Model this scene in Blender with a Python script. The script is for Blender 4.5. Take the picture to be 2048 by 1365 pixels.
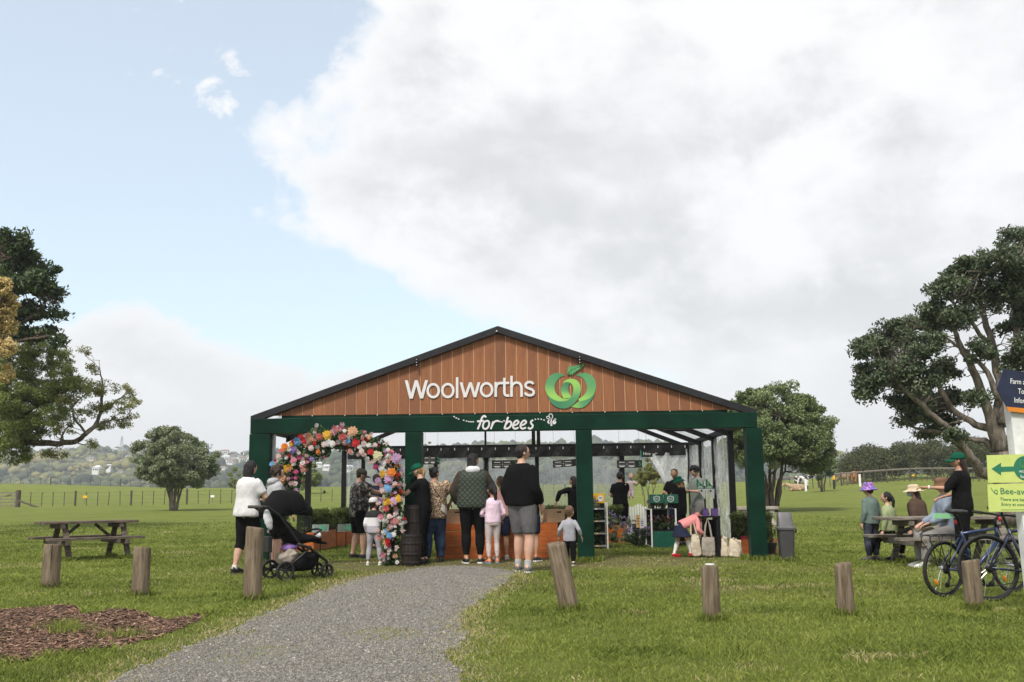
import bpy, bmesh, math, random
import numpy as np
from mathutils import Vector, Matrix, noise as mnoise
R = math.radians
sc = bpy.context.scene
for o in list(bpy.data.objects): bpy.data.objects.remove(o)
rng = np.random.default_rng(7); random.seed(7)
# ---------------------------------------------------------------- camera
CAMZ, PITCH, ROLL, FPX = 1.15, R(8.78), R(-0.6), 1991.0
cam_d = bpy.data.cameras.new('camera'); cam = bpy.data.objects.new('camera', cam_d); sc.collection.objects.link(cam)
cam_d.sensor_width = 36; cam_d.lens = 35.0; cam_d.clip_start = 0.1; cam_d.clip_end = 6000
CM = Matrix.Rotation(R(90) + PITCH, 3, 'X') @ Matrix.Rotation(ROLL, 3, 'Z')
cam.matrix_world = Matrix.Translation((0, 0, CAMZ)) @ CM.to_4x4()
sc.camera = cam
# ---------------------------------------------------------------- sky (world)
SUN_EL, SUN_AZ = R(52), R(205)      # azimuth measured clockwise from +Y (the view direction)
world = bpy.data.worlds.new('World'); sc.world = world; world.use_nodes = True
def build_sky():
    nt = world.node_tree; nt.nodes.clear(); L = nt.links
    def node(t, **k):
        n = nt.nodes.new(t)
        for a, b in k.items(): setattr(n, a, b)
        return n
    def put(sock, v):
        if hasattr(v, 'is_output'): L.new(v, sock)
        else: sock.default_value = v
    def m(op, a, b=0.0, c=None, clamp=False):
        n = node('ShaderNodeMath', operation=op, use_clamp=clamp); put(n.inputs[0], a); put(n.inputs[1], b)
        if c is not None: put(n.inputs[2], c)
        return n.outputs[0]
    def ss(x, lo, hi):
        n = node('ShaderNodeMapRange', interpolation_type='SMOOTHSTEP'); put(n.inputs[0], x); n.inputs[1].default_value = lo; n.inputs[2].default_value = hi
        return n.outputs[0]
    def mix(f, a, b):
        n = node('ShaderNodeMix', data_type='RGBA'); put(n.inputs[0], f); put(n.inputs[6], a); put(n.inputs[7], b); return n.outputs[2]
    def nz(vec, scale, detail, rough, dist=0.0):
        n = node('ShaderNodeTexNoise'); L.new(vec, n.inputs['Vector']); n.inputs['Scale'].default_value = scale
        n.inputs['Detail'].default_value = detail; n.inputs['Roughness'].default_value = rough; n.inputs['Distortion'].default_value = dist
        return n.outputs[0]
    sky = node('ShaderNodeTexSky', sky_type='NISHITA', sun_disc=False, sun_elevation=SUN_EL, sun_rotation=SUN_AZ)
    sky.air_density = 1.0; sky.dust_density = 1.2; sky.ozone_density = 0.6
    tc = node('ShaderNodeTexCoord'); sep = node('ShaderNodeSeparateXYZ'); L.new(tc.outputs['Generated'], sep.inputs[0])
    dx, dy, dz = sep.outputs
    az = m('MULTIPLY', m('ARCTAN2', dx, dy), 57.2958)
    el = m('MULTIPLY', m('ARCSINE', dz), 57.2958)
    mp = node('ShaderNodeMapping'); L.new(tc.outputs['Generated'], mp.inputs[0]); mp.inputs['Scale'].default_value = (1, 1, 1.45)
    V = mp.outputs[0]
    big = m('SUBTRACT', nz(V, 6.5, 9, 0.56, 0.15), 0.5)
    fine = m('SUBTRACT', nz(V, 15, 9, 0.62, 0.5), 0.5)
    # the great cloud bank: everything right of a slanting edge; a low cumulus line; a thin scatter in the blue
    k = m('SUBTRACT', 15.2, el)
    b = m('ADD', m('ADD', -16.0, m('MULTIPLY', m('MAXIMUM', m('SUBTRACT', el, 19.5), 0.0), 0.95)), m('MAXIMUM', m('MULTIPLY', k, 2.3), m('MULTIPLY', k, 0.22)))
    s1 = m('MULTIPLY', m('SUBTRACT', az, b), 0.17)
    s1 = m('MINIMUM', s1, 1.4)
    s1 = m('MAXIMUM', s1, m('MULTIPLY', m('SUBTRACT', -48, az), 0.08))
    g = m('POWER', 2.718, m('MULTIPLY', m('POWER', m('DIVIDE', m('ADD', az, 22.0), 7.0), 2.0), -1.0))
    h = m('ADD', 6.6, m('MULTIPLY', g, 4.4))
    s2 = m('MULTIPLY', m('SUBTRACT', h, el), 0.62)
    s3 = m('SUBTRACT', m('MULTIPLY', m('POWER', 2.718, m('MULTIPLY', m('ADD', m('POWER', m('DIVIDE', m('ADD', az, 17.5), 4.0), 2.0), m('POWER', m('DIVIDE', m('SUBTRACT', el, 24.5), 5.0), 2.0)), -1.0)), 1.05), 0.72)
    s = m('MAXIMUM', m('MAXIMUM', s1, s2), m('ADD', s3, m('MULTIPLY', fine, 2.2)))
    d = m('ADD', s, m('ADD', m('MULTIPLY', big, 3.4), m('MULTIPLY', fine, 1.7)))
    cover = ss(d, -0.30, 0.80)
    veil = m('MAXIMUM', m('MULTIPLY', cover, 0.97), m('ADD', 0.44, m('MULTIPLY', ss(el, 10.0, 1.0), 0.10)))
    # cloud body tone: bright edges, soft grey bases
    grey = m('ADD', m('MULTIPLY', nz(V, 3.1, 6, 0.5, 0.3), 1.0), m('MULTIPLY', m('SUBTRACT', nz(V, 9, 7, 0.6, 0.2), 0.5), 1.1))
    dens = ss(d, 0.25, 2.0)
    grey = m('ADD', grey, m('MULTIPLY', m('MINIMUM', m('MAXIMUM', az, -20.0), 30.0), 0.0035))
    gm = m('MULTIPLY', m('MULTIPLY', ss(grey, 0.36, 0.66), dens), ss(el, 2.0, 12.0))
    cloudc = mix(gm, (4.28, 4.29, 4.31, 1), (3.16, 3.19, 3.25, 1))
    tint = node('ShaderNodeMix', data_type='RGBA', blend_type='MULTIPLY'); tint.inputs[0].default_value = 1.0; L.new(sky.outputs[0], tint.inputs[6]); tint.inputs[7].default_value = (0.90, 1.0, 0.93, 1)
    col = mix(veil, tint.outputs[2], cloudc)
    ground = ss(el, -1.0, 0.0)
    bg = node('ShaderNodeBackground'); L.new(col, bg.inputs[0]); bg.inputs[1].default_value = SKY
    out = node('ShaderNodeOutputWorld'); L.new(bg.outputs[0], out.inputs[0])
SKY = 0.125
build_sky()
sun_d = bpy.data.lights.new('sun', 'SUN'); sun_d.energy = 2.3; sun_d.angle = R(12); sun_d.color = (1.0, 0.95, 0.87)
sun = bpy.data.objects.new('sun', sun_d); sc.collection.objects.link(sun)
_sd = Vector((math.sin(SUN_AZ) * math.cos(SUN_EL), math.cos(SUN_AZ) * math.cos(SUN_EL), math.sin(SUN_EL)))
sun.rotation_euler = _sd.to_track_quat('Z', 'Y').to_euler()
vs = sc.view_settings; vs.view_transform = 'Standard'; vs.look = 'None'; vs.exposure = 0.97; vs.gamma = 1.0; vs.use_curve_mapping = False
cy = sc.cycles; cy.use_denoising = True; cy.max_bounces = 8; cy.transparent_max_bounces = 24; cy.diffuse_bounces = 3; cy.glossy_bounces = 3
cy.volume_bounces = 0; cy.caustics_reflective = False; cy.caustics_refractive = False; cy.sample_clamp_indirect = 6
# ---------------------------------------------------------------- terrain height, pixel helpers (used to lay the place out)
_py = [-200, 28, 62, 80, 110, 140, 160, 235, 330, 600, 6000]
_pz = [0, 0, .35, .6, 1.4, 2.5, 2.75, -4, -12, -14, -14]
def sstep(a, b, x):
    t = np.clip((x - a) / (b - a), 0, 1); return t * t * (3 - 2 * t)
def gz(x, y):
    x = np.asarray(x, float); y = np.asarray(y, float)
    z = (np.interp(y - 6, _py, _pz) + 2 * np.interp(y, _py, _pz) + np.interp(y + 6, _py, _pz)) / 4
    a = x / np.maximum(y, 1)
    z = z + 1.0 * sstep(.2, .42, a) * sstep(40, 95, y) * (1 - sstep(200, 300, y)) + .9 * sstep(.3, .52, -a) * sstep(90, 140, y) * (1 - sstep(170, 240, y))
    z = z + (np.sin(x * .31 + y * .13) * np.sin(y * .21 - x * .05)) * .05 * sstep(28, 45, y)
    return z
def gzs(x, y): return float(gz(x, y))
def ray(px, py):
    d = CM @ Vector(((px - 1024) / FPX, (682.5 - py) / FPX, -1)); return d
def P(px, py, Y):
    d = ray(px, py); t = Y / d.y; return Vector((d.x * t, Y, CAMZ + d.z * t))
def G(px, py):
    d = ray(px, py)
    t = 3.0
    for i in range(3000):
        x, y, z = d.x * t, d.y * t, CAMZ + d.z * t
        h = z - gzs(x, y)
        if h < 0.002: break
        t += max(.01, min(h * 1.5, .8))
        if t > 400: break
    return Vector((d.x * t, d.y * t, gzs(d.x * t, d.y * t)))
def PXM(Y): return Y / FPX          # metres per photo pixel at depth Y
# ---------------------------------------------------------------- mesh helpers
COL = sc.collection
class MB:
    def __init__(s): s.v = []; s.f = []; s.m = []
    def add(s, vs_, fs_, mi=0):
        o = len(s.v); s.v.extend(tuple(q) for q in vs_)
        for f in fs_: s.f.append(tuple(i + o for i in f)); s.m.append(mi)
        return s
    def box(s, c, size, rot=None, mi=0, taper=1.0):
        c = Vector(c); hx, hy, hz = size[0] / 2, size[1] / 2, size[2] / 2
        vs_ = [Vector((x * hx * (taper if z > 0 else 1), y * hy * (taper if z > 0 else 1), z * hz)) for z in (-1, 1) for y in (-1, 1) for x in (-1, 1)]
        if rot is not None: vs_ = [rot @ q for q in vs_]
        return s.add([q + c for q in vs_], [(0, 2, 3, 1), (4, 5, 7, 6), (0, 1, 5, 4), (2, 6, 7, 3), (0, 4, 6, 2), (1, 3, 7, 5)], mi)
    def bar(s, a, b, w, d, up=(0, 0, 1), mi=0):
        a = Vector(a); b = Vector(b); t = (b - a); ln = t.length; t.normalize(); up = Vector(up)
        if abs(t.dot(up)) > .98: up = Vector((0, 1, 0))
        x = t.cross(up).normalized(); z = x.cross(t).normalized()
        rot = Matrix((x, t, z)).transposed()
        return s.box((a + b) / 2, (w, ln, d), rot, mi)
    def tube(s, path, radii, n=10, mi=0, cap=True, flat=(1, 1), up=None):
        path = [Vector(p) for p in path]
        if not hasattr(radii, '__len__'): radii = [radii] * len(path)
        o = len(s.v); prev = None
        for i, p in enumerate(path):
            t = (path[min(i + 1, len(path) - 1)] - path[max(i - 1, 0)])
            t = t.normalized() if t.length > 1e-9 else Vector((0, 0, 1))
            if prev is None:
                u = Vector(up) if up is not None else (Vector((1, 0, 0)) if abs(t.x) < .9 else Vector((0, 1, 0)))
            else: u = prev
            x = (u - t * u.dot(t)).normalized(); y = t.cross(x); prev = x
            r = radii[i]
            for k in range(n):
                a = 2 * math.pi * k / n
                q = p + x * (math.cos(a) * r * flat[0]) + y * (math.sin(a) * r * flat[1]); s.v.append(tuple(q))
        for i in range(len(path) - 1):
            for k in range(n):
                k2 = (k + 1) % n
                s.f.append((o + i * n + k, o + i * n + k2, o + (i + 1) * n + k2, o + (i + 1) * n + k)); s.m.append(mi)
        if cap:
            s.f.append(tuple(o + k for k in reversed(range(n)))); s.m.append(mi)
            e = o + (len(path) - 1) * n; s.f.append(tuple(e + k for k in range(n))); s.m.append(mi)
        return s
    def loft(s, rings, n=16, mi=0, cap=True, power=2.0):
        # rings: (centre, xaxis, yaxis, rx, ry)
        o = len(s.v)
        for (c, xa, ya, rx, ry) in rings:
            for k in range(n):
                a = 2 * math.pi * k / n; ca, sa = math.cos(a), math.sin(a)
                e = 2 / power
                cx = math.copysign(abs(ca) ** e, ca); sy = math.copysign(abs(sa) ** e, sa)
                s.v.append(tuple(Vector(c) + Vector(xa) * (cx * rx) + Vector(ya) * (sy * ry)))
        for i in range(len(rings) - 1):
            for k in range(n):
                k2 = (k + 1) % n
                s.f.append((o + i * n + k, o + i * n + k2, o + (i + 1) * n + k2, o + (i + 1) * n + k)); s.m.append(mi)
        if cap:
            s.f.append(tuple(o + k for k in reversed(range(n)))); s.m.append(mi)
            e = o + (len(rings) - 1) * n; s.f.append(tuple(e + k for k in range(n))); s.m.append(mi)
        return s
    def lathe(s, prof, c=(0, 0, 0), n=24, mi=0, sx=1, sy=1, cap=True, rot=None):
        c = Vector(c); rg = []
        xa, ya, za = Vector((1, 0, 0)), Vector((0, 1, 0)), Vector((0, 0, 1))
        if rot is not None: xa, ya, za = rot @ xa, rot @ ya, rot @ za
        for r, z in prof: rg.append((c + za * z, xa, ya, max(r, 1e-4) * sx, max(r, 1e-4) * sy))
        return s.loft(rg, n, mi, cap)
    def ball(s, c, r, n=12, mi=0, rot=None):
        if not hasattr(r, '__len__'): r = (r, r, r)
        c = Vector(c); rg = []
        xa, ya, za = Vector((1, 0, 0)), Vector((0, 1, 0)), Vector((0, 0, 1))
        if rot is not None: xa, ya, za = rot @ xa, rot @ ya, rot @ za
        m_ = max(4, n // 2)
        for i in range(m_ + 1):
            a = -math.pi / 2 + math.pi * i / m_; cr = max(math.cos(a), .02)
            rg.append((c + za * (math.sin(a) * r[2]), xa, ya, cr * r[0], cr * r[1]))
        return s.loft(rg, n, mi)
    def prism(s, poly, o, ux, uy, depth, mi=0):
        # 2D polygon extruded along ux x uy
        o = Vector(o); ux = Vector(ux); uy = Vector(uy); nn = ux.cross(uy).normalized() * depth
        k = len(poly); a = [o + ux * p[0] + uy * p[1] for p in poly]
        return s.add(a + [q + nn for q in a], [tuple(reversed(range(k))), tuple(range(k, 2 * k))] + [(i, (i + 1) % k, k + (i + 1) % k, k + i) for i in range(k)], mi)
    def mesh(s, name='mesh'):
        me = bpy.data.meshes.new(name); me.from_pydata(s.v, [], s.f); me.update()
        if any(s.m): me.polygons.foreach_set('material_index', s.m)
        return me
    def build(s, name, mats, parent=None, smooth=False, bevel=0, loc=None, autosmooth=None):
        return link(name, s.mesh(name), mats, parent, smooth, bevel, loc, autosmooth)
def link(name, me, mats, parent=None, smooth=False, bevel=0, loc=None, autosmooth=None):
    o = bpy.data.objects.new(name, me); COL.objects.link(o)
    if not isinstance(mats, (list, tuple)): mats = [mats]
    if len(me.materials) == 0:
        for q in mats: me.materials.append(q)
    if smooth: me.polygons.foreach_set('use_smooth', [True] * len(me.polygons))
    if autosmooth: me.set_sharp_from_angle(angle=R(autosmooth))
    if bevel:
        b = o.modifiers.new('bevel', 'BEVEL'); b.width = bevel; b.segments = 2; b.limit_method = 'ANGLE'
    if parent is not None: o.parent = parent
    if loc is not None: o.location = loc
    return o
def tag(o, label=None, cat=None, group=None, kind=None):
    if label: o['label'] = label
    if cat: o['category'] = cat
    if group: o['group'] = group
    if kind: o['kind'] = kind
    return o
def thing(name, label, cat, loc=(0, 0, 0), rz=0, group=None):
    o = bpy.data.objects.new(name, None); COL.objects.link(o); o.empty_display_size = .1
    o.location = loc; o.rotation_euler = (0, 0, rz); return tag(o, label, cat, group)
def npmesh(name, V, F, attrs=None):
    # V (n,3), F (m,k) equal-size faces
    me = bpy.data.meshes.new(name); n, k = F.shape
    me.vertices.add(len(V)); me.vertices.foreach_set('co', V.astype(np.float32).ravel())
    me.loops.add(n * k); me.loops.foreach_set('vertex_index', F.astype(np.int32).ravel())
    me.polygons.add(n); me.polygons.foreach_set('loop_start', (np.arange(n) * k).astype(np.int32))
    if attrs:
        for nm, arr in attrs.items():
            a = me.attributes.new(nm, 'FLOAT', 'POINT'); a.data.foreach_set('value', arr.astype(np.float32))
    me.update(calc_edges=True); return me
# ---------------------------------------------------------------- materials
MATS = {}
class NT:
    def __init__(s, name):
        s.mat = bpy.data.materials.new(name); s.mat.use_nodes = True; s.nt = s.mat.node_tree; s.L = s.nt.links
        s.b = s.nt.nodes['Principled BSDF']; s.out = s.nt.nodes['Material Output']
        s.tc = s.nt.nodes.new('ShaderNodeTexCoord')
    def node(s, t, **k):
        n = s.nt.nodes.new(t)
        for a, b in k.items(): setattr(n, a, b)
        return n
    def put(s, sock, v):
        if hasattr(v, 'is_output'): s.L.new(v, sock)
        else:
            if hasattr(sock.default_value, '__len__') and hasattr(v, '__len__') and len(v) == 3 and len(sock.default_value) == 4: v = (*v, 1)
            sock.default_value = v
    def vec(s, coord='Object', scale=(1, 1, 1), rot=(0, 0, 0)):
        mp = s.node('ShaderNodeMapping'); s.L.new(s.tc.outputs[coord] if coord != 'World' else s.node('ShaderNodeNewGeometry').outputs['Position'], mp.inputs[0])
        mp.inputs['Scale'].default_value = scale; mp.inputs['Rotation'].default_value = rot; return mp.outputs[0]
    def noise(s, v, scale, detail=4, rough=.55, dist=0):
        n = s.node('ShaderNodeTexNoise'); s.L.new(v, n.inputs['Vector']); n.inputs['Scale'].default_value = scale
        n.inputs['Detail'].default_value = detail; n.inputs['Roughness'].default_value = rough; n.inputs['Distortion'].default_value = dist; return n.outputs[0]
    def voro(s, v, scale, feature='F1', out=0, rnd=1.0):
        n = s.node('ShaderNodeTexVoronoi', feature=feature); s.L.new(v, n.inputs['Vector']); n.inputs['Scale'].default_value = scale; n.inputs['Randomness'].default_value = rnd; return n.outputs[out]
    def math(s, op, a, b=0.0):
        n = s.node('ShaderNodeMath', operation=op); s.put(n.inputs[0], a); s.put(n.inputs[1], b); return n.outputs[0]
    def ramp(s, x, lo, hi, a=0, b=1, smooth=True):
        n = s.node('ShaderNodeMapRange'); n.interpolation_type = 'SMOOTHSTEP' if smooth else 'LINEAR'; s.put(n.inputs[0], x)
        for i, q in enumerate((lo, hi, a, b)): n.inputs[i + 1].default_value = q
        return n.outputs[0]
    def mix(s, f, a, b):
        n = s.node('ShaderNodeMix', data_type='RGBA'); s.put(n.inputs[0], f); s.put(n.inputs[6], a); s.put(n.inputs[7], b); return n.outputs[2]
    def cramp(s, x, stops, const=False):
        n = s.node('ShaderNodeValToRGB'); s.put(n.inputs[0], x); cr = n.color_ramp
        if const: cr.interpolation = 'CONSTANT'
        while len(cr.elements) < len(stops): cr.elements.new(.5)
        for e, (p, c) in zip(cr.elements, stops): e.position = p; e.color = (*c, 1)
        return n.outputs[0]
    def bump(s, h, strength=.3, dist=.01):
        n = s.node('ShaderNodeBump'); s.put(n.inputs['Height'], h); n.inputs['Strength'].default_value = strength; n.inputs['Distance'].default_value = dist
        s.L.new(n.outputs[0], s.b.inputs['Normal'])
    def col(s, c): s.put(s.b.inputs['Base Color'], c)
    def set(s, **k):
        for a, b in k.items(): s.put(s.b.inputs[a.replace('_', ' ')], b)
        return s
def M(name, col, rough=.6, var=.18, scale=6, bump=0, bscale=60, metal=0, spec=.4, stretch=(1, 1, 1), col2=None, bdist=.01):
    if name in MATS: return MATS[name]
    t = NT(name); v = t.vec('Object', stretch)
    n = t.noise(v, scale, 5, .6)
    c2 = col2 if col2 else tuple(q * (1 - var * 1.6) for q in col); c1 = tuple(min(1, q * (1 + var)) for q in col)
    t.col(t.mix(t.ramp(n, .3, .7), c2, c1)); t.set(Roughness=rough, Metallic=metal); t.b.inputs['Specular IOR Level'].default_value = spec
    if bump: t.bump(t.noise(v, bscale, 4, .6), bump, bdist)
    MATS[name] = t.mat; return t.mat
# ================================================================ ground
def mat_ground():
    t = NT('pasture'); v = t.vec('World')
    a = t.noise(v, .35, 4, .6); b = t.noise(v, 2.2, 5, .65); c = t.noise(v, 14, 5, .7); f = t.noise(v, 70, 4, .7); far = t.noise(t.vec('World', (.12, .5, 1)), 1.0, 5, .6)
    base = t.mix(t.ramp(b, .3, .7), (.098, .130, .021), (.168, .21, .040))
    base = t.mix(t.math('MULTIPLY', t.ramp(a, .35, .65), .55), base, (.195, .225, .045))
    base = t.mix(t.math('MULTIPLY', t.ramp(far, .40, .62), .4), base, (.205, .21, .056))
    base = t.mix(t.math('MULTIPLY', t.ramp(c, .48, .72), .45), base, (.055, .08, .015))
    base = t.mix(t.math('MULTIPLY', t.ramp(f, .5, .75), .35), base, (.20, .215, .065))
    # worn, trampled soil and straw where people queue and inside the tent (a stain with its own shape)
    geo = t.node('ShaderNodeNewGeometry'); sep = t.node('ShaderNodeSeparateXYZ'); t.L.new(geo.outputs['Position'], sep.inputs[0])
    def blob(cx, cy, rx, ry):
        return t.math('SUBTRACT', 1.0, t.math('ADD', t.math('POWER', t.math('DIVIDE', t.math('SUBTRACT', sep.outputs[0], cx), rx), 2.0), t.math('POWER', t.math('DIVIDE', t.math('SUBTRACT', sep.outputs[1], cy), ry), 2.0)))
    w = blob(-.3, 17.2, 5.2, 2.0)
    for q in ((-2.8, 15.4, 2.6, 2.6), (1.6, 19.5, 3.2, 4.5), (5.2, 15.2, 4.0, 1.2), (-.6, 13.6, 2.6, 2.0), (3.4, 12.2, 3.0, 1.2)): w = t.math('MAXIMUM', w, blob(*q))
    w = t.math('ADD', w, t.math('MULTIPLY', t.math('SUBTRACT', t.noise(v, 1.6, 8, .75), .5), 3.2))
    wm = t.ramp(w, .15, 1.0)
    worn = t.mix(t.ramp(c, .35, .65), (.125, .098, .052), (.21, .18, .085))
    base = t.mix(t.math('MULTIPLY', wm, .85), base, worn)
    t.col(base); t.set(Roughness=.95); t.b.inputs['Specular IOR Level'].default_value = .1
    t.bump(t.math('ADD', t.math('MULTIPLY', c, .6), f), .9, .05)
    return t.mat
ys = np.concatenate([np.arange(-30, 60, 1.5), np.geomspace(60, 400, 90), np.geomspace(410, 5000, 30)])
us = np.linspace(-1, 1, 141)
XX = us[None, :] * (25 + np.maximum(ys, 0)[:, None] * 1.1 + 30 * (ys[:, None] < 30)); YY = np.repeat(ys[:, None], len(us), 1)
V = np.stack([XX, YY, gz(XX, YY)], -1).reshape(-1, 3)
nr, nc = XX.shape; i = np.arange((nr - 1) * (nc - 1)); r_, c_ = i // (nc - 1), i % (nc - 1)
F = np.stack([r_ * nc + c_, r_ * nc + c_ + 1, (r_ + 1) * nc + c_ + 1, (r_ + 1) * nc + c_], 1)
tag(link('ground', npmesh('ground', V, F), mat_ground(), smooth=True), kind='structure')

def inside(px, py, poly):
    x = np.asarray(px); y = np.asarray(py); n = len(poly); r = np.zeros(x.shape, bool)
    for i in range(n):
        x0, y0 = poly[i]; x1, y1 = poly[(i + 1) % n]
        c = ((y0 > y) != (y1 > y)) & (x < (x1 - x0) * (y - y0) / (y1 - y0 + 1e-12) + x0); r ^= c
    return r
def smooth_poly(pts, sub=10, jit=.05, seed=1):
    rg = np.random.default_rng(seed); out = []
    n = len(pts)
    for i in range(n):
        p0, p1, p2, p3 = [np.array(pts[(i + k - 1) % n]) for k in range(4)]
        for s in range(sub):
            t = s / sub
            q = .5 * ((2 * p1) + (-p0 + p2) * t + (2 * p0 - 5 * p1 + 4 * p2 - p3) * t * t + (-p0 + 3 * p1 - 3 * p2 + p3) * t ** 3)
            out.append(tuple(q + rg.normal(0, jit, 2)))
    return out
def gpts(px): return [(G(a, b).x, G(a, b).y) for a, b in px]
PATH = smooth_poly(gpts([(215, 1364), (335, 1312), (480, 1252), (600, 1198), (700, 1162), (800, 1143), (880, 1134), (955, 1134), (1025, 1144), (1012, 1162), (975, 1190), (925, 1232), (935, 1275), (892, 1308), (918, 1364)]) + [(-.35, 4.0), (-1.0, 1.0), (-3.2, 1.0), (-3.0, 4.0)], 14, .022, 3)
MULCH = smooth_poly(gpts([(60, 1216), (148, 1212), (165, 1229), (240, 1219), (290, 1226), (332, 1240), (404, 1229), (398, 1243), (350, 1262), (275, 1286), (180, 1303), (80, 1318), (0, 1326)]) + [(-6.0, 6.6), (-7.5, 7.5), (-7.0, 9.5)], 10, .02, 4)
TUFT = smooth_poly(gpts([(690, 1272), (760, 1257), (835, 1262), (852, 1272), (800, 1282), (720, 1284)]), 8, .03, 5)
TUFT2 = smooth_poly(gpts([(430, 1318), (520, 1292), (600, 1296), (560, 1320), (480, 1334)]), 8, .05, 6)
def sheet(name, poly, z, mat):
    bm = bmesh.new(); vs_ = [bm.verts.new((x, y, z)) for x, y in poly]
    f = bm.faces.new(vs_); bmesh.ops.triangulate(bm, faces=[f]); bmesh.ops.recalc_face_normals(bm, faces=bm.faces)
    me = bpy.data.meshes.new(name); bm.to_mesh(me); bm.free()
    if me.polygons[0].normal.z < 0: me.flip_normals()
    return link(name, me, mat)
t = NT('gravel_bed'); v = t.vec('World'); a = t.noise(v, 1.1, 5, .6); b = t.noise(v, 90, 3, .7); c = t.voro(v, 75)
cc = t.mix(t.ramp(b, .3, .7), (.13, .122, .110), (.30, .285, .26)); cc = t.mix(t.math('MULTIPLY', t.ramp(a, .45, .7), .55), cc, (.24, .205, .145))
t.col(cc); t.set(Roughness=.95); t.bump(t.math('ADD', c, b), .9, .02); m_gravel = t.mat
tag(sheet('gravel_path', PATH, .004, m_gravel), kind='structure')
t = NT('mulch_bed'); v = t.vec('World'); b = t.noise(t.vec('World', (1, 2.2, 1)), 45, 4, .7)
t.col(t.mix(t.ramp(b, .3, .7), (.06, .031, .020), (.18, .10, .062))); t.set(Roughness=.95); t.bump(b, 1, .04); m_mulch = t.mat
tag(sheet('mulch_bed', MULCH, .005, m_mulch), kind='structure')
def attr_mat(name, stops, rough=.8, trans=0.0, attr='rnd', spec=.3, wn=None):
    t = NT(name); at = t.node('ShaderNodeAttribute'); at.attribute_name = attr
    c = t.cramp(at.outputs['Fac'], stops)
    if wn:
        n = t.noise(t.vec('World'), wn[0], 4, .6); c = t.mix(t.math('MULTIPLY', t.ramp(n, .4, .66), wn[1]), c, wn[2])
    t.col(c); t.set(Roughness=rough); t.b.inputs['Specular IOR Level'].default_value = spec
    if trans:
        tr = t.node('ShaderNodeBsdfTranslucent'); t.L.new(c, tr.inputs[0]); mx = t.node('ShaderNodeMixShader'); mx.inputs[0].default_value = trans
        t.L.new(t.b.outputs[0], mx.inputs[1]); t.L.new(tr.outputs[0], mx.inputs[2]); t.L.new(mx.outputs[0], t.out.inputs[0])
    return t.mat
def scatter_in(poly, n, rg):
    p = np.array(poly); lo, hi = p.min(0), p.max(0); lo = np.maximum(lo, [-9, 5.2]); out = []
    while sum(len(q) for q in out) < n:
        s = lo + rg.random((n * 2, 2)) * (hi - lo)
        # denser close to the camera
        keep = rg.random(len(s)) < np.minimum(1, (8.0 / s[:, 1]) ** 1.2)
        s = s[keep]; out.append(s[inside(s[:, 0], s[:, 1], poly)])
    return np.concatenate(out)[:n]
# gravel stones
n = 78000; rg = np.random.default_rng(11); pts = scatter_in(PATH, n, rg)
kill = (inside(pts[:, 0], pts[:, 1], TUFT) | inside(pts[:, 0], pts[:, 1], TUFT2)) & (rg.random(len(pts)) < .8); pts = pts[~kill]; n = len(pts)
oc = np.array([(1, 0, 0), (-1, 0, 0), (0, 1, 0), (0, -1, 0), (0, 0, 1), (0, 0, -1)], float)
oc[:4, 2] = -.35; of = np.array([(0, 2, 4), (2, 1, 4), (1, 3, 4), (3, 0, 4)])
_st = rg.random(n) < .045; _e = np.array(PATH)[rg.integers(0, len(PATH), n)] + rg.normal(0, .13, (n, 2)); pts = np.where((_st & (_e[:, 1] > 5.3))[:, None], _e, pts)
sz = rg.lognormal(math.log(.0062), .36, n); S = oc[None] * (sz[:, None, None] * rg.uniform(.6, 1.25, (n, 6, 3))); S[..., 2] *= .7
an = rg.uniform(0, 6.28, n); ca, sa = np.cos(an)[:, None], np.sin(an)[:, None]
x = S[..., 0] * ca - S[..., 1] * sa; y = S[..., 0] * sa + S[..., 1] * ca
V = np.stack([x + pts[:, :1], y + pts[:, 1:2], S[..., 2] + .006 + sz[:, None] * .25], -1).reshape(-1, 3)
F = (of[None] + (np.arange(n) * 6)[:, None, None]).reshape(-1, 3)
m_stone = attr_mat('gravel_stone', [(0, (.080, .074, .066)), (.4, (.145, .135, .120)), (.8, (.210, .196, .174)), (.97, (.27, .25, .215)), (1, (.36, .345, .315))], .9)
tag(link('gravel', npmesh('gravel', V, F, {'rnd': np.repeat(rg.random(n), 6)}), m_stone), 'loose grey gravel stones on the path', 'gravel', kind='stuff')
# bark chips
n = 42000; pts = scatter_in(MULCH, n, rg)
L_ = rg.lognormal(math.log(.0145), .5, n); W_ = L_ * rg.uniform(.18, .45, n); an = rg.uniform(0, 6.28, n); ti = rg.normal(0, .35, n)
q = np.array([(-1, -1), (1, -.7), (1, .8), (-1, 1)], float)
lx = q[None, :, 0] * L_[:, None]; ly = q[None, :, 1] * W_[:, None]; lz = lx * np.sin(ti)[:, None] + rg.normal(0, .002, (n, 4))
x = lx * np.cos(an)[:, None] - ly * np.sin(an)[:, None]; y = lx * np.sin(an)[:, None] + ly * np.cos(an)[:, None]
V = np.stack([x + pts[:, :1], y + pts[:, 1:], lz * .6 + .008 + rg.random((n, 1)) * .010], -1).reshape(-1, 3); F = np.arange(n * 4).reshape(-1, 4)
m_chip = attr_mat('bark_chip', [(0, (.05, .026, .017)), (.45, (.13, .068, .043)), (.8, (.22, .125, .08)), (1, (.40, .27, .18))], .9)
tag(link('bark_chips', npmesh('bark_chips', V, F, {'rnd': np.repeat(rg.random(n), 4)}), m_chip), 'reddish brown bark chips covering the bed', 'bark chips', kind='stuff')
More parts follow.
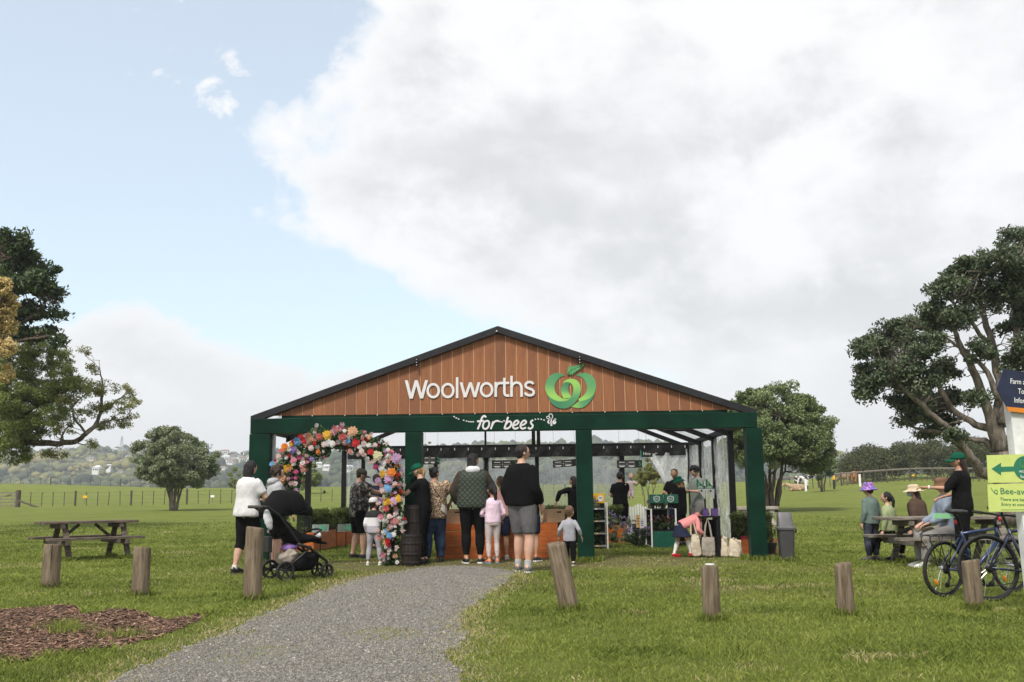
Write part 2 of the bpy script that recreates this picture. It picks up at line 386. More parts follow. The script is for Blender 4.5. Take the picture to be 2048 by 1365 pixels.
# ---------------------------------------------------------------- grass blades
def vnoise(x, y, s, seed=0):
    xi = np.floor(x * s).astype(int); yi = np.floor(y * s).astype(int); fx = x * s - xi; fy = y * s - yi
    def h(a, b):
        q = (a * 374761393 + b * 668265263 + seed * 974711) & 0x7fffffff; q = ((q ^ (q >> 13)) * 1274126177) & 0x7fffffff; return (q & 0xffff) / 65535.0
    ux = fx * fx * (3 - 2 * fx); uy = fy * fy * (3 - 2 * fy)
    return (h(xi, yi) * (1 - ux) + h(xi + 1, yi) * ux) * (1 - uy) + (h(xi, yi + 1) * (1 - ux) + h(xi + 1, yi + 1) * ux) * uy
def edge_dist(x, y, poly, step=1):
    p = np.array(poly); d = np.full(x.shape, 9.0)
    for i in range(0, len(p), step):
        a = p[i]; b = p[(i + step) % len(p)]; ab = b - a; t = np.clip(((x - a[0]) * ab[0] + (y - a[1]) * ab[1]) / (ab @ ab + 1e-9), 0, 1)
        d = np.minimum(d, np.hypot(x - a[0] - ab[0] * t, y - a[1] - ab[1] * t))
    return d
N = 500000
yy = 5.4 * (44 / 5.4) ** (rg.random(N) ** .85); xx = (rg.random(N) * 2 - 1) * (yy * .60 + 1.2)
inp = inside(xx, yy, PATH); inm = inside(xx, yy, MULCH); tf = inside(xx, yy, TUFT) | inside(xx, yy, TUFT2)
dp = edge_dist(xx, yy, PATH, 3)
r0 = rg.random(N)
keep = (~inp | (inp & (((dp < .34) & (r0 < .75 * (1 - dp / .34) * (vnoise(xx, yy, 2.6, 51) * 1.5))) | (tf & (r0 < .5)) | (r0 < .10 * sstep(.55, .9, vnoise(xx, yy, 1.3, 5)))))) & (~inm | (inm & (r0 < .02)))
worn = ((xx + .3) / 5.2) ** 2 + ((yy - 17.2) / 2.0) ** 2 < .8
keep &= ~(worn & (r0 < .60))
keep &= r0 < (.55 + .7 * vnoise(xx, yy, 1.7, 2)) * np.clip((44 - yy) / 16, 0, 1)
xx, yy, inp, dp, tf, worn = xx[keep], yy[keep], inp[keep], dp[keep], tf[keep], worn[keep]; N = len(xx)
clump = vnoise(xx, yy, 1.6, 9) * .6 + vnoise(xx, yy, 4.5, 3) * .4
hh = (.018 + .045 * np.clip(clump, 0, 1) ** 2.2 + .010 * rg.random(N)) * np.where(inp, .7, 1) * np.where(worn, .55, 1) * (.8 + .012 * yy)
md = edge_dist(xx, yy, MULCH, 3); hh *= 1 + 1.1 * np.exp(-(md / .12) ** 2) * (rg.random(N) < .6) * np.where(dp < .5, 0, 1)
wd = np.maximum(.0032, yy * .00042) * rg.uniform(.8, 1.4, N)
an = rg.uniform(0, 6.28, N); lean = rg.normal(0, .6, (N, 2)) * hh[:, None] * .9
dxw, dyw = np.cos(an) * wd, np.sin(an) * wd; z0 = gz(xx, yy) - .002
V = np.empty((N, 5, 3)); V[:, 0] = np.stack([xx - dxw, yy - dyw, z0], 1); V[:, 1] = np.stack([xx + dxw, yy + dyw, z0], 1)
V[:, 2] = np.stack([xx + dxw * .8 + lean[:, 0] * .35, yy + dyw * .8 + lean[:, 1] * .35, z0 + hh * .6], 1); V[:, 3] = np.stack([xx - dxw * .8 + lean[:, 0] * .35, yy - dyw * .8 + lean[:, 1] * .35, z0 + hh * .6], 1)
V[:, 4] = np.stack([xx + lean[:, 0], yy + lean[:, 1], z0 + hh], 1)
base = (np.arange(N) * 5)[:, None]
V = V[:, [0, 1, 2, 4]]; base = (np.arange(N) * 4)[:, None]; F = np.concatenate([base + [0, 1, 2], base + [0, 2, 3]])
dry = np.clip(1 - dp / .38, 0, 1) ** .7 * (.45 + .9 * vnoise(xx, yy, 3, 21)); dry = np.where(inp, .75 + .25 * rg.random(N), dry); dry = np.maximum(dry, np.where(worn, 1.0, 0) * (.35 + .8 * rg.random(N)))
dry = np.maximum(dry, sstep(.68, .9, vnoise(xx, yy, .8, 31) * .6 + vnoise(xx, yy, 2.5, 33) * .4) * .8)
val = np.where(rg.random(N) < dry * .7, .72 + .28 * rg.random(N), np.clip(.06 + .5 * rg.random(N) + .34 * (vnoise(xx, yy, 1.2, 41) - .5) + .24 * (vnoise(xx, yy, 5.0, 43) - .5), 0, .68))
m_grass = attr_mat('grass_blade', [(0, (.085, .118, .019)), (.30, (.200, .250, .043)), (.55, (.285, .325, .070)), (.70, (.345, .36, .105)), (.78, (.39, .34, .155)), (1, (.54, .45, .25))], .65, .42)
tag(link('grass', npmesh('grass', V.reshape(-1, 3), F, {'rnd': np.repeat(val, 4)}), m_grass), 'short green lawn with drier straw coloured patches', 'grass', kind='stuff')
# ================================================================ foliage
def leaves(centres, radii, per, length, width, seed=0, shell=.45, up=.35, squash=1.0, droop=0.0, dens_var=.5):
    """leaf-sized folded faces spread through ellipsoid clumps -> V, F, rnd"""
    rg = np.random.default_rng(seed); C = np.asarray(centres, float); Rr = np.asarray(radii, float)
    if Rr.ndim == 1: Rr = np.stack([Rr, Rr, Rr * squash], 1)
    if np.isscalar(per): per = np.full(len(C), per)
    per = np.maximum(3, (per * rg.uniform(1 - dens_var, 1 + dens_var, len(C)))).astype(int)
    idx = np.repeat(np.arange(len(C)), per); n = len(idx)
    d = rg.normal(size=(n, 3)); d /= np.linalg.norm(d, axis=1)[:, None]
    r = shell + (1 - shell) * rg.random(n) ** .6
    r *= rg.uniform(.82, 1.12, n)
    p = C[idx] + d * Rr[idx] * r[:, None]
    ax = d * .25 + rg.normal(0, .8, (n, 3)); ax[:, 2] += up - droop; ax /= np.linalg.norm(ax, axis=1)[:, None]
    q = d * 1.1 + rg.normal(0, .55, (n, 3)); q[:, 2] += .45; sd = np.cross(ax, q); sd /= np.linalg.norm(sd, axis=1)[:, None] + 1e-9
    nm = np.cross(sd, ax)
    L = length * rg.uniform(.65, 1.3, n); W = width * rg.uniform(.7, 1.3, n)
    V = np.empty((n, 4, 3))
    V[:, 0] = p - ax * (L * .5)[:, None]; V[:, 2] = p + ax * (L * .5)[:, None] - nm * (L * .12)[:, None]
    V[:, 1] = p + sd * (W * .5)[:, None] + nm * (W * .18)[:, None]; V[:, 3] = p - sd * (W * .5)[:, None] + nm * (W * .18)[:, None]
    b = (np.arange(n) * 4)[:, None]; F = np.concatenate([b + [0, 1, 2], b + [0, 2, 3]])
    cl = rg.random(len(C)); rnd = np.clip(.35 * cl[idx] + .65 * rg.random(n), 0, 1)
    return V.reshape(-1, 3), F, np.repeat(rnd, 4)
def join_leaf(parts):
    Vs, Fs, Rs, o = [], [], [], 0
    for V, F, r in parts: Vs.append(V); Fs.append(F + o); Rs.append(r); o += len(V)
    return np.concatenate(Vs), np.concatenate(Fs), np.concatenate(Rs)
def wiggle(a, b, n, amp, rg, sag=0):
    a = np.array(a); b = np.array(b); L = np.linalg.norm(b - a); out = []
    ph = rg.uniform(0, 6.28, 3); k = rg.uniform(1.5, 3.5, 3)
    for i in range(n + 1):
        t = i / n; w = math.sin(math.pi * t)
        out.append(a + (b - a) * t + np.array([math.sin(k[j] * 3 * t + ph[j]) - math.sin(ph[j]) * (1 - t) for j in range(3)]) * amp * L * w + np.array([0, 0, -sag * L * w]))
    return out
m_bark_grey = M('bark_grey', (.20, .17, .14), .95, .35, 3, .9, 14, stretch=(3, 3, .7), spec=.1, bdist=.05)
m_bark_brown = M('bark_brown', (.12, .092, .072), .95, .35, 3, .9, 14, stretch=(3, 3, .7), spec=.1, bdist=.05)
def leaf_mat(name, dark, mid, light, trans=.25, rough=.5, spec=.3):
    return attr_mat(name, [(0, dark), (.5, mid), (1, light)], rough, trans, spec=spec)
LM = {
 'poh': leaf_mat('leaf_grey_green', (.085, .112, .050), (.20, .24, .125), (.37, .40, .26), .32),
 'poh2': leaf_mat('leaf_pohutukawa', (.065, .100, .030), (.155, .205, .075), (.31, .35, .18), .3),
 'dark': leaf_mat('leaf_dark', (.032, .052, .024), (.078, .108, .052), (.18, .21, .125), .28),
 'mag': leaf_mat('leaf_magnolia', (.022, .042, .016), (.052, .084, .030), (.125, .15, .062), .2),
 'olive': leaf_mat('leaf_olive', (.10, .115, .032), (.235, .245, .075), (.39, .37, .14), .42),
 'gold': leaf_mat('leaf_gold', (.34, .25, .08), (.58, .45, .19), (.74, .62, .34), .3),
 'fresh': leaf_mat('leaf_fresh', (.095, .125, .030), (.22, .27, .075), (.36, .40, .15), .45),
 'box': leaf_mat('leaf_box', (.030, .048, .010), (.075, .105, .020), (.155, .180, .045)),
}
def tree(name, label, parts_leaf, limbs, bark, leafm, cat='tree', group=None, base=None, n=9):
    """limbs: list of (path, radii); parts_leaf: (V,F,rnd)"""
    base = Vector(base); t = thing(name, label, cat, base, 0, group); b = np.array(base)
    mb = MB()
    for path, rad in limbs: mb.tube([Vector(np.array(p) - b) for p in path], rad, n if rad[0] > .05 else 5)
    mb.build('trunk', bark, t, smooth=True)
    if not isinstance(parts_leaf, list): parts_leaf = [(parts_leaf, leafm)]
    for (V, F, r), lm in parts_leaf: link('crown', npmesh('crown', V - b, F, {'rnd': r}), lm, t)
    return t
def taper(r0, r1, n): return [r0 + (r1 - r0) * i / (n - 1) for i in range(n)]
def twigs_to(centres, nodes, rg, r=.03, r_tip=.008, amp=.10, every=1):
    out = []; nodes = [(np.array(p), q) for p, q in nodes]
    for i, c in enumerate(centres):
        if i % every: continue
        c = np.array(c); best = min(nodes, key=lambda q: np.linalg.norm(q[0] - c) + max(0, q[0][2] - c[2]) * 1.5)
        p = wiggle(best[0], c, 5, amp, rg); r0 = min(r, best[1] * .6); out.append((p, taper(r0, r_tip, len(p))))
    return out
def dome_tree(name, label, px, py_base, Y, w_px, h_px, crown_base_px, leafm, bark, seed, nclump=110, per=230, llen=.16, lwid=.075, stems=7, clump_r=.16, group=None, asym=0.0, x_shift=0):
    rg = np.random.default_rng(seed); k = PXM(Y)
    b = P(px, py_base, Y); b.z = gzs(b.x, b.y); W = w_px * k / 2; H = h_px * k; cb = crown_base_px * k
    cc = np.array([b.x + x_shift * k, b.y, b.z + (H + cb) / 2]); hz = (H - cb) / 2
    C = []; nl = 23; lob = []
    for i in range(nl):                       # the crown is a heap of uneven lobes with gaps between
        d = rg.normal(size=3); d[2] = d[2] * .8 + (.35 if i % 3 else -.25)
        if i < 8: d = np.array([math.cos(i * .785 + .2), math.sin(i * .785 + .2), rg.uniform(-.85, -.25)])
        d /= np.linalg.norm(d); r = rg.uniform(.5, .74)
        lob.append((d * r * np.array([W, W * .95, hz]), rg.uniform(.26, .44)))
    while len(C) < nclump:
        c0, lr = lob[len(C) % nl]; d = rg.normal(size=3); d /= np.linalg.norm(d)
        p = c0 + d * lr * np.array([W, W, hz * .95]) * rg.uniform(.72, 1.05)
        p[2] += asym * p[0]; C.append(cc + p)
    C = np.array(C); Rc = W * clump_r * .72 * rg.uniform(.6, 1.35, len(C))
    lf = leaves(C, np.stack([Rc, Rc, Rc * .72], 1), per, llen, lwid, seed, .35, .5)
    limbs = []; nodes = []
    for s in range(stems):
        a = 2 * math.pi * s / stems + rg.uniform(-.3, .3); rr = W * rg.uniform(.28, .6)
        top = cc + np.array([math.cos(a) * rr, math.sin(a) * rr, hz * rg.uniform(-.1, .35)])
        st = np.array(b) + np.array([math.cos(a) * .12, math.sin(a) * .12, -.1])
        midp = st + (top - st) * .42; midp[:2] = st[:2] + (top[:2] - st[:2]) * .3
        path = [st] + [q + 0 for q in wiggle(st, midp, 4, .03, rg)[1:]] + wiggle(midp, top, 4, .05, rg)[1:]
        r0 = W * rg.uniform(.028, .045); rad = taper(r0, r0 * .3, len(path)); limbs.append((path, rad)); nodes += [(p, r) for p, r in zip(path[3:], rad[3:])]
    limbs += twigs_to(C[::2], nodes, rg, .05, .01)
    return tree(name, label, lf, limbs, bark, leafm, base=b, group=group)
dome_tree('pohutukawa_tree', 'rounded grey-green tree standing alone on the grass before the wire fence, behind the picnic table', 347, 1022, 62, 178, 172, 34, LM['poh'], m_bark_grey, 21, 300, 190, .17, .085, 8, .19)
dome_tree('pohutukawa_tree', 'large grey-green tree right behind the end of the green tent', 1545, 1036, 48, 226, 262, 46, LM['poh2'], m_bark_brown, 22, 460, 220, .15, .075, 7, .18, asym=-.12, x_shift=15)
dome_tree('pohutukawa_tree', 'smaller tree with a drooping crown between the tent tree and the cows', 1645, 979, 84, 78, 108, 20, LM['poh2'], m_bark_brown, 23, 60, 170, .2, .09, 4, .24)
dome_tree('small_tree', 'small open tree seen through the clear back curtain of the tent', 1297, 1008, 50, 66, 112, 46, LM['olive'], m_bark_brown, 24, 46, 120, .16, .07, 4, .22)
dome_tree('bush', 'dark green bush in the field seen through the flower arch', 615, 985, 112, 62, 66, 4, LM['fresh'], m_bark_brown, 25, 40, 150, .25, .12, 4, .3)
dome_tree('bush', 'dark bush by the fence just left of the woman in the white top', 478, 983, 112, 44, 56, 4, LM['fresh'], m_bark_brown, 26, 30, 150, .25, .12, 4, .3)
dome_tree('bare_tree', 'sparse tree behind the tent showing above the back curtain', 866, 975, 120, 60, 100, 30, LM['olive'], m_bark_brown, 27, 30, 50, .22, .09, 5, .22)
# ---- clump tree from a hand-laid outline of masses (photo px) at its own distance
def mass_tree(name, label, base_px, Y, masses, limb_px, leafm, bark, seed, clump=.42, dens=1.0, llen=.13, lwid=.06, depth=2.2, per=120, twig=.03, squash=.7, every=1, droop=0.0, extra=None):
    rg = np.random.default_rng(seed); k = PXM(Y); C = []; R_ = []
    for (px, py, rx, ry) in masses:
        c = np.array(P(px, py, Y + rg.uniform(-1, 1) * depth * .5)); m_ = max(3, int(dens * (rx * k * ry * k) / (clump * clump) * 2.2))
        for _ in range(m_):
            d = rg.normal(size=3); d /= np.linalg.norm(d); r = rg.uniform(.25, 1) ** .55
            C.append(c + d * r * np.array([rx * k, min(rx * k, depth), ry * k]) * .88); R_.append(clump * rg.uniform(.55, 1.2))
    C = np.array(C); R_ = np.array(R_)
    lf = leaves(C, np.stack([R_, R_, R_ * squash], 1), per, llen, lwid, seed, .2, .5, droop=droop)
    limbs = []; nodes = []
    for pts, r0, r1, dy in limb_px:
        path = [np.array(P(a, b, Y + dy * i / max(1, len(pts) - 1))) for i, (a, b) in enumerate(pts)]
        fine = []
        for i in range(len(path) - 1):
            seg = wiggle(path[i], path[i + 1], 4, .03, rg); fine += seg[:-1]
        fine.append(path[-1]); rad = taper(r0, r1, len(fine)); limbs.append((fine, rad)); nodes += list(zip(fine, rad))
    limbs += twigs_to(C, nodes, rg, twig, .006, .12, every)
    b = Vector(limbs[0][0][0])
    t = tree(name, label, lf, limbs, bark, leafm, base=b)
    return t
# big spreading tree at the right edge
mass_tree('spreading_tree', 'big dark spreading tree with bare grey limbs at the right edge behind the sign post', (2010, 1040), 30,
  [(2035, 480, 42, 34), (1990, 520, 50, 30), (2040, 560, 40, 40), (1935, 540, 58, 26), (1890, 575, 40, 22), (1975, 590, 55, 32), (1860, 620, 26, 20), (1900, 640, 62, 26), (1815, 660, 60, 28), (1765, 690, 52, 36), (1850, 690, 45, 30), (1720, 705, 20, 20), (1745, 750, 40, 30), (1790, 740, 48, 34), (1735, 790, 24, 18), (1845, 760, 55, 34), (1890, 740, 34, 26), (1800, 800, 30, 22), (1850, 815, 52, 32), (1900, 800, 42, 26), (1820, 835, 26, 18), (1880, 850, 34, 20), (1960, 700, 26, 22), (2030, 640, 34, 34), (2035, 720, 28, 26), (1850, 868, 20, 13), (1908, 872, 22, 14), (1955, 790, 20, 18), (2060, 600, 50, 60), (2075, 700, 40, 50), (2110, 540, 70, 60)],
  [([(2015, 1050), (2008, 960), (2000, 905)], .34, .27, 0), ([(2000, 905), (1985, 860), (1970, 800), (1945, 740), (1920, 690), (1905, 650)], .19, .06, -1.0), ([(2000, 905), (1998, 850), (2000, 760), (1985, 690), (1965, 620), (1958, 560)], .18, .06, .8),
   ([(2008, 960), (1960, 945), (1935, 905), (1910, 870), (1870, 835), (1820, 790), (1780, 740)], .17, .05, -1.5), ([(1985, 860), (1950, 850), (1905, 820), (1870, 760), (1830, 720)], .13, .04, .6), ([(2000, 905), (1970, 882), (1930, 876)], .14, .05, .5),
   ([(2005, 850), (2020, 780), (2030, 700), (2045, 620), (2040, 520)], .2, .06, .5), ([(1985, 700), (1940, 640), (1900, 600)], .08, .03, -.6), ([(1998, 800), (1975, 745), (1930, 700), (1870, 660)], .1, .03, .6), ([(1935, 905), (1890, 868), (1850, 862), (1815, 850)], .09, .03, -.4), ([(2008, 960), (2040, 880), (2070, 780), (2090, 650)], .17, .08, .6)],
  LM['dark'], m_bark_grey, 31, .34, 3.2, .125, .062, 2.8, 135, .018)
# trees at the left edge
mass_tree('magnolia_tree', 'tall dark glossy-leaved tree at the upper left edge', (-40, 1040), 34,
  [(30, 480, 26, 26), (0, 500, 40, 40), (55, 520, 34, 26), (90, 545, 28, 20), (60, 565, 46, 26), (100, 590, 26, 20), (20, 560, 40, 40), (100, 625, 30, 12), (60, 625, 44, 20), (0, 620, 40, 40), (90, 665, 34, 16), (110, 680, 16, 10), (-40, 540, 50, 60), (40, 665, 30, 20), (-60, 640, 60, 60)],
  [([(-60, 1045), (-50, 850), (-40, 700)], .4, .3, 0), ([(-40, 700), (0, 620), (25, 540), (30, 490)], .2, .04, 0), ([(-40, 720), (20, 660), (70, 630), (110, 620)], .12, .03, 0), ([(-20, 680), (30, 590), (80, 560)], .1, .03, .6), ([(-20, 700), (50, 680), (100, 672)], .08, .03, -.5)],
  LM['mag'], m_bark_brown, 32, .34, 2.8, .2, .075, 2.0, 90, .03)
mass_tree('golden_tree', 'pale golden flowering tree cut off by the left edge', (-60, 1080), 22,
  [(8, 575, 17, 26), (20, 612, 18, 26), (14, 655, 22, 28), (6, 700, 24, 28), (12, 745, 15, 26), (2, 630, 26, 50), (-30, 640, 40, 90), (-40, 720, 40, 60), (-25, 570, 26, 30)],
  [([(-75, 1090), (-70, 850), (-60, 700)], .22, .14, 0), ([(-60, 700), (-25, 640), (8, 590)], .07, .02, 0), ([(-60, 720), (-20, 700), (5, 690)], .05, .02, 0)],
  LM['gold'], m_bark_brown, 33, .12, 2.6, .055, .036, 1.0, 60, .008, droop=.8)
rgL = np.random.default_rng(34)
mass_tree('spreading_tree', 'light green tree at the left with one long bare limb reaching out over the field', (-60, 1035), 38,
  [(60, 690, 50, 32), (30, 730, 60, 44), (95, 720, 55, 34), (70, 780, 66, 40), (130, 760, 40, 30), (20, 800, 55, 50), (30, 860, 45, 40), (70, 850, 36, 30), (20, 905, 50, 24), (-30, 800, 60, 90), (165, 780, 26, 18), (110, 830, 34, 24), (60, 820, 50, 40), (20, 870, 40, 34), (100, 790, 50, 30)],
  [([(-90, 1045), (-80, 930), (-50, 890)], .4, .26, 0), ([(-50, 890), (20, 885), (60, 884), (110, 888), (150, 884), (172, 868), (190, 852), (200, 830), (204, 790)], .15, .05, -1.0), ([(-50, 890), (-10, 800), (40, 740), (80, 700)], .13, .04, 0), ([(0, 860), (60, 820), (110, 790), (150, 770)], .1, .03, 0), ([(60, 884), (90, 850), (140, 820), (170, 790)], .06, .02, .4)],
  LM['fresh'], m_bark_brown, 35, .32, 2.6, .105, .045, 2.4, 100, .014)
mass_tree('outer_tree', 'thin yellow-green foliage and twigs on the outer branches of the left tree', (204, 860), 37,
  [(200, 775, 36, 20), (250, 785, 26, 18), (235, 815, 36, 22), (190, 820, 22, 22), (255, 840, 20, 16), (225, 850, 36, 16), (160, 830, 22, 18), (130, 860, 26, 14), (180, 740, 18, 14), (165, 705, 14, 12), (270, 800, 12, 12), (110, 905, 40, 10), (190, 885, 22, 9), (140, 800, 24, 18)],
  [([(172, 868), (190, 852), (203, 825), (206, 780), (200, 740)], .08, .02, 0), ([(203, 825), (235, 800), (262, 785)], .05, .015, 0), ([(190, 852), (225, 840), (255, 838)], .05, .015, .3), ([(172, 868), (150, 840), (140, 800), (165, 760)], .05, .015, -.3), ([(150, 884), (165, 890), (190, 886)], .03, .012, 0), ([(120, 888), (130, 860), (160, 830)], .05, .015, 0)],
  LM['olive'], m_bark_grey, 36, .27, 1.6, .10, .045, 1.8, 60, .012)
# shrub belt behind the right-hand fence: reads as one mass
rg = np.random.default_rng(41); C = []; Rr = []
for i in range(620):
    px = rg.uniform(1672, 2120); Y = rg.uniform(104, 118)
    x = (px - 1024) / FPX * Y; g = gzs(x, 108)
    top = np.interp(px, [1672, 1700, 1740, 1800, 1860, 1920, 1990, 2120], [930, 905, 900, 893, 890, 889, 886, 884]) + 5 * math.sin(px * .09) + rg.uniform(-3, 3)
    zt = P(px, top, Y).z; z = g + (zt - g) * rg.uniform(.05, 1) ** .6
    C.append((x, Y - (1 - (z - g) / max(.1, zt - g)) * 2, z)); Rr.append(rg.uniform(.5, 1.05))
V, F, r = leaves(C, np.stack([np.array(Rr) * 1.2, Rr, np.array(Rr) * .8], 1), 120, .26, .11, 42, .4, .5)
m_belt = attr_mat('leaf_shrub_belt', [(0, (.026, .036, .010)), (.35, (.052, .068, .018)), (.6, (.085, .092, .034)), (.8, (.105, .105, .045)), (1, (.14, .125, .075))], .6, .2)
tag(link('shrub_belt', npmesh('shrub_belt', V, F, {'rnd': r}), m_belt), 'dense belt of wind-shaped olive green shrubs behind the right-hand fence', 'shrubs', kind='stuff')
# ================================================================ far hills
def hill_top(px):   # photo-row of the skyline
    return np.interp(px, [-600, 0, 60, 150, 230, 300, 430, 520, 600, 720, 850, 1000, 1060, 1150, 1300, 1400, 1520, 1640, 1690, 1720, 1900, 2600], [900, 912, 905, 900, 897, 898, 906, 905, 902, 905, 893, 886, 890, 888, 884, 892, 905, 912, 905, 915, 935, 945])
YH0, YH1 = 520.0, 1000.0
pxs = np.linspace(-700, 2700, 180); ts = np.linspace(0, 1.35, 26)
HV = np.zeros((len(ts), len(pxs), 3))
for j, q in enumerate(pxs):
    zt = P(q, hill_top(q) + 3, YH1).z; dxdy = ray(q, 985).x / ray(q, 985).y
    for i_, t_ in enumerate(ts):
        Y = YH0 + (YH1 - YH0) * t_; f = t_ if t_ <= 1 else 1 - (t_ - 1) * .9
        z = -14 + (zt + 14) * (max(f, 0) ** .85)
        z += (vnoise(np.array([q * .02]), np.array([t_ * 4]), 1.0, 71)[0] - .5) * 9 * min(1, t_ * 3) * (1 - .8 * (t_ > .85))
        HV[i_, j] = (dxdy * Y, Y, z)
nr, nc = HV.shape[:2]; i = np.arange((nr - 1) * (nc - 1)); r_, c_ = i // (nc - 1), i % (nc - 1)
F = np.stack([r_ * nc + c_, r_ * nc + c_ + 1, (r_ + 1) * nc + c_ + 1, (r_ + 1) * nc + c_], 1)
m_hill = M('hillside_scrub', (.075, .085, .035), .95, .4, .02, 0)
tag(link('hills', npmesh('hills', HV.reshape(-1, 3), F), m_hill, smooth=True), kind='structure')
def hill_at(px, py):
    """first point of the hillside under a photo pixel"""
    j = int(np.clip(np.searchsorted(pxs, px), 1, len(pxs) - 1)); col = HV[:, j]
    d = ray(px, py); zz = CAMZ + d.z / d.y * col[:, 1]
    k = np.where(col[:, 2] >= zz)[0]
    k = k[0] if len(k) else 19
    return Vector((d.x / d.y * col[k, 1], col[k, 1], col[k, 2]))
hs = [(612, 955), (655, 948), (690, 956), (200, 940), (222, 938), (198, 950), (250, 912), (262, 922), (300, 925), (186, 930), (235, 905), (318, 945), (60, 905), (100, 903), (140, 901), (175, 900), (206, 952), (246, 952), (445, 915), (455, 925), (470, 908), (482, 918), (495, 912), (440, 935), (465, 932), (488, 930), (450, 945), (478, 943), (436, 905), (500, 925), (462, 955), (470, 920), (452, 908), (590, 918), (625, 925), (648, 915), (668, 930), (702, 925), (725, 940), (700, 945), (735, 918), (640, 938), (600, 940), (770, 930), (782, 948)]
HPOS = np.array([tuple(hill_at(a, b)) for a, b in hs])
# wood on the hills: thousands of small crowns, one mass
rg = np.random.default_rng(51); bm_ = bmesh.new(); bmesh.ops.create_icosphere(bm_, subdivisions=2, radius=1); iv = np.array([v.co for v in bm_.verts]); bm_.verts.ensure_lookup_table(); iF = np.array([[v.index for v in f.verts] for f in bm_.faces]); bm_.free()
bm_ = bmesh.new(); bmesh.ops.create_icosphere(bm_, subdivisions=1, radius=1); iv = np.array([v.co for v in bm_.verts]); iF = np.array([[v.index for v in f.verts] for f in bm_.faces]); bm_.free()
n = 12500; jj = rg.integers(20, 160, n); ii = np.minimum(rg.random(n) * 21, 20).astype(int)
base = HV[ii, jj] + np.stack([rg.uniform(-14, 14, n), rg.uniform(-10, 10, n), np.zeros(n)], 1)
_k = np.ones(n, bool)
for hp in HPOS: _k &= ~((np.abs(base[:, 0] - hp[0]) < 6.0) & (base[:, 1] < hp[1] + 3) & (base[:, 1] > hp[1] - 45))
base, ii, jj = base[_k], ii[_k], jj[_k]; n = len(base)
big = rg.lognormal(math.log(2.3), .4, n)
sv = iv[None] * (big[:, None, None] * rg.uniform(.82, 1.2, (n, len(iv), 3))); sv[..., 2] *= .85
V = (sv + base[:, None, :] + np.array([0, 0, .5]) * big[:, None, None]).reshape(-1, 3); F = (iF[None] + (np.arange(n) * len(iv))[:, None, None]).reshape(-1, 3)
pxn = base[:, 0] / base[:, 1] * FPX + 1024
warm_shade = vnoise(pxn * .012, ii * .35, 1.0, 81) * .7 + rg.random(n) * .45 - .12 + np.where(pxn < 330, .16, -.12) - np.where(ii < 7, .22, 0)  # yellowish tone by place; shadow at the hill foot put in as darker colour
m_wood = attr_mat('hill_wood', [(0, (.030, .042, .022)), (.35, (.055, .075, .028)), (.6, (.11, .125, .040)), (.8, (.18, .175, .055)), (1, (.24, .20, .075))], .9, 0)
tag(link('hillside_wood', npmesh('hillside_wood', V, F, {'rnd': np.repeat(np.clip(warm_shade, 0, 1), len(iv))}), m_wood), 'hazy wood of mixed green and yellowish trees covering the far hills', 'wood', kind='stuff')
# houses on the hillside
m_w = [M('house_white', (.72, .72, .70), .7, .05), M('house_cream', (.62, .54, .42), .7, .06), M('house_grey', (.42, .42, .42), .7, .08)]
m_r = [M('roof_grey', (.20, .20, .21), .7, .1), M('roof_brown', (.26, .15, .10), .7, .1), M('roof_white', (.62, .63, .65), .6, .05)]
m_hwin = M('house_window', (.05, .06, .08), .2, .1)
HL = [['white house with a grey roof among the trees on the far hillside', 'white house with a brown roof on the far hillside', 'all-white house with a pale roof on the far hillside'],
      ['cream house with a grey roof on the far hillside', 'cream house with a brown roof on the far hillside', 'cream house with a pale roof on the far hillside'],
      ['grey house with a grey roof on the far hillside', 'grey house with a brown roof on the far hillside', 'grey house with a pale roof on the far hillside']]
def house(px, py, w_px, wi, ri, seed):
    rg = np.random.default_rng(seed); p = hill_at(px, py); k = PXM(p.y); w = w_px * k; d = w * .8; h = w * rg.uniform(.38, .6); rh = w * rg.uniform(.12, .22)
    t = thing('house', HL[wi][ri], 'house', p + Vector((0, -4, .5)), R(rg.uniform(-25, 25)), 'houses on the far hillside: %s walls, %s roof' % (('white', 'cream', 'grey')[wi], ('grey', 'brown', 'pale')[ri]))
    MB().box((0, 0, h / 2 - 2), (w, d, h + 4)).build('wall', m_w[wi], t)
    o = .06 * w
    MB().add([(-w / 2 - o, -d / 2 - o, h), (w / 2 + o, -d / 2 - o, h), (w / 2 + o, d / 2 + o, h), (-w / 2 - o, d / 2 + o, h), (-w / 2 + o * 2, 0, h + rh), (w / 2 - o * 2, 0, h + rh)], [(0, 1, 5, 4), (2, 3, 4, 5), (1, 2, 5), (3, 0, 4), (3, 2, 1, 0)]).build('roof', m_r[ri], t)
    for s in (-.28, .05, .3): MB().box((s * w, -d / 2, h * .55), (w * .16, .3, h * .36)).build('window', m_hwin, t)
    return t
ORD = 'first second third fourth fifth sixth seventh eighth ninth tenth eleventh twelfth thirteenth fourteenth fifteenth'.split()
_made = {}
for i, (a, b) in enumerate(hs):
    q = np.random.default_rng(900 + i); w_, wi, ri = q.uniform(8, 15), int(q.choice([0, 0, 0, 1, 2])), int(q.choice([0, 0, 1, 2, 2]))
    _made.setdefault((wi, ri), []).append((a, house(a, b, w_, wi, ri, 900 + i)))
for (wi, ri), lst in _made.items():
    lst.sort(key=lambda q: q[0])
    for j, (a, o) in enumerate(lst):
        if len(lst) > 1: o['label'] = '%s house with %s roof, far hillside, %s of its kind from left' % (('white', 'cream', 'grey')[wi], ('a grey', 'a brown', 'a pale')[ri], ORD[j])
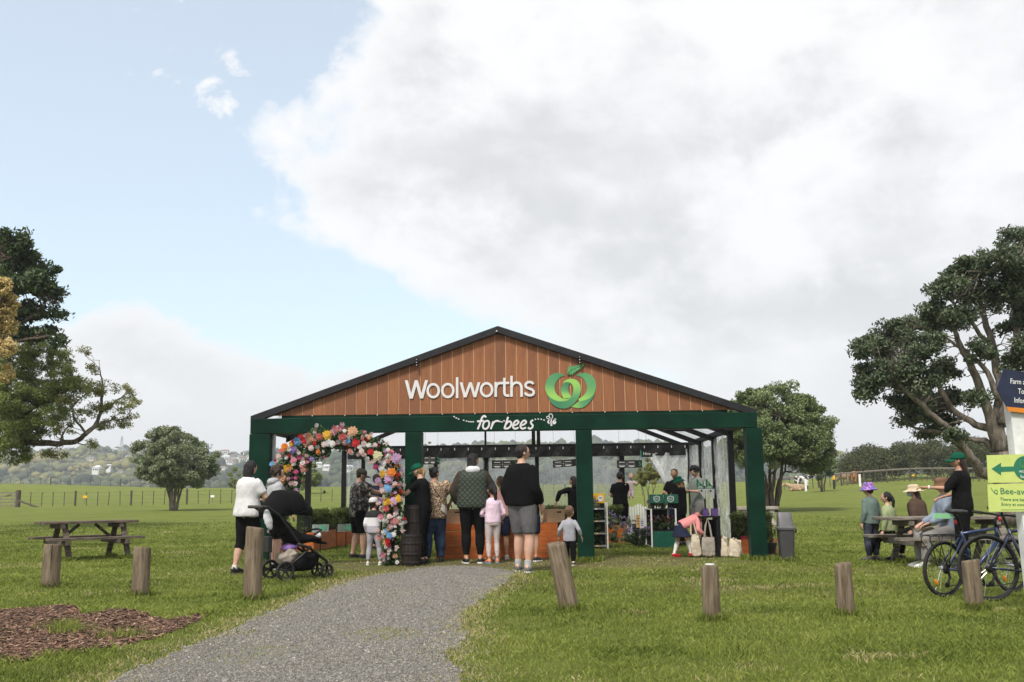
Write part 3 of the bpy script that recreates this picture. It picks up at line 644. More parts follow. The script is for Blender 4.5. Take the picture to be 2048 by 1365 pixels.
# lattice mast on the hill
p = hill_at(242, 915); mast = thing('radio_mast', 'pale lattice mast rising above the trees on the left hill', 'mast', p); m_steel = M('galvanised_steel', (.5, .52, .54), .5, .1, metal=.3); hM = 18.0
for sx, sy in ((-1, -1), (1, -1), (1, 1), (-1, 1)): MB().tube([(sx * 2, sy * 2, 0), (sx * .4, sy * .4, hM)], .22, 5).build('leg', m_steel, mast)
for i in range(6):
    z = hM * (i + .5) / 6; w = 2 - 1.6 * (i + .5) / 6; mb = MB()
    for a, b in (((-w, -w), (w, -w)), ((w, -w), (w, w)), ((w, w), (-w, w)), ((-w, w), (-w, -w))): mb.tube([(a[0], a[1], z), (b[0], b[1], z + 2)], .12, 4)
    mb.build('brace', m_steel, mast)
# ================================================================ marquee
TX, TY, TR = -.145, 17.6, R(-2.0)
TM = Matrix.Translation((TX, TY, 0)) @ Matrix.Rotation(TR, 4, 'Z'); TMI = TM.inverted()
def TL(px, py, dy=0.0):
    """photo pixel -> tent-local (x, z) on the tent's plane y = dy"""
    o = TMI @ Vector((0, 0, CAMZ)); d = TMI.to_3x3() @ ray(px, py); t = (dy - o.y) / d.y; return o.x + d.x * t, o.z + d.z * t
m_green = M('tent_green', (.0014, .023, .0125), .5, .2, 2.5, .10, 30, spec=.13)
m_black = M('frame_black', (.007, .007, .008), .5, .2, 5, .05, 40, spec=.2)
m_rafter = M('rafter_black', (.014, .014, .017), .5, .2, 5, .05, 40, spec=.3)
t = NT('gable_timber'); v = t.vec('Object', (14, 14, .9)); n1 = t.noise(v, 2.2, 6, .65, .4); oi = t.node('ShaderNodeObjectInfo'); n2 = t.noise(t.vec('Object', (1, 1, 1)), 1.4, 5, .6)
c = t.mix(t.ramp(n1, .25, .75), (.180, .060, .019), (.30, .113, .038)); c = t.mix(t.math('MULTIPLY', oi.outputs['Random'], .7), c, (.13, .045, .018)); c = t.mix(t.math('MULTIPLY', t.ramp(n2, .5, .75), .35), c, (.30, .125, .052))
t.col(c); t.set(Roughness=.62); t.bump(n1, .25, .006); m_timber = t.mat
m_seam_light = M('seam_light', (.75, .50, .28), .8, .1)  # pale tan standing for the light that shows between the gable boards
m_wtext = M('sign_white', (.60, .59, .60), .5, .03, 3)
def clear_mat(name, alpha, tint, rough=.12, streak=.25, scale=(1.2, 1.2, .22), bump=.5, fine=30):
    t = NT(name); v = t.vec('Object', scale); n = t.noise(v, fine, 5, .65, .6); n2 = t.noise(t.vec('Object', (.8, .8, .25)), 3.5, 4, .6, .8)
    a = t.math('ADD', alpha, t.math('MULTIPLY', t.ramp(n, .52, .74), streak)); a = t.math('ADD', a, t.math('MULTIPLY', t.ramp(n2, .48, .7), streak * .6))
    t.col(tint); t.set(Roughness=rough, Alpha=a); t.b.inputs['Specular IOR Level'].default_value = .6
    t.bump(t.math('ADD', n, t.math('MULTIPLY', n2, 2.0)), bump, .03)
    return t.mat
m_vinyl = clear_mat('clear_vinyl_wet', .34, (.48, .51, .56), .18, .38)
m_vinyl_side = clear_mat('clear_vinyl_crumpled', .34, (.80, .81, .83), .08, .55, (1.0, 1.0, .3), 1.0, 20)
m_vinyl_top = clear_mat('clear_vinyl_smooth', .06, (.8, .82, .85), .1, .06)
m_roofv = clear_mat('clear_roof', .30, (.74, .77, .82), .25, .25, (1, 1, 1), .5, 5)
tent = thing('marquee', 'open marquee with timber gable, dark green beam and posts and a bee sign', 'marquee', (TX, TY, 0), TR)
W2 = 4.5; DEP = 7.5
zb0 = (TL(560, 868)[1] + TL(1440, 857)[1]) / 2; zb1 = (TL(560, 838)[1] + TL(1440, 827)[1]) / 2; zap = TL(996, 654)[1]
xl, xr = TL(505, 850)[0], TL(1511, 840)[0]; xa = TL(996, 654)[0]
# beam with its recessed cap strip
MB().box(((xl + xr) / 2, .0, (zb0 + zb1) / 2), (xr - xl, .26, zb1 - zb0)).build('beam', m_green, tent, bevel=.006)
MB().box(((xl + xr) / 2 + .02, .045, zb1 + .03), (xr - xl - 1.0, .10, .07)).build('beam_cap', m_green, tent, bevel=.004)
for px in np.linspace(560, 1470, 15): x, z = TL(px, 832); MB().ball((x, -.015, zb1 + .045), .011, 6).build('bolt', m_wtext, tent)
# four green posts
for i, (a, b) in enumerate(((502, 543), (812, 845), (1152, 1184), (1488, 1526))):
    x0, x1 = TL(a, 900)[0], TL(b, 900)[0]
    if i == 3: x0, x1 = TL(1491, 900)[0], TL(1523, 900)[0]
    MB().box(((x0 + x1) / 2, .012, zb0 / 2 - .03), (x1 - x0, .27, zb0 + .05)).build('post', m_green, tent, bevel=.006)
MB().box((TL(528, 900)[0] + .12, .1, zb0 / 2), (.10, .10, zb0)).build('inner_post', M('post_steel', (.55, .56, .57), .4, .1, metal=.2), tent)
# rafters of the front gable
eL, eR = (xl + .03, zb1 + .03), (xr - .03, zb1 + .03); th = .125
def rafter(y, w, x0, z0, x1, z1, name, mat, d=.1): MB().prism([(x0, z0), (x1, z1), (x1, z1 - d), (x0, z0 - d)] if x0 < x1 else [(x1, z1), (x0, z0), (x0, z0 - d), (x1, z1 - d)], (0, y, 0), (1, 0, 0), (0, 0, 1), -w).build(name, mat, tent, bevel=.004)
rafter(-.10, .16, xl - .01, zb1 + .05, xa, zap, 'rafter', m_rafter, th); rafter(-.10, .16, xa, zap, xr + .01, zb1 + .05, 'rafter', m_rafter, th)
for px, py in ((835, 727), (1159, 722)):
    x, z = TL(px, py); MB().box((x, -.115, z), (.045, .02, .15)).build('bracket', m_black, tent)
    for dz in (-.05, 0, .05): MB().ball((x, -.13, z + dz), .009, 6).build('bolt', m_wtext, tent)
x, z = TL(994, 665); MB().ball((x, -.115, z), .016, 8).build('bolt', m_wtext, tent)
# gable boards, each one a piece
bw = .191; gap = .009; x = xl + .33; zbot = zb1 + .055
def ztop(q):
    return zap - .07 - (xa - q) * (zap - zb1 - .05) / (xa - xl) if q < xa else zap - .07 - (q - xa) * (zap - zb1 - .05) / (xr - xa)
rgb = np.random.default_rng(3)
while x < xr - .3:
    a, b = x, min(x + bw - gap, xr - .28); za, zb_ = ztop(a), ztop(b); pts = [(a, zbot), (b, zbot)]
    if zb_ > zbot: pts.append((b, zb_))
    if a < xa < b: pts.append((xa, zap - .07))
    if za > zbot: pts.append((a, za))
    if len(pts) >= 3:
        y0 = -.012 + rgb.uniform(-.0025, .0025); cx = (a + b) / 2
        MB().prism([(p[0] - cx, p[1]) for p in pts], (0, y0 + .02, 0), (1, 0, 0), (0, 0, 1), .02).build('gable_board', m_timber, tent, loc=(cx, 0, 0))
    x += bw
MB().prism([(xl + .42, zbot + .01), (xr - .42, zbot + .01), (xa, zap - .12)], (0, -.001, 0), (1, 0, 0), (0, 0, 1), .004).build('gable_light_backing', m_seam_light, tent)  # added sheet: light coming through the board gaps, given as tan colour
# lettering ------------------------------------------------------
def ribbon(mb, pts, w, y, d, mi=0, close=False):
    """constant-width flat stroke (tent-local x,z points) extruded towards the viewer"""
    P2 = [np.array(p, float) for p in pts]; n = len(P2); Lf, Rt = [], []
    for i in range(n):
        a = P2[(i - 1) % n] if (close or i > 0) else P2[i]; b = P2[(i + 1) % n] if (close or i < n - 1) else P2[i]
        t = (b - a); t /= np.linalg.norm(t) + 1e-9; nn = np.array([-t[1], t[0]]); Lf.append(P2[i] + nn * w / 2); Rt.append(P2[i] - nn * w / 2)
    vs_ = []
    for q in (0, 1):
        for i in range(n): vs_ += [(Lf[i][0], y - d * q, Lf[i][1]), (Rt[i][0], y - d * q, Rt[i][1])]
    fs = []; m = 2 * n
    for i in range(n if close else n - 1):
        a, b = 2 * i, 2 * ((i + 1) % n)
        fs += [(m + a, m + a + 1, m + b + 1, m + b), (a, b, b + 1, a + 1), (a, m + a, m + b, b), (a + 1, b + 1, m + b + 1, m + a + 1)]
    if not close: fs += [(0, 1, m + 1, m), (m - 2, 2 * m - 2, 2 * m - 1, m - 1)]
    mb.add(vs_, fs, mi); return mb
def curve(pts, sub=6):
    P2 = [np.array(p, float) for p in pts]; out = []
    for i in range(len(P2) - 1):
        p0 = P2[max(i - 1, 0)]; p1 = P2[i]; p2 = P2[i + 1]; p3 = P2[min(i + 2, len(P2) - 1)]
        for s in range(sub):
            t = s / sub; out.append(.5 * ((2 * p1) + (-p0 + p2) * t + (2 * p0 - 5 * p1 + 4 * p2 - p3) * t * t + (-p0 + 3 * p1 - 3 * p2 + p3) * t ** 3))
    out.append(P2[-1]); return [tuple(q) for q in out]
def zoomer(ox, oy, s, dy): return lambda pts: [TL(ox + a / s, oy + b / s, dy) for a, b in pts]
Z = zoomer(790, 730, 6.827, -.04); k1 = PXM(17.6) / 6.827
_sc = [0]
def slant(mb, x0, y0, x1, y1, hw=21):
    _sc[0] += 1
    q = Z([(x0 - hw, y0), (x0 + hw, y0), (x1 + hw, y1), (x1 - hw, y1)]); q = q[::-1] if y1 > y0 else q
    c = sum((q[i][0] * q[(i + 1) % 4][1] - q[(i + 1) % 4][0] * q[i][1]) for i in range(4))
    if c < 0: q = q[::-1]
    mb.prism(q, (0, -.022 - .0012 * (_sc[0] % 4), 0), (1, 0, 0), (0, 0, 1), .009)
def oval(mb, cx, cy, ro=(93, 106), ri=(58, 70)):
    pts = [(cx + math.cos(a) * (ro[0] + ri[0]) / 2, cy + math.sin(a) * (ro[1] + ri[1]) / 2) for a in np.linspace(0, 2 * math.pi, 41)[:-1]]
    ribbon(mb, Z(pts), 34 * k1, -.022, .009, close=True)
def letter(fn): mb = MB(); fn(mb); return mb.build('letter', m_wtext, tent)
def L_W(mb):
    slant(mb, 153, 211, 218, 462); slant(mb, 290, 210, 221, 462); slant(mb, 290, 210, 360, 459); slant(mb, 430, 209, 362, 459)
def L_w(mb):
    slant(mb, 902, 240, 957, 445, 19); slant(mb, 1030, 239, 957, 445, 19); slant(mb, 1030, 239, 1090, 443, 19); slant(mb, 1147, 238, 1090, 443, 19)
def L_path(*paths):
    def f(mb):
        for j, p in enumerate(paths): ribbon(mb, Z(curve(p) if len(p) > 2 else p), 34 * k1, -.022 - .0015 * j - .0004 * len(p), .009)
    return f
letter(L_W); letter(lambda mb: oval(mb, 521, 353)); letter(lambda mb: oval(mb, 720, 351)); letter(L_path([(848, 170), (848, 455)])); letter(L_w); letter(lambda mb: oval(mb, 1250, 340))
letter(L_path([(1375, 233), (1375, 438)], [(1378, 320), (1388, 278), (1412, 255), (1440, 249)])); letter(L_path([(1493, 178), (1493, 330), (1494, 380), (1506, 410), (1530, 420), (1562, 420)], [(1432, 249), (1560, 247)]))
letter(L_path([(1591, 150), (1591, 437)], [(1592, 330), (1600, 280), (1630, 250), (1668, 243), (1702, 256), (1722, 288), (1728, 335), (1728, 437)]))
letter(L_path([(1890, 262), (1865, 240), (1830, 235), (1795, 250), (1781, 280), (1797, 308), (1835, 325), (1875, 342), (1894, 370), (1885, 400), (1855, 415), (1815, 413), (1788, 398), (1773, 378)]))
# logo -----------------------------------------------------------
t = NT('logo_green'); at = t.node('ShaderNodeAttribute'); at.attribute_name = 'rnd'; t.col(t.cramp(at.outputs['Fac'], [(0, (.035, .17, .085)), (.45, (.085, .28, .105)), (1, (.26, .50, .095))])); t.set(Roughness=.45); m_logo = t.mat
ZL = zoomer(1060, 710, 11.375, -.045)
def resamp(pts, n):
    p = np.array(curve(pts, 8)); s = np.concatenate([[0], np.cumsum(np.linalg.norm(np.diff(p, axis=0), axis=1))]); q = np.linspace(0, s[-1], n); return np.stack([np.interp(q, s, p[:, 0]), np.interp(q, s, p[:, 1])], 1)
logo = None
def band(outer, inner, grad, lay, n=44):
    o = resamp(ZL(outer), n); i_ = resamp(ZL(inner), n); y = -.020 - lay * .0035; V = []
    for dy in (0, -.002):
        for a, b in zip(o, i_): V += [(a[0], y + dy, a[1]), (b[0], y + dy, b[1])]
    F = []
    for k in range(n - 1):
        a = 2 * k; m = 2 * n
        F += [(m + a, m + a + 1, m + a + 3, m + a + 2), (a, a + 2, a + 3, a + 1), (a, m + a, m + a + 2, a + 2), (a + 1, a + 3, m + a + 3, m + a + 1)]
    g = np.interp(np.linspace(0, 1, n), np.linspace(0, 1, len(grad)), grad)
    me = npmesh('logo_band', np.array(V), np.array(F), {'rnd': np.tile(np.repeat(g, 2), 2)}); me.shade_flat(); return link('logo_band', me, m_logo, tent)
band([(1040, 470), (1120, 425), (1220, 405), (1330, 425), (1430, 495), (1490, 600), (1505, 720), (1480, 830), (1430, 920), (1350, 990), (1230, 1035), (1120, 1055)], [(1040, 470), (1110, 478), (1180, 510), (1250, 590), (1290, 690), (1298, 760), (1280, 840), (1240, 900), (1180, 955), (1150, 975), (1125, 990), (1100, 1000)], [.2, .35, .45, .45, .6, .9, 1], 0)
band([(1480, 850), (1440, 960), (1370, 1060), (1280, 1150), (1190, 1200), (1100, 1212), (1020, 1200), (950, 1180)], [(1480, 850), (1430, 920), (1350, 990), (1230, 1035), (1150, 1052), (1110, 1060), (1040, 1110), (950, 1180)], [.3, .0, .2, .4, .7, .9], 1)
band([(805, 470), (720, 425), (640, 408), (540, 425), (450, 480), (380, 580), (350, 680), (345, 760), (370, 850), (430, 940), (520, 1010), (620, 1050), (700, 1060), (800, 1050), (880, 1020), (930, 970)], [(805, 470), (740, 485), (680, 515), (610, 590), (570, 670), (560, 760), (580, 850), (620, 910), (680, 960), (740, 990), (790, 1000), (850, 998), (880, 985), (900, 972), (915, 965), (930, 960)], [.1, .2, .3, .4, .75, 1, .95, .85, .9], 0)
band([(920, 640), (830, 620), (760, 660), (715, 740), (705, 810), (720, 900), (770, 995)], [(920, 640), (890, 670), (875, 740), (870, 800), (890, 870), (920, 935), (935, 965)], [.1, 0, .15, .45, .9, 1], 1)
band([(760, 622), (800, 585), (860, 555), (940, 545), (1030, 560), (1100, 610), (1145, 690), (1160, 780), (1145, 880), (1100, 980), (1040, 1070), (960, 1150), (880, 1200), (790, 1222), (680, 1215), (580, 1175), (500, 1110), (430, 1000), (370, 860)], [(760, 655), (800, 628), (840, 620), (890, 625), (940, 655), (980, 720), (990, 790), (975, 870), (940, 950), (900, 995), (860, 1030), (800, 1052), (740, 1062), (680, 1062), (620, 1052), (560, 1032), (500, 998), (430, 942), (370, 860)], [.95, .9, .95, .85, .6, .3, .15, .1, 0, .05, .15, .2], 2)
fern = [(840, 470)]
up_ = [(858, 330), (870, 240), (885, 290), (905, 235), (920, 285), (945, 235), (958, 280), (985, 232), (995, 272), (1025, 230), (1035, 265), (1065, 230), (1072, 258), (1105, 222), (1112, 248), (1145, 212), (1152, 235), (1185, 200), (1240, 185)]
lo_ = [(1232, 215), (1200, 285), (1195, 255), (1165, 315), (1155, 285), (1120, 350), (1110, 315), (1075, 385), (1065, 345), (1035, 415), (1020, 375), (1000, 445), (980, 405), (975, 475), (945, 430), (930, 470), (905, 450), (880, 445)]
q = ZL(fern + up_ + lo_)[::-1]
mb = MB().prism(q, (0, -.034, 0), (1, 0, 0), (0, 0, 1), .008); mb.build('logo_fern', M('logo_fern', (.075, .26, .10), .5, .25, 9), tent)
mb = MB(); ribbon(mb, ZL(curve([(850, 460), (890, 390), (980, 330), (1080, 285), (1180, 245)])), 7 * k1 * .6, -.043, .004); mb.build('logo_vein', M('logo_vein', (.02, .07, .03), .5, .1), tent)
# "for bees", its dotted flight and the bee ------------------------
ZB = zoomer(880, 820, 6.4, -.14); k2 = PXM(17.6) / 6.4; yb = -.134
def script(*paths, w=23, name='letter', mat=None):
    mb = MB()
    for j, p in enumerate(paths): ribbon(mb, ZB(curve(p)), w * k2, yb - j * .002, .008)
    return mb.build(name, mat or m_wtext, tent)
script([(588, 98), (572, 79), (550, 86), (530, 120), (510, 185), (482, 250)], [(474, 149), (515, 146), (562, 142)])
script([(600, 141), (565, 160), (549, 205), (560, 238), (590, 244), (620, 215), (630, 170), (616, 144), (596, 142)])
script([(682, 150), (668, 195), (650, 248)], [(664, 205), (690, 162), (722, 143), (758, 146)])
script([(872, 92), (850, 160), (824, 240)], [(838, 195), (868, 157), (898, 150), (912, 174), (900, 213), (865, 239), (822, 238)])
for dx in (0, 97): script([(938, 203), (980, 187), (1006, 160), (990, 139), (960, 150), (936, 190), (936, 225), (962, 243), (1004, 228)] if dx == 0 else [(a + dx, b - 1) for a, b in [(938, 203), (980, 187), (1006, 160), (990, 139), (960, 150), (936, 190), (936, 225), (962, 243), (1004, 228)]])
script([(1192, 132), (1166, 150), (1166, 176), (1186, 197), (1180, 226), (1150, 243), (1126, 226)])
for a, b in ((180, 88), (208, 105), (238, 118), (303, 135), (340, 145), (370, 152), (398, 154), (425, 154), (770, 152), (795, 155), (820, 142), (1220, 122), (1258, 119), (1296, 122), (1332, 132)):
    script([(a - 9, b - 3), (a, b), (a + 9, b + 3)], w=14, name='trail_dash')
script([(1398, 120), (1370, 108), (1366, 90), (1390, 84), (1412, 112)], [(1412, 114), (1394, 78), (1408, 54), (1434, 60), (1442, 92), (1428, 116)], w=9, name='bee_wings')
q = ZB([(1462 + 25 * math.cos(a), 160 + 26 * math.sin(a)) for a in np.linspace(0, 2 * math.pi, 19)[:-1]])[::-1]
MB().prism(q, (0, yb, 0), (1, 0, 0), (0, 0, 1), .008).build('bee_head', m_wtext, tent)
script([(1400, 124), (1388, 150), (1400, 180)], w=13, name='bee_stripe'); script([(1428, 122), (1420, 158), (1430, 192)], w=15, name='bee_stripe'); script([(1376, 140), (1376, 158), (1384, 172)], w=7, name='bee_stripe')
script([(1412, 188), (1425, 204), (1438, 192)], w=9, name='bee_sting'); script([(1455, 135), (1466, 118), (1484, 112)], [(1468, 138), (1480, 128), (1488, 124)], w=6, name='bee_feelers')
q = ZB([(1466 + 6 * math.cos(a), 152 + 6 * math.sin(a)) for a in np.linspace(0, 2 * math.pi, 11)[:-1]])[::-1]; MB().prism(q, (0, yb - .008, 0), (1, 0, 0), (0, 0, 1), .003).build('bee_eye', m_green, tent)
# side frames, roof, back ------------------------------------------
bays = [0, 1.85, 3.75, 5.6, 7.5]; xi, xo = xl + .12, xr - .12; ze = zb0 + .04
slope = (zap - zb1) / (xr - xa)
for y in bays[1:]:
    for x in ((xi, xo) if y in (bays[2], bays[4]) else (xo,)): MB().box((x, y, ze / 2), (.11, .11, ze)).build('side_post', m_black, tent, bevel=.004)
    for x in (xi, xo):
        MB().prism([(x, ze + .02), (xa, zap - .1), (xa, zap - .2), (x, ze - .09)] if x < xa else [(xa, zap - .1), (x, ze + .02), (x, ze - .09), (xa, zap - .2)], (0, y, 0), (1, 0, 0), (0, 0, 1), -.07).build('roof_rafter', m_black, tent)
for x in (xi, xo): MB().box((x, DEP / 2, ze + .05), (.10, DEP - .3, .10)).build('eave_rail', m_black, tent)
for f in (0.02, .5):
    for s in (-1, 1):
        x = xa + (xo - xa) * f if s > 0 else xa + (xi - xa) * f; z = zap - .13 - abs(x - xa) * slope
        MB().box((x, DEP / 2, z), (.05, DEP - .3, .06)).build('purlin', m_black, tent)
for s in (-1, 1):
    for j in range(4):
        y0, y1 = bays[j] + .06, bays[j + 1] + .03; V = []; F = []
        for a in range(9):
            for b in range(7):
                u, w = a / 8, b / 6; x = xa + ((xo if s > 0 else xi) - xa) * u; y = y0 + (y1 - y0) * w
                V.append((x, y, zap - .06 - abs(x - xa) * (zap - .06 - ze - .1) / (xo - xa) - .03 * math.sin(math.pi * w) * math.sin(math.pi * min(1, u * 1.2)) + rgb.uniform(-.004, .004)))
        for a in range(8):
            for b in range(6): i0 = a * 7 + b; F.append((i0, i0 + 1, i0 + 8, i0 + 7))
        MB().add(V, F).build('roof_panel', m_roofv, tent, smooth=True)
# hung rail seen under the beam at the right
x0, z0 = TL(1328, 861, 1.0); x1, z1 = TL(1372, 861, 1.0); MB().tube([(x0, 1.0, z0), (x1, 1.0, z0)], .025, 8).build('light_tube', m_black, tent)
# back wall: rail, pelmet, posts, clear sheets
yb_ = DEP; zr = TL(1050, 892, yb_)[1]
MB().box(((xi + xo) / 2, yb_, zr), (xo - xi, .09, .07)).build('back_rail', m_black, tent)
bposts = [726, 871, 972, 1074, 1243]
for px in bposts:
    x, _ = TL(px, 950, yb_); w = {972: .16, 1074: .10, 1243: .16}.get(px, .10)
    MB().box((x, yb_ + .06, zr / 2), (w, .09, zr)).build('back_post', m_black, tent)
for px, w in ((971, .05), (1067, .09), (1077, .09)):
    x, _ = TL(px, 880, yb_); zt = zap - .12 - abs(x - xa) * slope; MB().box((x, yb_ - .02, (zr + zt) / 2), (w, .06, zt - zr)).build('gable_strut', m_black, tent)
m_pel = M('pelmet_black', (.008, .008, .009), .4, .3, 7, .7, 9, spec=.4, stretch=(1, 1, .5), bdist=.05)
xs_ = np.linspace(xi + .1, xo - .1, 121); V = []; F = []
for i, x in enumerate(xs_):
    for j in range(4):
        z = zr - .03 - j * .085 - (.004 * math.sin(i * .4) if j == 3 else 0); V.append((x, yb_ - .06 - .025 * math.sin(i * .75 + j * .5) * j / 3 - .01 * math.sin(i * 2.1), z))
for i in range(120):
    for j in range(3): F.append((i * 4 + j, i * 4 + j + 1, i * 4 + j + 5, i * 4 + j + 4))
MB().add(V, F).build('pelmet', m_pel, tent, smooth=True)
for px in np.arange(640, 1380, 27): x, z = TL(px, 897, yb_); MB().box((x, yb_ - .10, zr - .07), (.018, .012, .06)).build('clip', m_wtext, tent)
def vsheet(name, x0, x1, z0, z1, y, mat, folds=9, amp=.03, n=40, seed=0, dz=None):
    rg = np.random.default_rng(seed); ph = rg.uniform(0, 6.28, 3); V = []; F = []; m_ = 8
    for i in range(n + 1):
        u = i / n; x = x0 + (x1 - x0) * u
        for j in range(m_ + 1):
            w = j / m_; zt = z1; zl = z0 if dz is None else z0 + dz(u)
            V.append((x + .01 * math.sin(w * 9 + u * 20), y + amp * (math.sin(u * folds * 3 + ph[0] + w) + .5 * math.sin(u * folds * 7 + ph[1] - w * 2) + .4 * math.sin(w * 6 + u * 4 + ph[2])) * (.3 + .7 * w), zt + (zl - zt) * w))
    for i in range(n):
        for j in range(m_): a = i * (m_ + 1) + j; F.append((a, a + 1, a + m_ + 2, a + m_ + 1))
    return MB().add(V, F).build(name, mat, tent, smooth=True)
zc = zr - .27
bx = [xi + .05] + [TL(p, 950, yb_)[0] for p in bposts]
for i in range(len(bx) - 1):
    if bx[i + 1] - bx[i] > .3: vsheet('clear_curtain', bx[i] + .05, bx[i + 1] - .05, .25, zc, yb_ - .02, m_vinyl, 3, .015, seed=i)
# gable infill, clear
MB().add([(xi + .2, yb_ + .03, zr + .05), (xo - .2, yb_ + .03, zr + .05), (xa, yb_ + .03, zap - .2)], [(0, 1, 2)]).build('clear_gable', m_vinyl_top, tent)
# last bay: curtain tied back to the corner, with its rolled edge
xA, zA = TL(1297, 908, yb_); xB = xo - .08
V = []; F = []; n = 20
for i in range(n + 1):
    u = i / n; x = xA + (xB - xA) * u; zl = zA - (zA - .55) * min(1, u * 1.25) ** 1.1
    for j in range(7): w = j / 6; V.append((x + .03 * math.sin(j + i), yb_ - .05 + .035 * math.sin(u * 22 + w * 5), zA + .02 + (zl - zA) * w))
for i in range(n):
    for j in range(6): a = i * 7 + j; F.append((a, a + 1, a + 8, a + 7))
MB().add(V, F).build('tied_curtain', m_vinyl_side, tent, smooth=True)
mb = MB()
for k in range(4):
    xe, zz = TL(1350 + k * 3, 1000 + k * 6, yb_); mb.tube([(xA + .04 * k, yb_ - .1, zA), ((xA + xe) / 2 + .03 * k, yb_ - .12, (zA + zz) / 2 - .05), (xe, yb_ - .1, zz)], .018, 6, flat=(1, .6))
mb.build('curtain_roll', m_vinyl_side, tent, smooth=True)
# right side curtains, crumpled, hung in the bays
def side_sheet(y0, y1, z0, seed):
    rg = np.random.default_rng(seed); ph = rg.uniform(0, 6.28, 6); V = []; F = []; n, m_ = 44, 26
    for i in range(n + 1):
        u = i / n; y = y0 + (y1 - y0) * u
        for j in range(m_ + 1):
            w = j / m_; z = ze - .02 + (z0 - ze) * w
            d = .028 * math.sin(u * 26 + ph[0] + 1.2 * math.sin(w * 4 + ph[1])) + .016 * math.sin(u * 61 + w * 5 + ph[2]) + .012 * math.sin(w * 17 + u * 9 + ph[3]) + .010 * math.sin(w * 39 - u * 23 + ph[4])
            V.append((xo - .01 + d * (.4 + .6 * w), y, z))
    for i in range(n):
        for j in range(m_): a = i * (m_ + 1) + j; F.append((a, a + 1, a + m_ + 2, a + m_ + 1))
    MB().add(V, F).build('side_curtain', m_vinyl_side, tent, smooth=True)
for k, (a, b) in enumerate(((1.95, 3.68), (3.83, 5.53), (5.68, 7.4))): side_sheet(a, b, .28, 60 + k)
# ================================================================ people
def remesh(mb, voxel, name='mesh', it=2, wr=0.0, wf=9.0, seed=0):
    me = mb.mesh('tmp'); ob = bpy.data.objects.new('tmp', me); COL.objects.link(ob)
    md = ob.modifiers.new('r', 'REMESH'); md.mode = 'VOXEL'; md.voxel_size = voxel; md.use_smooth_shade = True
    dg = bpy.context.evaluated_depsgraph_get(); ev = ob.evaluated_get(dg); out = bpy.data.meshes.new_from_object(ev)
    bpy.data.objects.remove(ob); bpy.data.meshes.remove(me)
    bm = bmesh.new(); bm.from_mesh(out)
    for _ in range(it): bmesh.ops.smooth_vert(bm, verts=bm.verts, factor=.5, use_axis_x=True, use_axis_y=True, use_axis_z=True)
    if wr:
        bm.normal_update(); o = Vector((seed * 3.1, seed * 1.7, 0))
        for v in bm.verts:
            q = v.co * wf + o
            v.co += v.normal * (wr * (mnoise.noise(Vector((q.x, q.y, q.z * .55))) + .55 * mnoise.noise(q * 2.3)))
    bm.to_mesh(out); bm.free(); out.name = name; return out
def ik(a, c, l1, l2, hint):
    a, c = Vector(a), Vector(c); d = c - a; L = d.length
    if L > (l1 + l2) * .995: c = a + d * ((l1 + l2) * .995 / L); d = c - a; L = d.length
    t = d / L; x = (l1 * l1 - l2 * l2 + L * L) / (2 * L); h = math.sqrt(max(l1 * l1 - x * x, 1e-8))
    hv = Vector(hint); hv = hv - t * hv.dot(t); hv = hv.normalized() if hv.length > 1e-6 else Vector((0, 1, 0))
    return a + t * x + hv * h, c
def along(J, t):
    i = min(int(t), len(J) - 2); f = t - i; return J[i] + (J[i + 1] - J[i]) * f
def limb(mb, J, prof, n=12):
    mb.tube([along(J, t) for t, r in prof], [r for t, r in prof], n)
SK = {k: None for k in ('light', 'tan', 'brown', 'pale')}
def skin(name, c):
    t = NT('skin_' + name); n = t.noise(t.vec('Object'), 9, 4, .6); t.col(t.mix(t.ramp(n, .3, .7), tuple(q * .85 for q in c), c)); t.set(Roughness=.55); t.b.inputs['Subsurface Weight'].default_value = .08; t.b.inputs['Subsurface Radius'].default_value = (.02, .008, .004); SK[name] = t.mat
skin('light', (.52, .31, .225)); skin('tan', (.40, .215, .135)); skin('brown', (.27, .14, .085)); skin('pale', (.60, .40, .32))
def cloth(name, c, var=.10, rough=.9, bump=.35):
    nm = 'cloth_' + name
    if nm in MATS: return MATS[nm]
    t = NT(nm); v = t.vec('Object'); n = t.noise(v, 7, 5, .6); fo = t.noise(t.vec('Object', (1, 1, .45)), 15, 3, .5, 1.2)
    t.col(t.mix(t.ramp(n, .3, .7), tuple(q * (1 - var * 1.6) for q in c), tuple(min(1, q * (1 + var)) for q in c))); t.set(Roughness=rough); t.b.inputs['Specular IOR Level'].default_value = .12
    t.bump(t.math('ADD', t.math('MULTIPLY', t.noise(v, 140), .06), fo), .42, .03); MATS[nm] = t.mat; return t.mat
def hairm(name, c): return M('hair_' + name, c, .5, .35, 5, .8, 22, spec=.35, stretch=(6, 6, 1.2), bdist=.02)
H_BLACK, H_BROWN, H_DKBR, H_BLOND, H_GREY, H_LTBR = hairm('black', (.012, .010, .010)), hairm('brown', (.045, .026, .017)), hairm('dark_brown', (.020, .013, .011)), hairm('blonde', (.38, .24, .11)), hairm('greying', (.10, .09, .085)), hairm('light_brown', (.13, .075, .042))
m_eye = M('eye_dark', (.02, .015, .012), .25, .05); m_lip = M('lip', (.30, .12, .10), .5, .05)
m_sole = M('shoe_sole', (.72, .71, .68), .7, .1); m_soled = M('shoe_sole_dark', (.03, .03, .03), .8, .1)
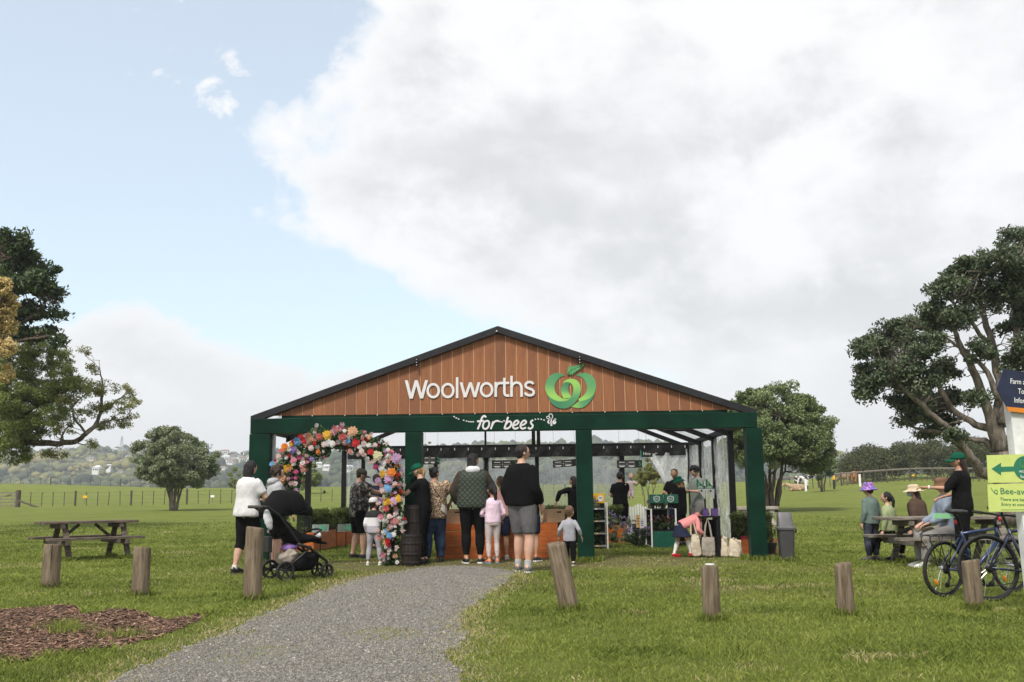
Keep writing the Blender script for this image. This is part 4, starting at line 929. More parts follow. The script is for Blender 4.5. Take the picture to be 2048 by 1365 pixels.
def person(label, px, py, top=None, H=None, heading=0, tone='light', hd=.132, leg=.52, wide=1.0, lw=1.0, belly=0.0, lean=0, side=0, twist=0, head=(0, 0, 0), arms=None, feet=None, pelvis=None, loc=None,
           topw=None, bottom=None, shoes=None, socks=None, hair=None, hat=None, name='person', extras=None, vox=.022, ehint=None, sit=False, curl=.5):
    loc = Vector(loc) if loc is not None else G(px, py)
    if H is None: H = (P(px, top, loc.y).z - loc.z) * 1.0
    seed = int(px * 7 + py) % 97
    t = thing(name, label, 'person', loc, R(heading)); u = H
    hh = hd * u; neckz = u * (1 - hd - .022); hipz = u * leg
    pel = Vector((0, 0, hipz)) if pelvis is None else Vector(pelvis) * u
    la, sa = R(lean), R(side); U = Vector((math.sin(sa), math.sin(la), math.cos(la) * math.cos(sa))).normalized()
    tw = R(twist); XA = Vector((math.cos(tw), math.sin(tw), 0)); XA = (XA - U * XA.dot(U)).normalized(); X0 = Vector((1, 0, 0)); X0 = (X0 - U * X0.dot(U)).normalized()
    Ls = neckz - hipz
    def sp(s): return pel + U * (Ls * s)
    def ax(s): x = (X0 * (1 - s) + XA * s).normalized() if 0 <= s <= 1 else (X0 if s < 0 else XA); return x, U.cross(x)
    cw = wide
    TOR = [(-.10, .060, .048), (-.02, .088, .062), (.10, .094, .066), (.25, .088, .062), (.42, .080, .058), (.62, .088, .063), (.78, .094, .062), (.88, .084, .054), (.94, .062, .045), (.985, .042, .038), (1.03, .033, .033)]
    def torso(mb, s0, s1, ex, flare=0, straight=0.0):
        rg_ = []
        ss_ = [s0] + [q[0] for q in TOR if s0 < q[0] < s1] + [s1]
        for s in ss_:
            rx = np.interp(s, [q[0] for q in TOR], [q[1] for q in TOR]); ry = np.interp(s, [q[0] for q in TOR], [q[2] for q in TOR])
            if straight and s < .8: rx = rx * (1 - straight) + .094 * straight; ry = ry * (1 - straight) + .066 * straight
            k = 1 + (cw - 1) * np.interp(s, [.35, .75, .95, 1.0], [1, .55, .4, .2])
            e = ex if s < .93 else ex * .6
            bl = belly * math.exp(-((s - .3) / .22) ** 2)
            x_, y_ = ax(s); fl = flare * max(0, (.35 - s)) if flare else 0
            rg_.append((sp(s) + y_ * (bl * .5 * u - .004 * u), x_, y_, (rx * k + e + fl + bl * .5) * u, (ry * (1 + (k - 1) * .9) + e + fl * .7 + bl * .5) * u))
        mb.loft(rg_, 18, power=2.3)
    xs, ys_ = ax(.93); neck = sp(1.0)
    sh = {}; el = {}; wr = {}; l1, l2 = .172 * u, .150 * u
    arms = arms or {}; ehint = ehint or {}
    for sd, nm in ((-1, 'L'), (1, 'R')):
        S = sp(.885) + xs * (sd * (.083 * (1 + (cw - 1) * .45)) * u); o = arms.get(nm, (.16, .05, -.95)); Lt = l1 + l2
        tgt = S + (xs * (sd * o[0]) + ys_ * o[1] + Vector((0, 0, 1)) * o[2]) * Lt if abs(lean) < 30 else S + (Vector((1, 0, 0)) * (sd * o[0]) + Vector((0, 1, 0)) * o[1] + Vector((0, 0, 1)) * o[2]) * Lt
        hv = ehint.get(nm, (sd * .5, -1, -.2)); E, Wp = ik(S, tgt, l1, l2, hv); sh[nm], el[nm], wr[nm] = S, E, Wp
    hp = {}; kn = {}; an = {}; t1 = (hipz - .0) * .49; t2 = hipz - .04 * u - t1
    feet = feet or {}
    for sd, nm in ((-1, 'L'), (1, 'R')):
        Hp = pel + Vector((sd * .048 * (1 + (cw - 1) * .7) * u, 0, 0)); o = feet.get(nm, (.058 * (1 + (cw - 1) * .5), 0.0, 0.0)); A = Vector((sd * o[0] * u, o[1] * u, (.042 + o[2]) * u))
        K, A2 = ik(Hp, A, t1, t2, (sd * .12, 1, .15)); hp[nm], kn[nm], an[nm] = Hp, K, A2
    LEG = [(-.06, .055), (.15, .054), (.5, .046), (.82, .036), (1.0, .033), (1.2, .0345), (1.45, .032), (1.75, .022), (1.95, .019), (2.0, .019)]
    ARM = [(-.08, .020), (.08, .0275), (.45, .0265), (.85, .0225), (1.0, .0215), (1.25, .0225), (1.6, .018), (1.9, .0145), (2.0, .0140)]
    lgw, arw = lw * (1 + (cw - 1) * .6), lw * (1 + (cw - 1) * .5)
    # ---- body: one continuous surface, hands and head grown on
    mb = MB(); torso(mb, -.10, 1.03, -.006)
    for nm in 'LR':
        limb(mb, [hp[nm], kn[nm], an[nm]], [(a, r * u * lgw) for a, r in LEG]); limb(mb, [sh[nm], el[nm], wr[nm]], [(a, r * u * arw) for a, r in ARM])
        _fa = R(feet.get(nm + 'a', 10 if nm == 'R' else -10)); fd = Vector((math.sin(_fa), math.cos(_fa), 0)); A = an[nm]
        mb.tube([A + Vector((0, 0, .01 * u)) - fd * .028 * u, A - fd * .012 * u - Vector((0, 0, .018 * u)), A + fd * .05 * u - Vector((0, 0, .024 * u)), A + fd * .10 * u - Vector((0, 0, .030 * u))], [.018 * u, .024 * u, .022 * u, .012 * u], 10)
    hy, hpch, hrl = (R(q) for q in head)
    HM = Matrix.Rotation(hy, 3, 'Z') @ Matrix.Rotation(-hpch, 3, 'X') @ Matrix.Rotation(hrl, 3, 'Y')
    hup = HM @ Vector((0, 0, 1)); nk = neck + (U * .6 + hup * .4).normalized() * (.022 * u)
    hc = nk + hup * (.46 * hh) + (HM @ Vector((0, 1, 0))) * (.06 * hh)
    mb.tube([sp(.93), nk, hc - hup * .15 * hh], [.038 * u * (1 + (cw - 1) * .4), .031 * u * (1 + (cw - 1) * .4), .030 * u], 12)
    me = remesh(mb, vox * max(.6, min(1, u / 1.6)), 'body', 2)
    bm = bmesh.new(); bm.from_mesh(me); bpy.data.meshes.remove(me)
    b2 = MB(); nlat, nlon = 20, 28; vsH = []
    for i in range(nlat + 1):
        th = -math.pi / 2 + math.pi * i / nlat
        for j in range(nlon):
            ph = 2 * math.pi * j / nlon; x, y, z = math.cos(th) * math.cos(ph), math.cos(th) * math.sin(ph), math.sin(th)
            X, Y, Z = x * .345, y * .41, z * .5
            if z < 0: X *= 1 - .28 * (-z) ** 1.4; Y *= (1 - .06 * (-z)) if y > 0 else (1 - .38 * (-z) ** 1.2); Z *= 1 - .04 * (1 if y > 0 else 0)
            if y > 0:
                Y += .085 * math.exp(-((X / .05) ** 2 + ((Z + .085) / .07) ** 2)) - .022 * (math.exp(-(((abs(X) - .14) / .06) ** 2 + ((Z - .02) / .045) ** 2))) + .015 * math.exp(-((X / .09) ** 2 + ((Z + .24) / .04) ** 2)) + .02 * math.exp(-((X / .1) ** 2 + ((Z + .42) / .07) ** 2))
            vsH.append(hc + HM @ (Vector((X, Y, Z)) * hh))
    fsH = [(i * nlon + j, i * nlon + (j + 1) % nlon, (i + 1) * nlon + (j + 1) % nlon, (i + 1) * nlon + j) for i in range(nlat) for j in range(nlon)]
    b2.add(vsH, fsH)
    for sd in (-1, 1): b2.ball(hc + HM @ (Vector((sd * .355, -.03, -.05)) * hh), (.035 * hh, .065 * hh, .10 * hh), 8, rot=HM @ Matrix.Rotation(R(sd * -18), 3, 'Z'))
    for nm in 'LR':   # hands
        sd = -1 if nm == 'L' else 1; w_ = (wr[nm] - el[nm]).normalized(); side_ = (w_.cross(Vector((0, 0, 1))) if abs(w_.z) < .8 else Vector((0, 1, 0)))
        side_ = (side_ - w_ * side_.dot(w_)).normalized(); nrm = w_.cross(side_).normalized()
        if abs(w_.z) >= .8:
            if nrm.x * sd > 0: nrm = -nrm   # palm faces the thigh
        elif nrm.z > 0: nrm = -nrm          # palm faces down
        a = wr[nm]; k = u
        b2.loft([(a - w_ * .012 * k, side_, nrm, .0145 * k, .0115 * k), (a + w_ * .015 * k, side_, nrm, .019 * k, .0105 * k), (a + w_ * .038 * k, side_, nrm, .0235 * k, .0095 * k), (a + w_ * .056 * k, side_, nrm, .022 * k, .0075 * k)], 12)
        for q, ln in zip((-.0165, -.0058, .0052, .0160), (.036, .043, .046, .041)):
            b_ = a + w_ * .053 * k + side_ * q * k; c1 = b_ + (w_ * math.cos(curl * .6) + nrm * math.sin(curl * .6)) * ln * .5 * k; c2 = c1 + (w_ * math.cos(curl * 1.7) + nrm * math.sin(curl * 1.7)) * ln * .5 * k
            b2.tube([b_ - w_ * .006 * k, b_, c1, c2], [.0062 * k, .0056 * k, .0052 * k, .0040 * k], 7)
        b_ = a + w_ * .014 * k + side_ * .018 * k; b2.tube([b_ - side_ * .006 * k, b_ + (w_ * .6 + side_ * .6 + nrm * .3) * .02 * k, b_ + (w_ * .85 + side_ * .5 + nrm * .5) * .042 * k], [.0075 * k, .0065 * k, .0048 * k], 7)
    m2 = b2.mesh('h'); bm.from_mesh(m2); bpy.data.meshes.remove(m2)
    me = bpy.data.meshes.new('body'); bm.to_mesh(me); bm.free(); link('body', me, SK[tone], t, smooth=True)
    for sd in (-1, 1): MB().ball(hc + HM @ (Vector((sd * .14, .352, .015)) * hh), (.045 * hh, .022 * hh, .022 * hh), 8, rot=HM).build('eye', m_eye, t, smooth=True)
    MB().ball(hc + HM @ (Vector((0, .385, -.235)) * hh), (.09 * hh, .02 * hh, .018 * hh), 8, rot=HM).build('mouth', m_lip, t, smooth=True)
    gv = vox * .98 * max(.6, min(1, u / 1.6))
    # ---- bottoms
    if bottom:
        k_, mat_ = bottom['kind'], bottom['mat']; mb = MB(); ez = bottom.get('ease', .006); T = bottom.get('len', 1.85)
        hi = bottom.get('waist', .30); torso(mb, -.06, hi, .006)
        if k_ == 'skirt':
            T = bottom.get('len', .7); L_ = (hp['L'] + hp['R']) / 2; K_ = (kn['L'] + kn['R']) / 2; rgk = []
            for f in np.linspace(-.1, T, 6):
                c_ = L_ + (K_ - L_) * f; rgk.append((c_, Vector((1, 0, 0)), Vector((0, 1, 0)), (.098 * cw + bottom.get('flare', .07) * (f + .1)) * u, (.072 * cw + bottom.get('flare', .07) * (f + .1)) * u))
            mb.loft(rgk, 24)
        else:
            for nm in 'LR':
                prof = [(a, (r * lgw + ez * (1 + (a if k_ != 'leggings' else 0) * bottom.get('flare', .35))) * u) for a, r in LEG if a < T] ; rT = np.interp(T, [a for a, r in LEG], [r for a, r in LEG]); prof.append((T, (rT * lgw + ez * (1 + T * bottom.get('flare', .35)) + bottom.get('cuff', 0)) * u))
                limb(mb, [hp[nm], kn[nm], an[nm]], prof)
        link(bottom.get('name', 'trousers' if k_ == 'pants' else k_), remesh(mb, gv, k_, 2, (.0028 if k_ != 'leggings' else .001) * u * bottom.get('wr', 1), 14 / u, seed), mat_, t, smooth=True)
    # ---- top
    if topw:
        mb = MB(); hem = topw.get('hem', .02); ex = topw.get('ease', .010); torso(mb, hem, 1.0, ex, topw.get('flare', .0), topw.get('straight', .5)); slv = topw.get('sleeve', 1.9)
        if slv > 0:
            for nm in 'LR':
                prof = [(a, (r * arw + ex * topw.get('sloose', .8)) * u) for a, r in ARM if a < slv]; rT = np.interp(slv, [a for a, r in ARM], [r for a, r in ARM]); prof.append((slv, (rT * arw + ex * topw.get('sloose', .8) * (1.25 if slv < 1.2 else .9)) * u)); prof[0] = (prof[0][0], prof[0][1] * .9)
                limb(mb, [sh[nm], el[nm], wr[nm]], prof)
        o_ = link(topw.get('name', 'top'), remesh(mb, gv, 'top', 2, .0042 * u * topw.get('wr', 1), 11 / u, seed + 5), topw['mat'], t, smooth=True)
        if topw.get('hood'):
            mb = MB(); y_ = ys_
            mb.ball(sp(.99) - y_ * .045 * u, (.075 * u, .045 * u, .040 * u), 14, rot=Matrix((xs, y_, U)).transposed()); mb.ball(sp(1.03) - y_ * .02 * u, (.060 * u, .050 * u, .030 * u), 14, rot=Matrix((xs, y_, U)).transposed())
            link('hood', remesh(mb, gv * .8, 'hood', 2, .004 * u, 12 / u, seed), topw.get('hoodmat', topw['mat']), t, smooth=True)
        if topw.get('vest'):
            mb = MB(); torso(mb, hem - .06, .985, ex + .012, 0, .6)
            for sd, nm in ((-1, 'L'), (1, 'R')): mb.ball(sh[nm] - xs * sd * .012 * u, (.036 * u * arw, .040 * u, .045 * u), 12)
            link('vest', remesh(mb, gv, 'vest', 2, .003 * u, 12 / u, seed), topw['vest'], t, smooth=True)
    # ---- shoes and socks
    if shoes:
        for sd, nm in ((-1, 'L'), (1, 'R')):
            fa = feet.get(nm + 'a', sd * 10); fd = Vector((math.sin(R(fa)), math.cos(R(fa)), 0)); A = an[nm]; z0 = A.z - .042 * u; rt = Vector((fd.y, -fd.x, 0)); b_ = Vector((A.x, A.y, z0)); UZ = Vector((0, 0, 1))
            up_ = MB()
            up_.loft([(b_ - fd * .036 * u + UZ * .026 * u, rt, UZ, .012 * u, .016 * u), (b_ - fd * .026 * u + UZ * .028 * u, rt, UZ, .023 * u, .026 * u), (b_ + fd * .002 * u + UZ * .030 * u, rt, UZ, .026 * u, .030 * u), (b_ + fd * .04 * u + UZ * .025 * u, rt, UZ, .026 * u, .022 * u), (b_ + fd * .08 * u + UZ * .019 * u, rt, UZ, .027 * u, .015 * u), (b_ + fd * .108 * u + UZ * .015 * u, rt, UZ, .020 * u, .010 * u), (b_ + fd * .118 * u + UZ * .013 * u, rt, UZ, .008 * u, .006 * u)], 14)
            so = up_.build('shoe', shoes[0], t, smooth=True)
            sl = MB(); outl = [(-.040, .010), (-.032, .022), (0, .027), (.05, .0275), (.09, .028), (.112, .018), (.121, .006)]
            poly = [(q[1], q[0]) for q in outl] + [(-q[1], q[0]) for q in reversed(outl)]
            sl.prism([(p[0] * u, p[1] * u) for p in poly], b_ + UZ * .001, rt, fd, .011 * u); so2 = sl.build('sole', shoes[1], so)
            if socks:
                hgt = socks[1]; J_ = [hp[nm], kn[nm], A]; tt = np.linspace(2 - hgt, 2.0, 9); MB().tube([along(J_, min(q, 1.999)) for q in tt] + [A - UZ * .012 * u], [(np.interp(q, [a for a, r in LEG], [r for a, r in LEG]) * lgw + .0035) * u for q in tt] + [.0235 * u * lgw], 12).build('sock', socks[0], t, smooth=True)
    # ---- hair
    def hl(x, y, z): return hc + HM @ (Vector((x, y, z)) * hh)
    if hair:
        st, hm_ = hair; mb = MB(); hr = (.378, .43, .455); rgh = np.random.default_rng(seed)
        if st != 'bald': mb.ball(hl(0, -.07, .085), tuple(q * hh for q in hr), 18, rot=HM)
        if st in ('short', 'bun', 'ponytail'): mb.ball(hl(0, -.20, -.12), (.30 * hh, .22 * hh, .26 * hh), 14, rot=HM)
        if st == 'bald': mb.ball(hl(0, -.03, .06), (.352 * hh, .405 * hh, .455 * hh), 18, rot=HM)
        if st == 'curly':
            for _ in range(130):
                d = rgh.normal(size=3); d /= np.linalg.norm(d)
                if d[1] > .55 and d[2] < .35 or d[2] < -.55: continue
                mb.ball(hl(d[0] * .42, -.08 + d[1] * .46, .12 + d[2] * .48), rgh.uniform(.06, .13) * hh, 8)
        if st in ('long', 'bob'):
            bt = -.74 if st == 'bob' else hair_len
            rg_ = []
            for f in np.linspace(0, 1, 7):
                z = .15 + (bt - .15) * f; wdt = (.40 + .05 * f if st == 'bob' else .37 - .06 * f) * (1 + .06 * math.sin(f * 5)); c_ = hc + (HM @ Vector((0, -.16 - .06 * f, 0))) * hh + Vector((0, 0, z * hh)) - ys_ * ((.04 if st == 'bob' else .30) * f * hh)
                rg_.append((c_, HM @ Vector((1, 0, 0)), HM @ Vector((0, 1, 0)), wdt * hh * (1 if f < .95 else .8), (.34 - .06 * f if st == 'bob' else .30 - .12 * f) * hh))
            mb.loft(rg_, 16)
        if st == 'bun': mb.ball(hl(0, -.42, .30), .20 * hh, 12)
        if st == 'ponytail':
            a = hl(0, -.47, .10); mb.tube([hl(0, -.36, .12), a, a + Vector((0, 0, -.35 * hh)) - ys_ * .12 * hh, a + Vector((0, 0, -.80 * hh)) - ys_ * .06 * hh, a + Vector((0, 0, -1.15 * hh))], [.10 * hh, .13 * hh, .15 * hh, .13 * hh, .04 * hh], 10)
        link('hair', remesh(mb, .052 * hh, 'hair', 1,   .03 * hh if st != 'curly' else .03 * hh, 9 / hh if st != 'curly' else 14 / hh, seed), hm_, t, smooth=True)
    if hat:
        kd, hm_ = hat[0], hat[1]; mb = MB(); o_ = hl(0, -.06, .10)
        if kd == 'cap':
            pr = [(.43, 0), (.435, .08), (.42, .20), (.37, .32), (.27, .41), (.14, .455), (.02, .465)]
            mb.loft([(o_ + hup * (z * hh), HM @ Vector((1, 0, 0)), HM @ Vector((0, 1, 0)), r * .96 * hh, r * 1.09 * hh) for r, z in pr], 22)
            c_ = mb.build('cap', hm_, t, smooth=True); b3 = MB(); V = []; F = []
            for i in range(13):
                a = R(-62 + 124 * i / 12)
                for j, f in enumerate((.40, .62, .80)):
                    rr = f + (.08 * math.cos(a) if j else 0); V += [o_ + HM @ (Vector((math.sin(a) * .43 * (1 if j == 0 else .95), .42 * math.cos(a) + (rr - .40) * 1.0 * (math.cos(a) ** .6 if math.cos(a) > 0 else 0), .03 - .05 * j - .10 * abs(math.sin(a)) ** 2)) * hh)]
            for i in range(12):
                for j in range(2): q = i * 3 + j; F.append((q, q + 1, q + 4, q + 3))
            nV = len(V); V2 = V + [q - hup * .022 * hh for q in V]; F2 = F + [tuple(reversed([q + nV for q in f])) for f in F] + [(i * 3 + 2, i * 3 + 2 + nV, i * 3 + 5 + nV, i * 3 + 5) for i in range(12)]
            b3.add(V2, F2).build('brim', hat[2] if len(hat) > 2 else hm_, c_, smooth=True)
        else:
            pr = [(.70, -.20), (.72, -.19), (.58, -.06), (.46, .06), (.44, .10), (.425, .30), (.38, .40), (.25, .44), (.02, .45)]
            if kd == 'wide': pr = [(.86, -.14), (.88, -.13), (.66, -.02), (.46, .07), (.44, .10), (.43, .32), (.37, .42), (.25, .46), (.02, .47)]
            mb.loft([(o_ + hup * (z * hh), HM @ Vector((1, 0, 0)), HM @ Vector((0, 1, 0)), r * .98 * hh, r * 1.06 * hh) for r, z in pr], 26)
            link('hat', remesh(mb, .05 * hh, 'hat', 1, .012 * hh, 5 / hh, seed), hm_, t, smooth=True)
    info = dict(t=t, u=u, hh=hh, hc=hc, HM=HM, hl=hl, sp=sp, ax=ax, sh=sh, el=el, wr=wr, hp=hp, kn=kn, an=an, loc=loc, cw=cw)
    return info
hair_len = -1.35
# materials with patterns
def pat_leopard():
    t = NT('cloth_leopard'); v = t.vec('Object'); dn = t.noise(v, 14, 2, .5); mp = t.node('ShaderNodeVectorMath', operation='ADD'); t.L.new(v, mp.inputs[0])
    sc_ = t.node('ShaderNodeVectorMath', operation='SCALE'); cm = t.node('ShaderNodeCombineXYZ'); t.L.new(dn, cm.inputs[0]); t.L.new(dn, cm.inputs[2]); t.L.new(cm.outputs[0], sc_.inputs[0]); sc_.inputs['Scale'].default_value = .03; t.L.new(sc_.outputs[0], mp.inputs[1])
    d = t.voro(mp.outputs[0], 36); ring = t.math('MULTIPLY', t.ramp(d, .28, .36), t.ramp(d, .62, .52)); c = t.mix(ring, (.44, .31, .20), (.035, .024, .018)); c = t.mix(t.ramp(d, .30, .20), c, (.24, .15, .085))
    sx = t.node('ShaderNodeSeparateXYZ'); t.L.new(v, sx.inputs[0]); q = t.math('ADD', t.math('MULTIPLY', t.math('ABSOLUTE', t.math('SUBTRACT', t.math('MODULO', t.math('ADD', sx.outputs[2], t.math('MULTIPLY', sx.outputs[0], .8)), .42), .21)), 1.0), t.math('MULTIPLY', t.noise(v, 5, 2), .1))
    band = t.math('MULTIPLY', t.ramp(q, .115, .10), t.ramp(sx.outputs[2], 1.02, 1.0)); 
    c = t.mix(t.math('MULTIPLY', band, t.ramp(t.noise(v, 3.1, 2), .46, .5)), c, (.62, .58, .54)); t.col(c); t.set(Roughness=.9); return t.mat
def pat_camo():
    t = NT('cloth_camo'); v = t.vec('Object'); n = t.noise(v, 17, 3, .6); n2 = t.noise(t.vec('Object', (1.3, 1, .8)), 24, 3, .6)
    c = t.cramp(n, [(0, (.020, .018, .018)), (.46, (.020, .018, .018)), (.48, (.15, .135, .125)), (.56, (.15, .135, .125)), (.58, (.40, .37, .35))], True); c = t.mix(t.ramp(n2, .55, .57), c, (.025, .022, .022)); t.col(c); t.set(Roughness=.9); t.bump(t.noise(v, 120), .3, .005); return t.mat
def pat_quilt(col):
    t = NT('cloth_quilted'); v = t.vec('Object'); sx = t.node('ShaderNodeSeparateXYZ'); t.L.new(v, sx.inputs[0])
    def tri(a): return t.math('ABSOLUTE', t.math('SUBTRACT', t.math('FRACT', a), .5))
    a = tri(t.math('MULTIPLY', t.math('ADD', sx.outputs[0], sx.outputs[2]), 11.0)); b = tri(t.math('MULTIPLY', t.math('SUBTRACT', sx.outputs[0], sx.outputs[2]), 11.0)); m_ = t.math('MINIMUM', a, b)
    t.col(t.mix(t.ramp(m_, 0, .08), tuple(q * .45 for q in col), col)); t.set(Roughness=.75); t.bump(t.ramp(m_, 0, .2), .8, .02); return t.mat
def pat_bands(name, stops):
    t = NT('cloth_' + name); sx = t.node('ShaderNodeSeparateXYZ'); t.L.new(t.vec('Object'), sx.inputs[0]); t.col(t.cramp(sx.outputs[2], stops, True)); t.set(Roughness=.9); t.bump(t.noise(t.vec('Object'), 120), .3, .005); return t.mat
def pat_dots(name, bg, fg, sc=42, th=.30):
    t = NT('cloth_' + name); v = t.vec('Object'); d = t.voro(v, sc); n = t.voro(v, sc * .37, out=0); t.col(t.mix(t.ramp(d, th + .04, th), bg, t.mix(t.ramp(n, .3, .5), fg, tuple(min(1, q * 1.6) for q in fg)))); t.set(Roughness=.9); return t.mat
C_BLACK = cloth('black', (.0055, .0055, .006)); C_BLACK2 = cloth('black_knit', (.0045, .0045, .005)); C_WHITE = cloth('white_linen', (.58, .57, .58), .06); C_GREYM = cloth('grey_marle', (.38, .39, .40), .1); C_SHORTG = cloth('grey_shorts', (.115, .112, .118)); C_JEANS = cloth('denim', (.035, .055, .105), .3); C_NAVY = cloth('navy', (.016, .020, .042)); C_PINK = cloth('pink_fleece', (.66, .25, .25), .08); C_LILAC = cloth('pale_pink', (.66, .50, .60), .06); C_KHAKI = cloth('khaki', (.075, .070, .052)); C_OLIVED = cloth('dark_olive', (.045, .036, .028)); C_HOODW = cloth('hood_white', (.60, .60, .62), .06)
C_SAGE = cloth('sage_tee', (.22, .25, .225)); C_GREEN = cloth('staff_green', (.006, .075, .045)); C_LIME = cloth('olive_green_top', (.26, .30, .16)); C_BROWN = cloth('brown_jacket', (.072, .048, .034)); C_BEIGE = cloth('straw', (.52, .43, .30), .12); C_SEAG = cloth('sea_green_knit', (.115, .16, .145)); C_BLUEGREY = cloth('blue_grey_shirt', (.22, .26, .33)); C_GREYTR = cloth('grey_trousers', (.22, .21, .20)); C_PINKSH = cloth('dusty_pink', (.50, .27, .25)); C_GREYSW = cloth('soft_grey', (.30, .30, .34), .08); C_CREAM = cloth('cream_tights', (.70, .68, .64), .05)
C_TRK = cloth('lilac_grey_track', (.34, .33, .37), .06)
S_BLACK = M('shoe_black', (.015, .015, .016), .6, .15); S_WHITE = M('shoe_white', (.62, .61, .60), .6, .1); S_GREY = M('shoe_grey', (.13, .125, .12), .8, .15); S_RED = M('shoe_red', (.42, .012, .018), .25, .1, spec=.6); S_SAND = M('sandal_coral', (.62, .20, .13), .6, .1); S_BRN = M('sandal_brown', (.11, .06, .04), .7, .1)
KID = dict(hd=.165, leg=.485, lw=.92, vox=.017); TOD = dict(hd=.205, leg=.42, lw=1.0, vox=.015)
PPL = {}
PPL['pusher'] = person('woman in white top and black cropped leggings pushing the stroller, dark bob', 492, 1147, 920, heading=-32, tone='light', wide=1.16, lw=1.08, arms={'R': (.10, .62, -.55), 'L': (.05, .66, -.50)}, feet={'L': (.05, -.09, 0), 'R': (.05, .10, 0)}, head=(-5, 12, 0),
  topw=dict(mat=C_WHITE, sleeve=.78, ease=.015, hem=-.08, flare=.06, straight=.5, sloose=.9, wr=1.3, name='shirt'), bottom=dict(kind='leggings', mat=C_BLACK, len=1.28, ease=.004), shoes=(S_BLACK, m_soled), socks=(C_WHITE, .10), hair=('bob', H_BLACK))
PPL['hoodie'] = person('man with curly brown hair in a light grey hoodie beyond the stroller', 548, 1139, 932, heading=-62, tone='light', head=(-12, 8, 0), wide=.98, arms={'R': (.1, .35, -.85)},
  topw=dict(mat=C_GREYM, sleeve=1.92, ease=.016, hem=-.02, hood=True, wr=1.3, name='hoodie'), bottom=dict(kind='shorts', mat=C_BLACK, len=.9, ease=.012), shoes=(S_BLACK, m_sole), socks=(C_WHITE, .15), hair=('curly', H_BROWN))
PPL['camo'] = person('man in a grey camouflage shirt and dark cap handing something over by the flower arch', 716, 1117, 937, heading=-68, tone='light', wide=1.22, lw=1.12, belly=.035, head=(-6, 18, 0), arms={'R': (.0, .93, -.30), 'L': (.0, .80, -.45)}, feet={'L': (.06, -.05, 0), 'R': (.07, .04, 0)}, curl=.9,
  topw=dict(mat=pat_camo(), sleeve=.72, ease=.020, hem=-.20, straight=.8, sloose=1.4, name='shirt'), bottom=dict(kind='shorts', mat=C_BLACK, len=.95, ease=.015), shoes=(S_BLACK, m_soled), hair=('short', H_DKBR), hat=('cap', cloth('cap_khaki', (.05, .045, .035))))
PPL['boy'] = person('boy in white cap and black, white and grey sweatshirt with grey track pants', 747, 1131, 995, heading=-14, tone='light', head=(-38, -4, 0), arms={'R': (.25, .45, -.6), 'L': (.10, .02, -.93)}, feet={'L': (.09, 0, 0), 'R': (.10, .02, 0)}, **KID,
  topw=dict(mat=pat_bands('sweat_blocks', [(0, (.34, .33, .37)), (.655, (.62, .61, .64)), (.735, (.62, .61, .64)), (.79, (.014, .014, .015))]), sleeve=1.9, ease=.014, hem=-.05, straight=.8, name='sweatshirt'), bottom=dict(kind='pants', mat=C_TRK, len=1.86, ease=.010, flare=.1), shoes=(S_WHITE, m_sole), hair=('short', H_DKBR), hat=('cap', C_WHITE))
PPL['navyback'] = person('person in a dark navy top half hidden behind the flower arch and the camouflage shirt', 752, 1100, 948, heading=-60, tone='tan', topw=dict(mat=C_NAVY, sleeve=1.9, ease=.012), bottom=dict(kind='pants', mat=C_BLACK, len=1.85), shoes=(S_BLACK, m_soled), hair=('short', H_DKBR))
PPL['staffcap'] = person('blonde staff member in a green cap and black clothes reaching out beside the barrels', 847, 1128, 926, heading=78, tone='light', head=(0, 22, 0), lean=6, arms={'L': (-.02, .80, -.28), 'R': (.05, .86, -.22)}, curl=.9,
  topw=dict(mat=C_BLACK, sleeve=.7, ease=.012, hem=-.1), bottom=dict(kind='pants', mat=C_BLACK, len=1.9, ease=.008), shoes=(S_BLACK, m_soled), hair=('ponytail', H_BLOND), hat=('cap', C_GREEN))
PPL['leopard'] = person('woman in a leopard print top and blue jeans with her dark hair tied up', 868, 1125, 934, heading=12, tone='tan', wide=1.24, lw=1.12, head=(-50, -2, 0), arms={'L': (.34, .28, -.72), 'R': (.30, .42, -.62)}, ehint={'L': (-1, -.3, 0), 'R': (1, -.3, 0)}, feet={'L': (.075, 0, 0), 'R': (.075, .02, 0)},
  topw=dict(mat=pat_leopard(), sleeve=.62, ease=.022, hem=-.20, straight=.9, sloose=1.6, name='blouse'), bottom=dict(kind='pants', mat=C_JEANS, len=1.97, ease=.010, flare=.5, cuff=.008, name='jeans'), shoes=(S_BLACK, m_soled), hair=('bun', H_BLACK))
hair_len = -1.15
PPL['vest'] = person('woman in a dark green quilted vest and black leggings with long black hair', 946, 1127, 906, heading=3, tone='tan', wide=1.22, lw=1.10, head=(-42, 2, 0), arms={'L': (.12, .16, -.88), 'R': (.10, .38, -.76)}, ehint={'L': (-1, -.5, 0), 'R': (1, -.5, 0)}, feet={'L': (.06, 0, 0), 'R': (.068, .0, 0)},
  topw=dict(mat=C_OLIVED, sleeve=1.9, ease=.022, hem=-.02, hood=True, hoodmat=C_HOODW, vest=pat_quilt((.034, .046, .032)), straight=.9, sloose=.9, name='sweater'), bottom=dict(kind='leggings', mat=C_BLACK, len=1.86, ease=.004), shoes=(S_BLACK, m_sole), hair=('long', H_BLACK))
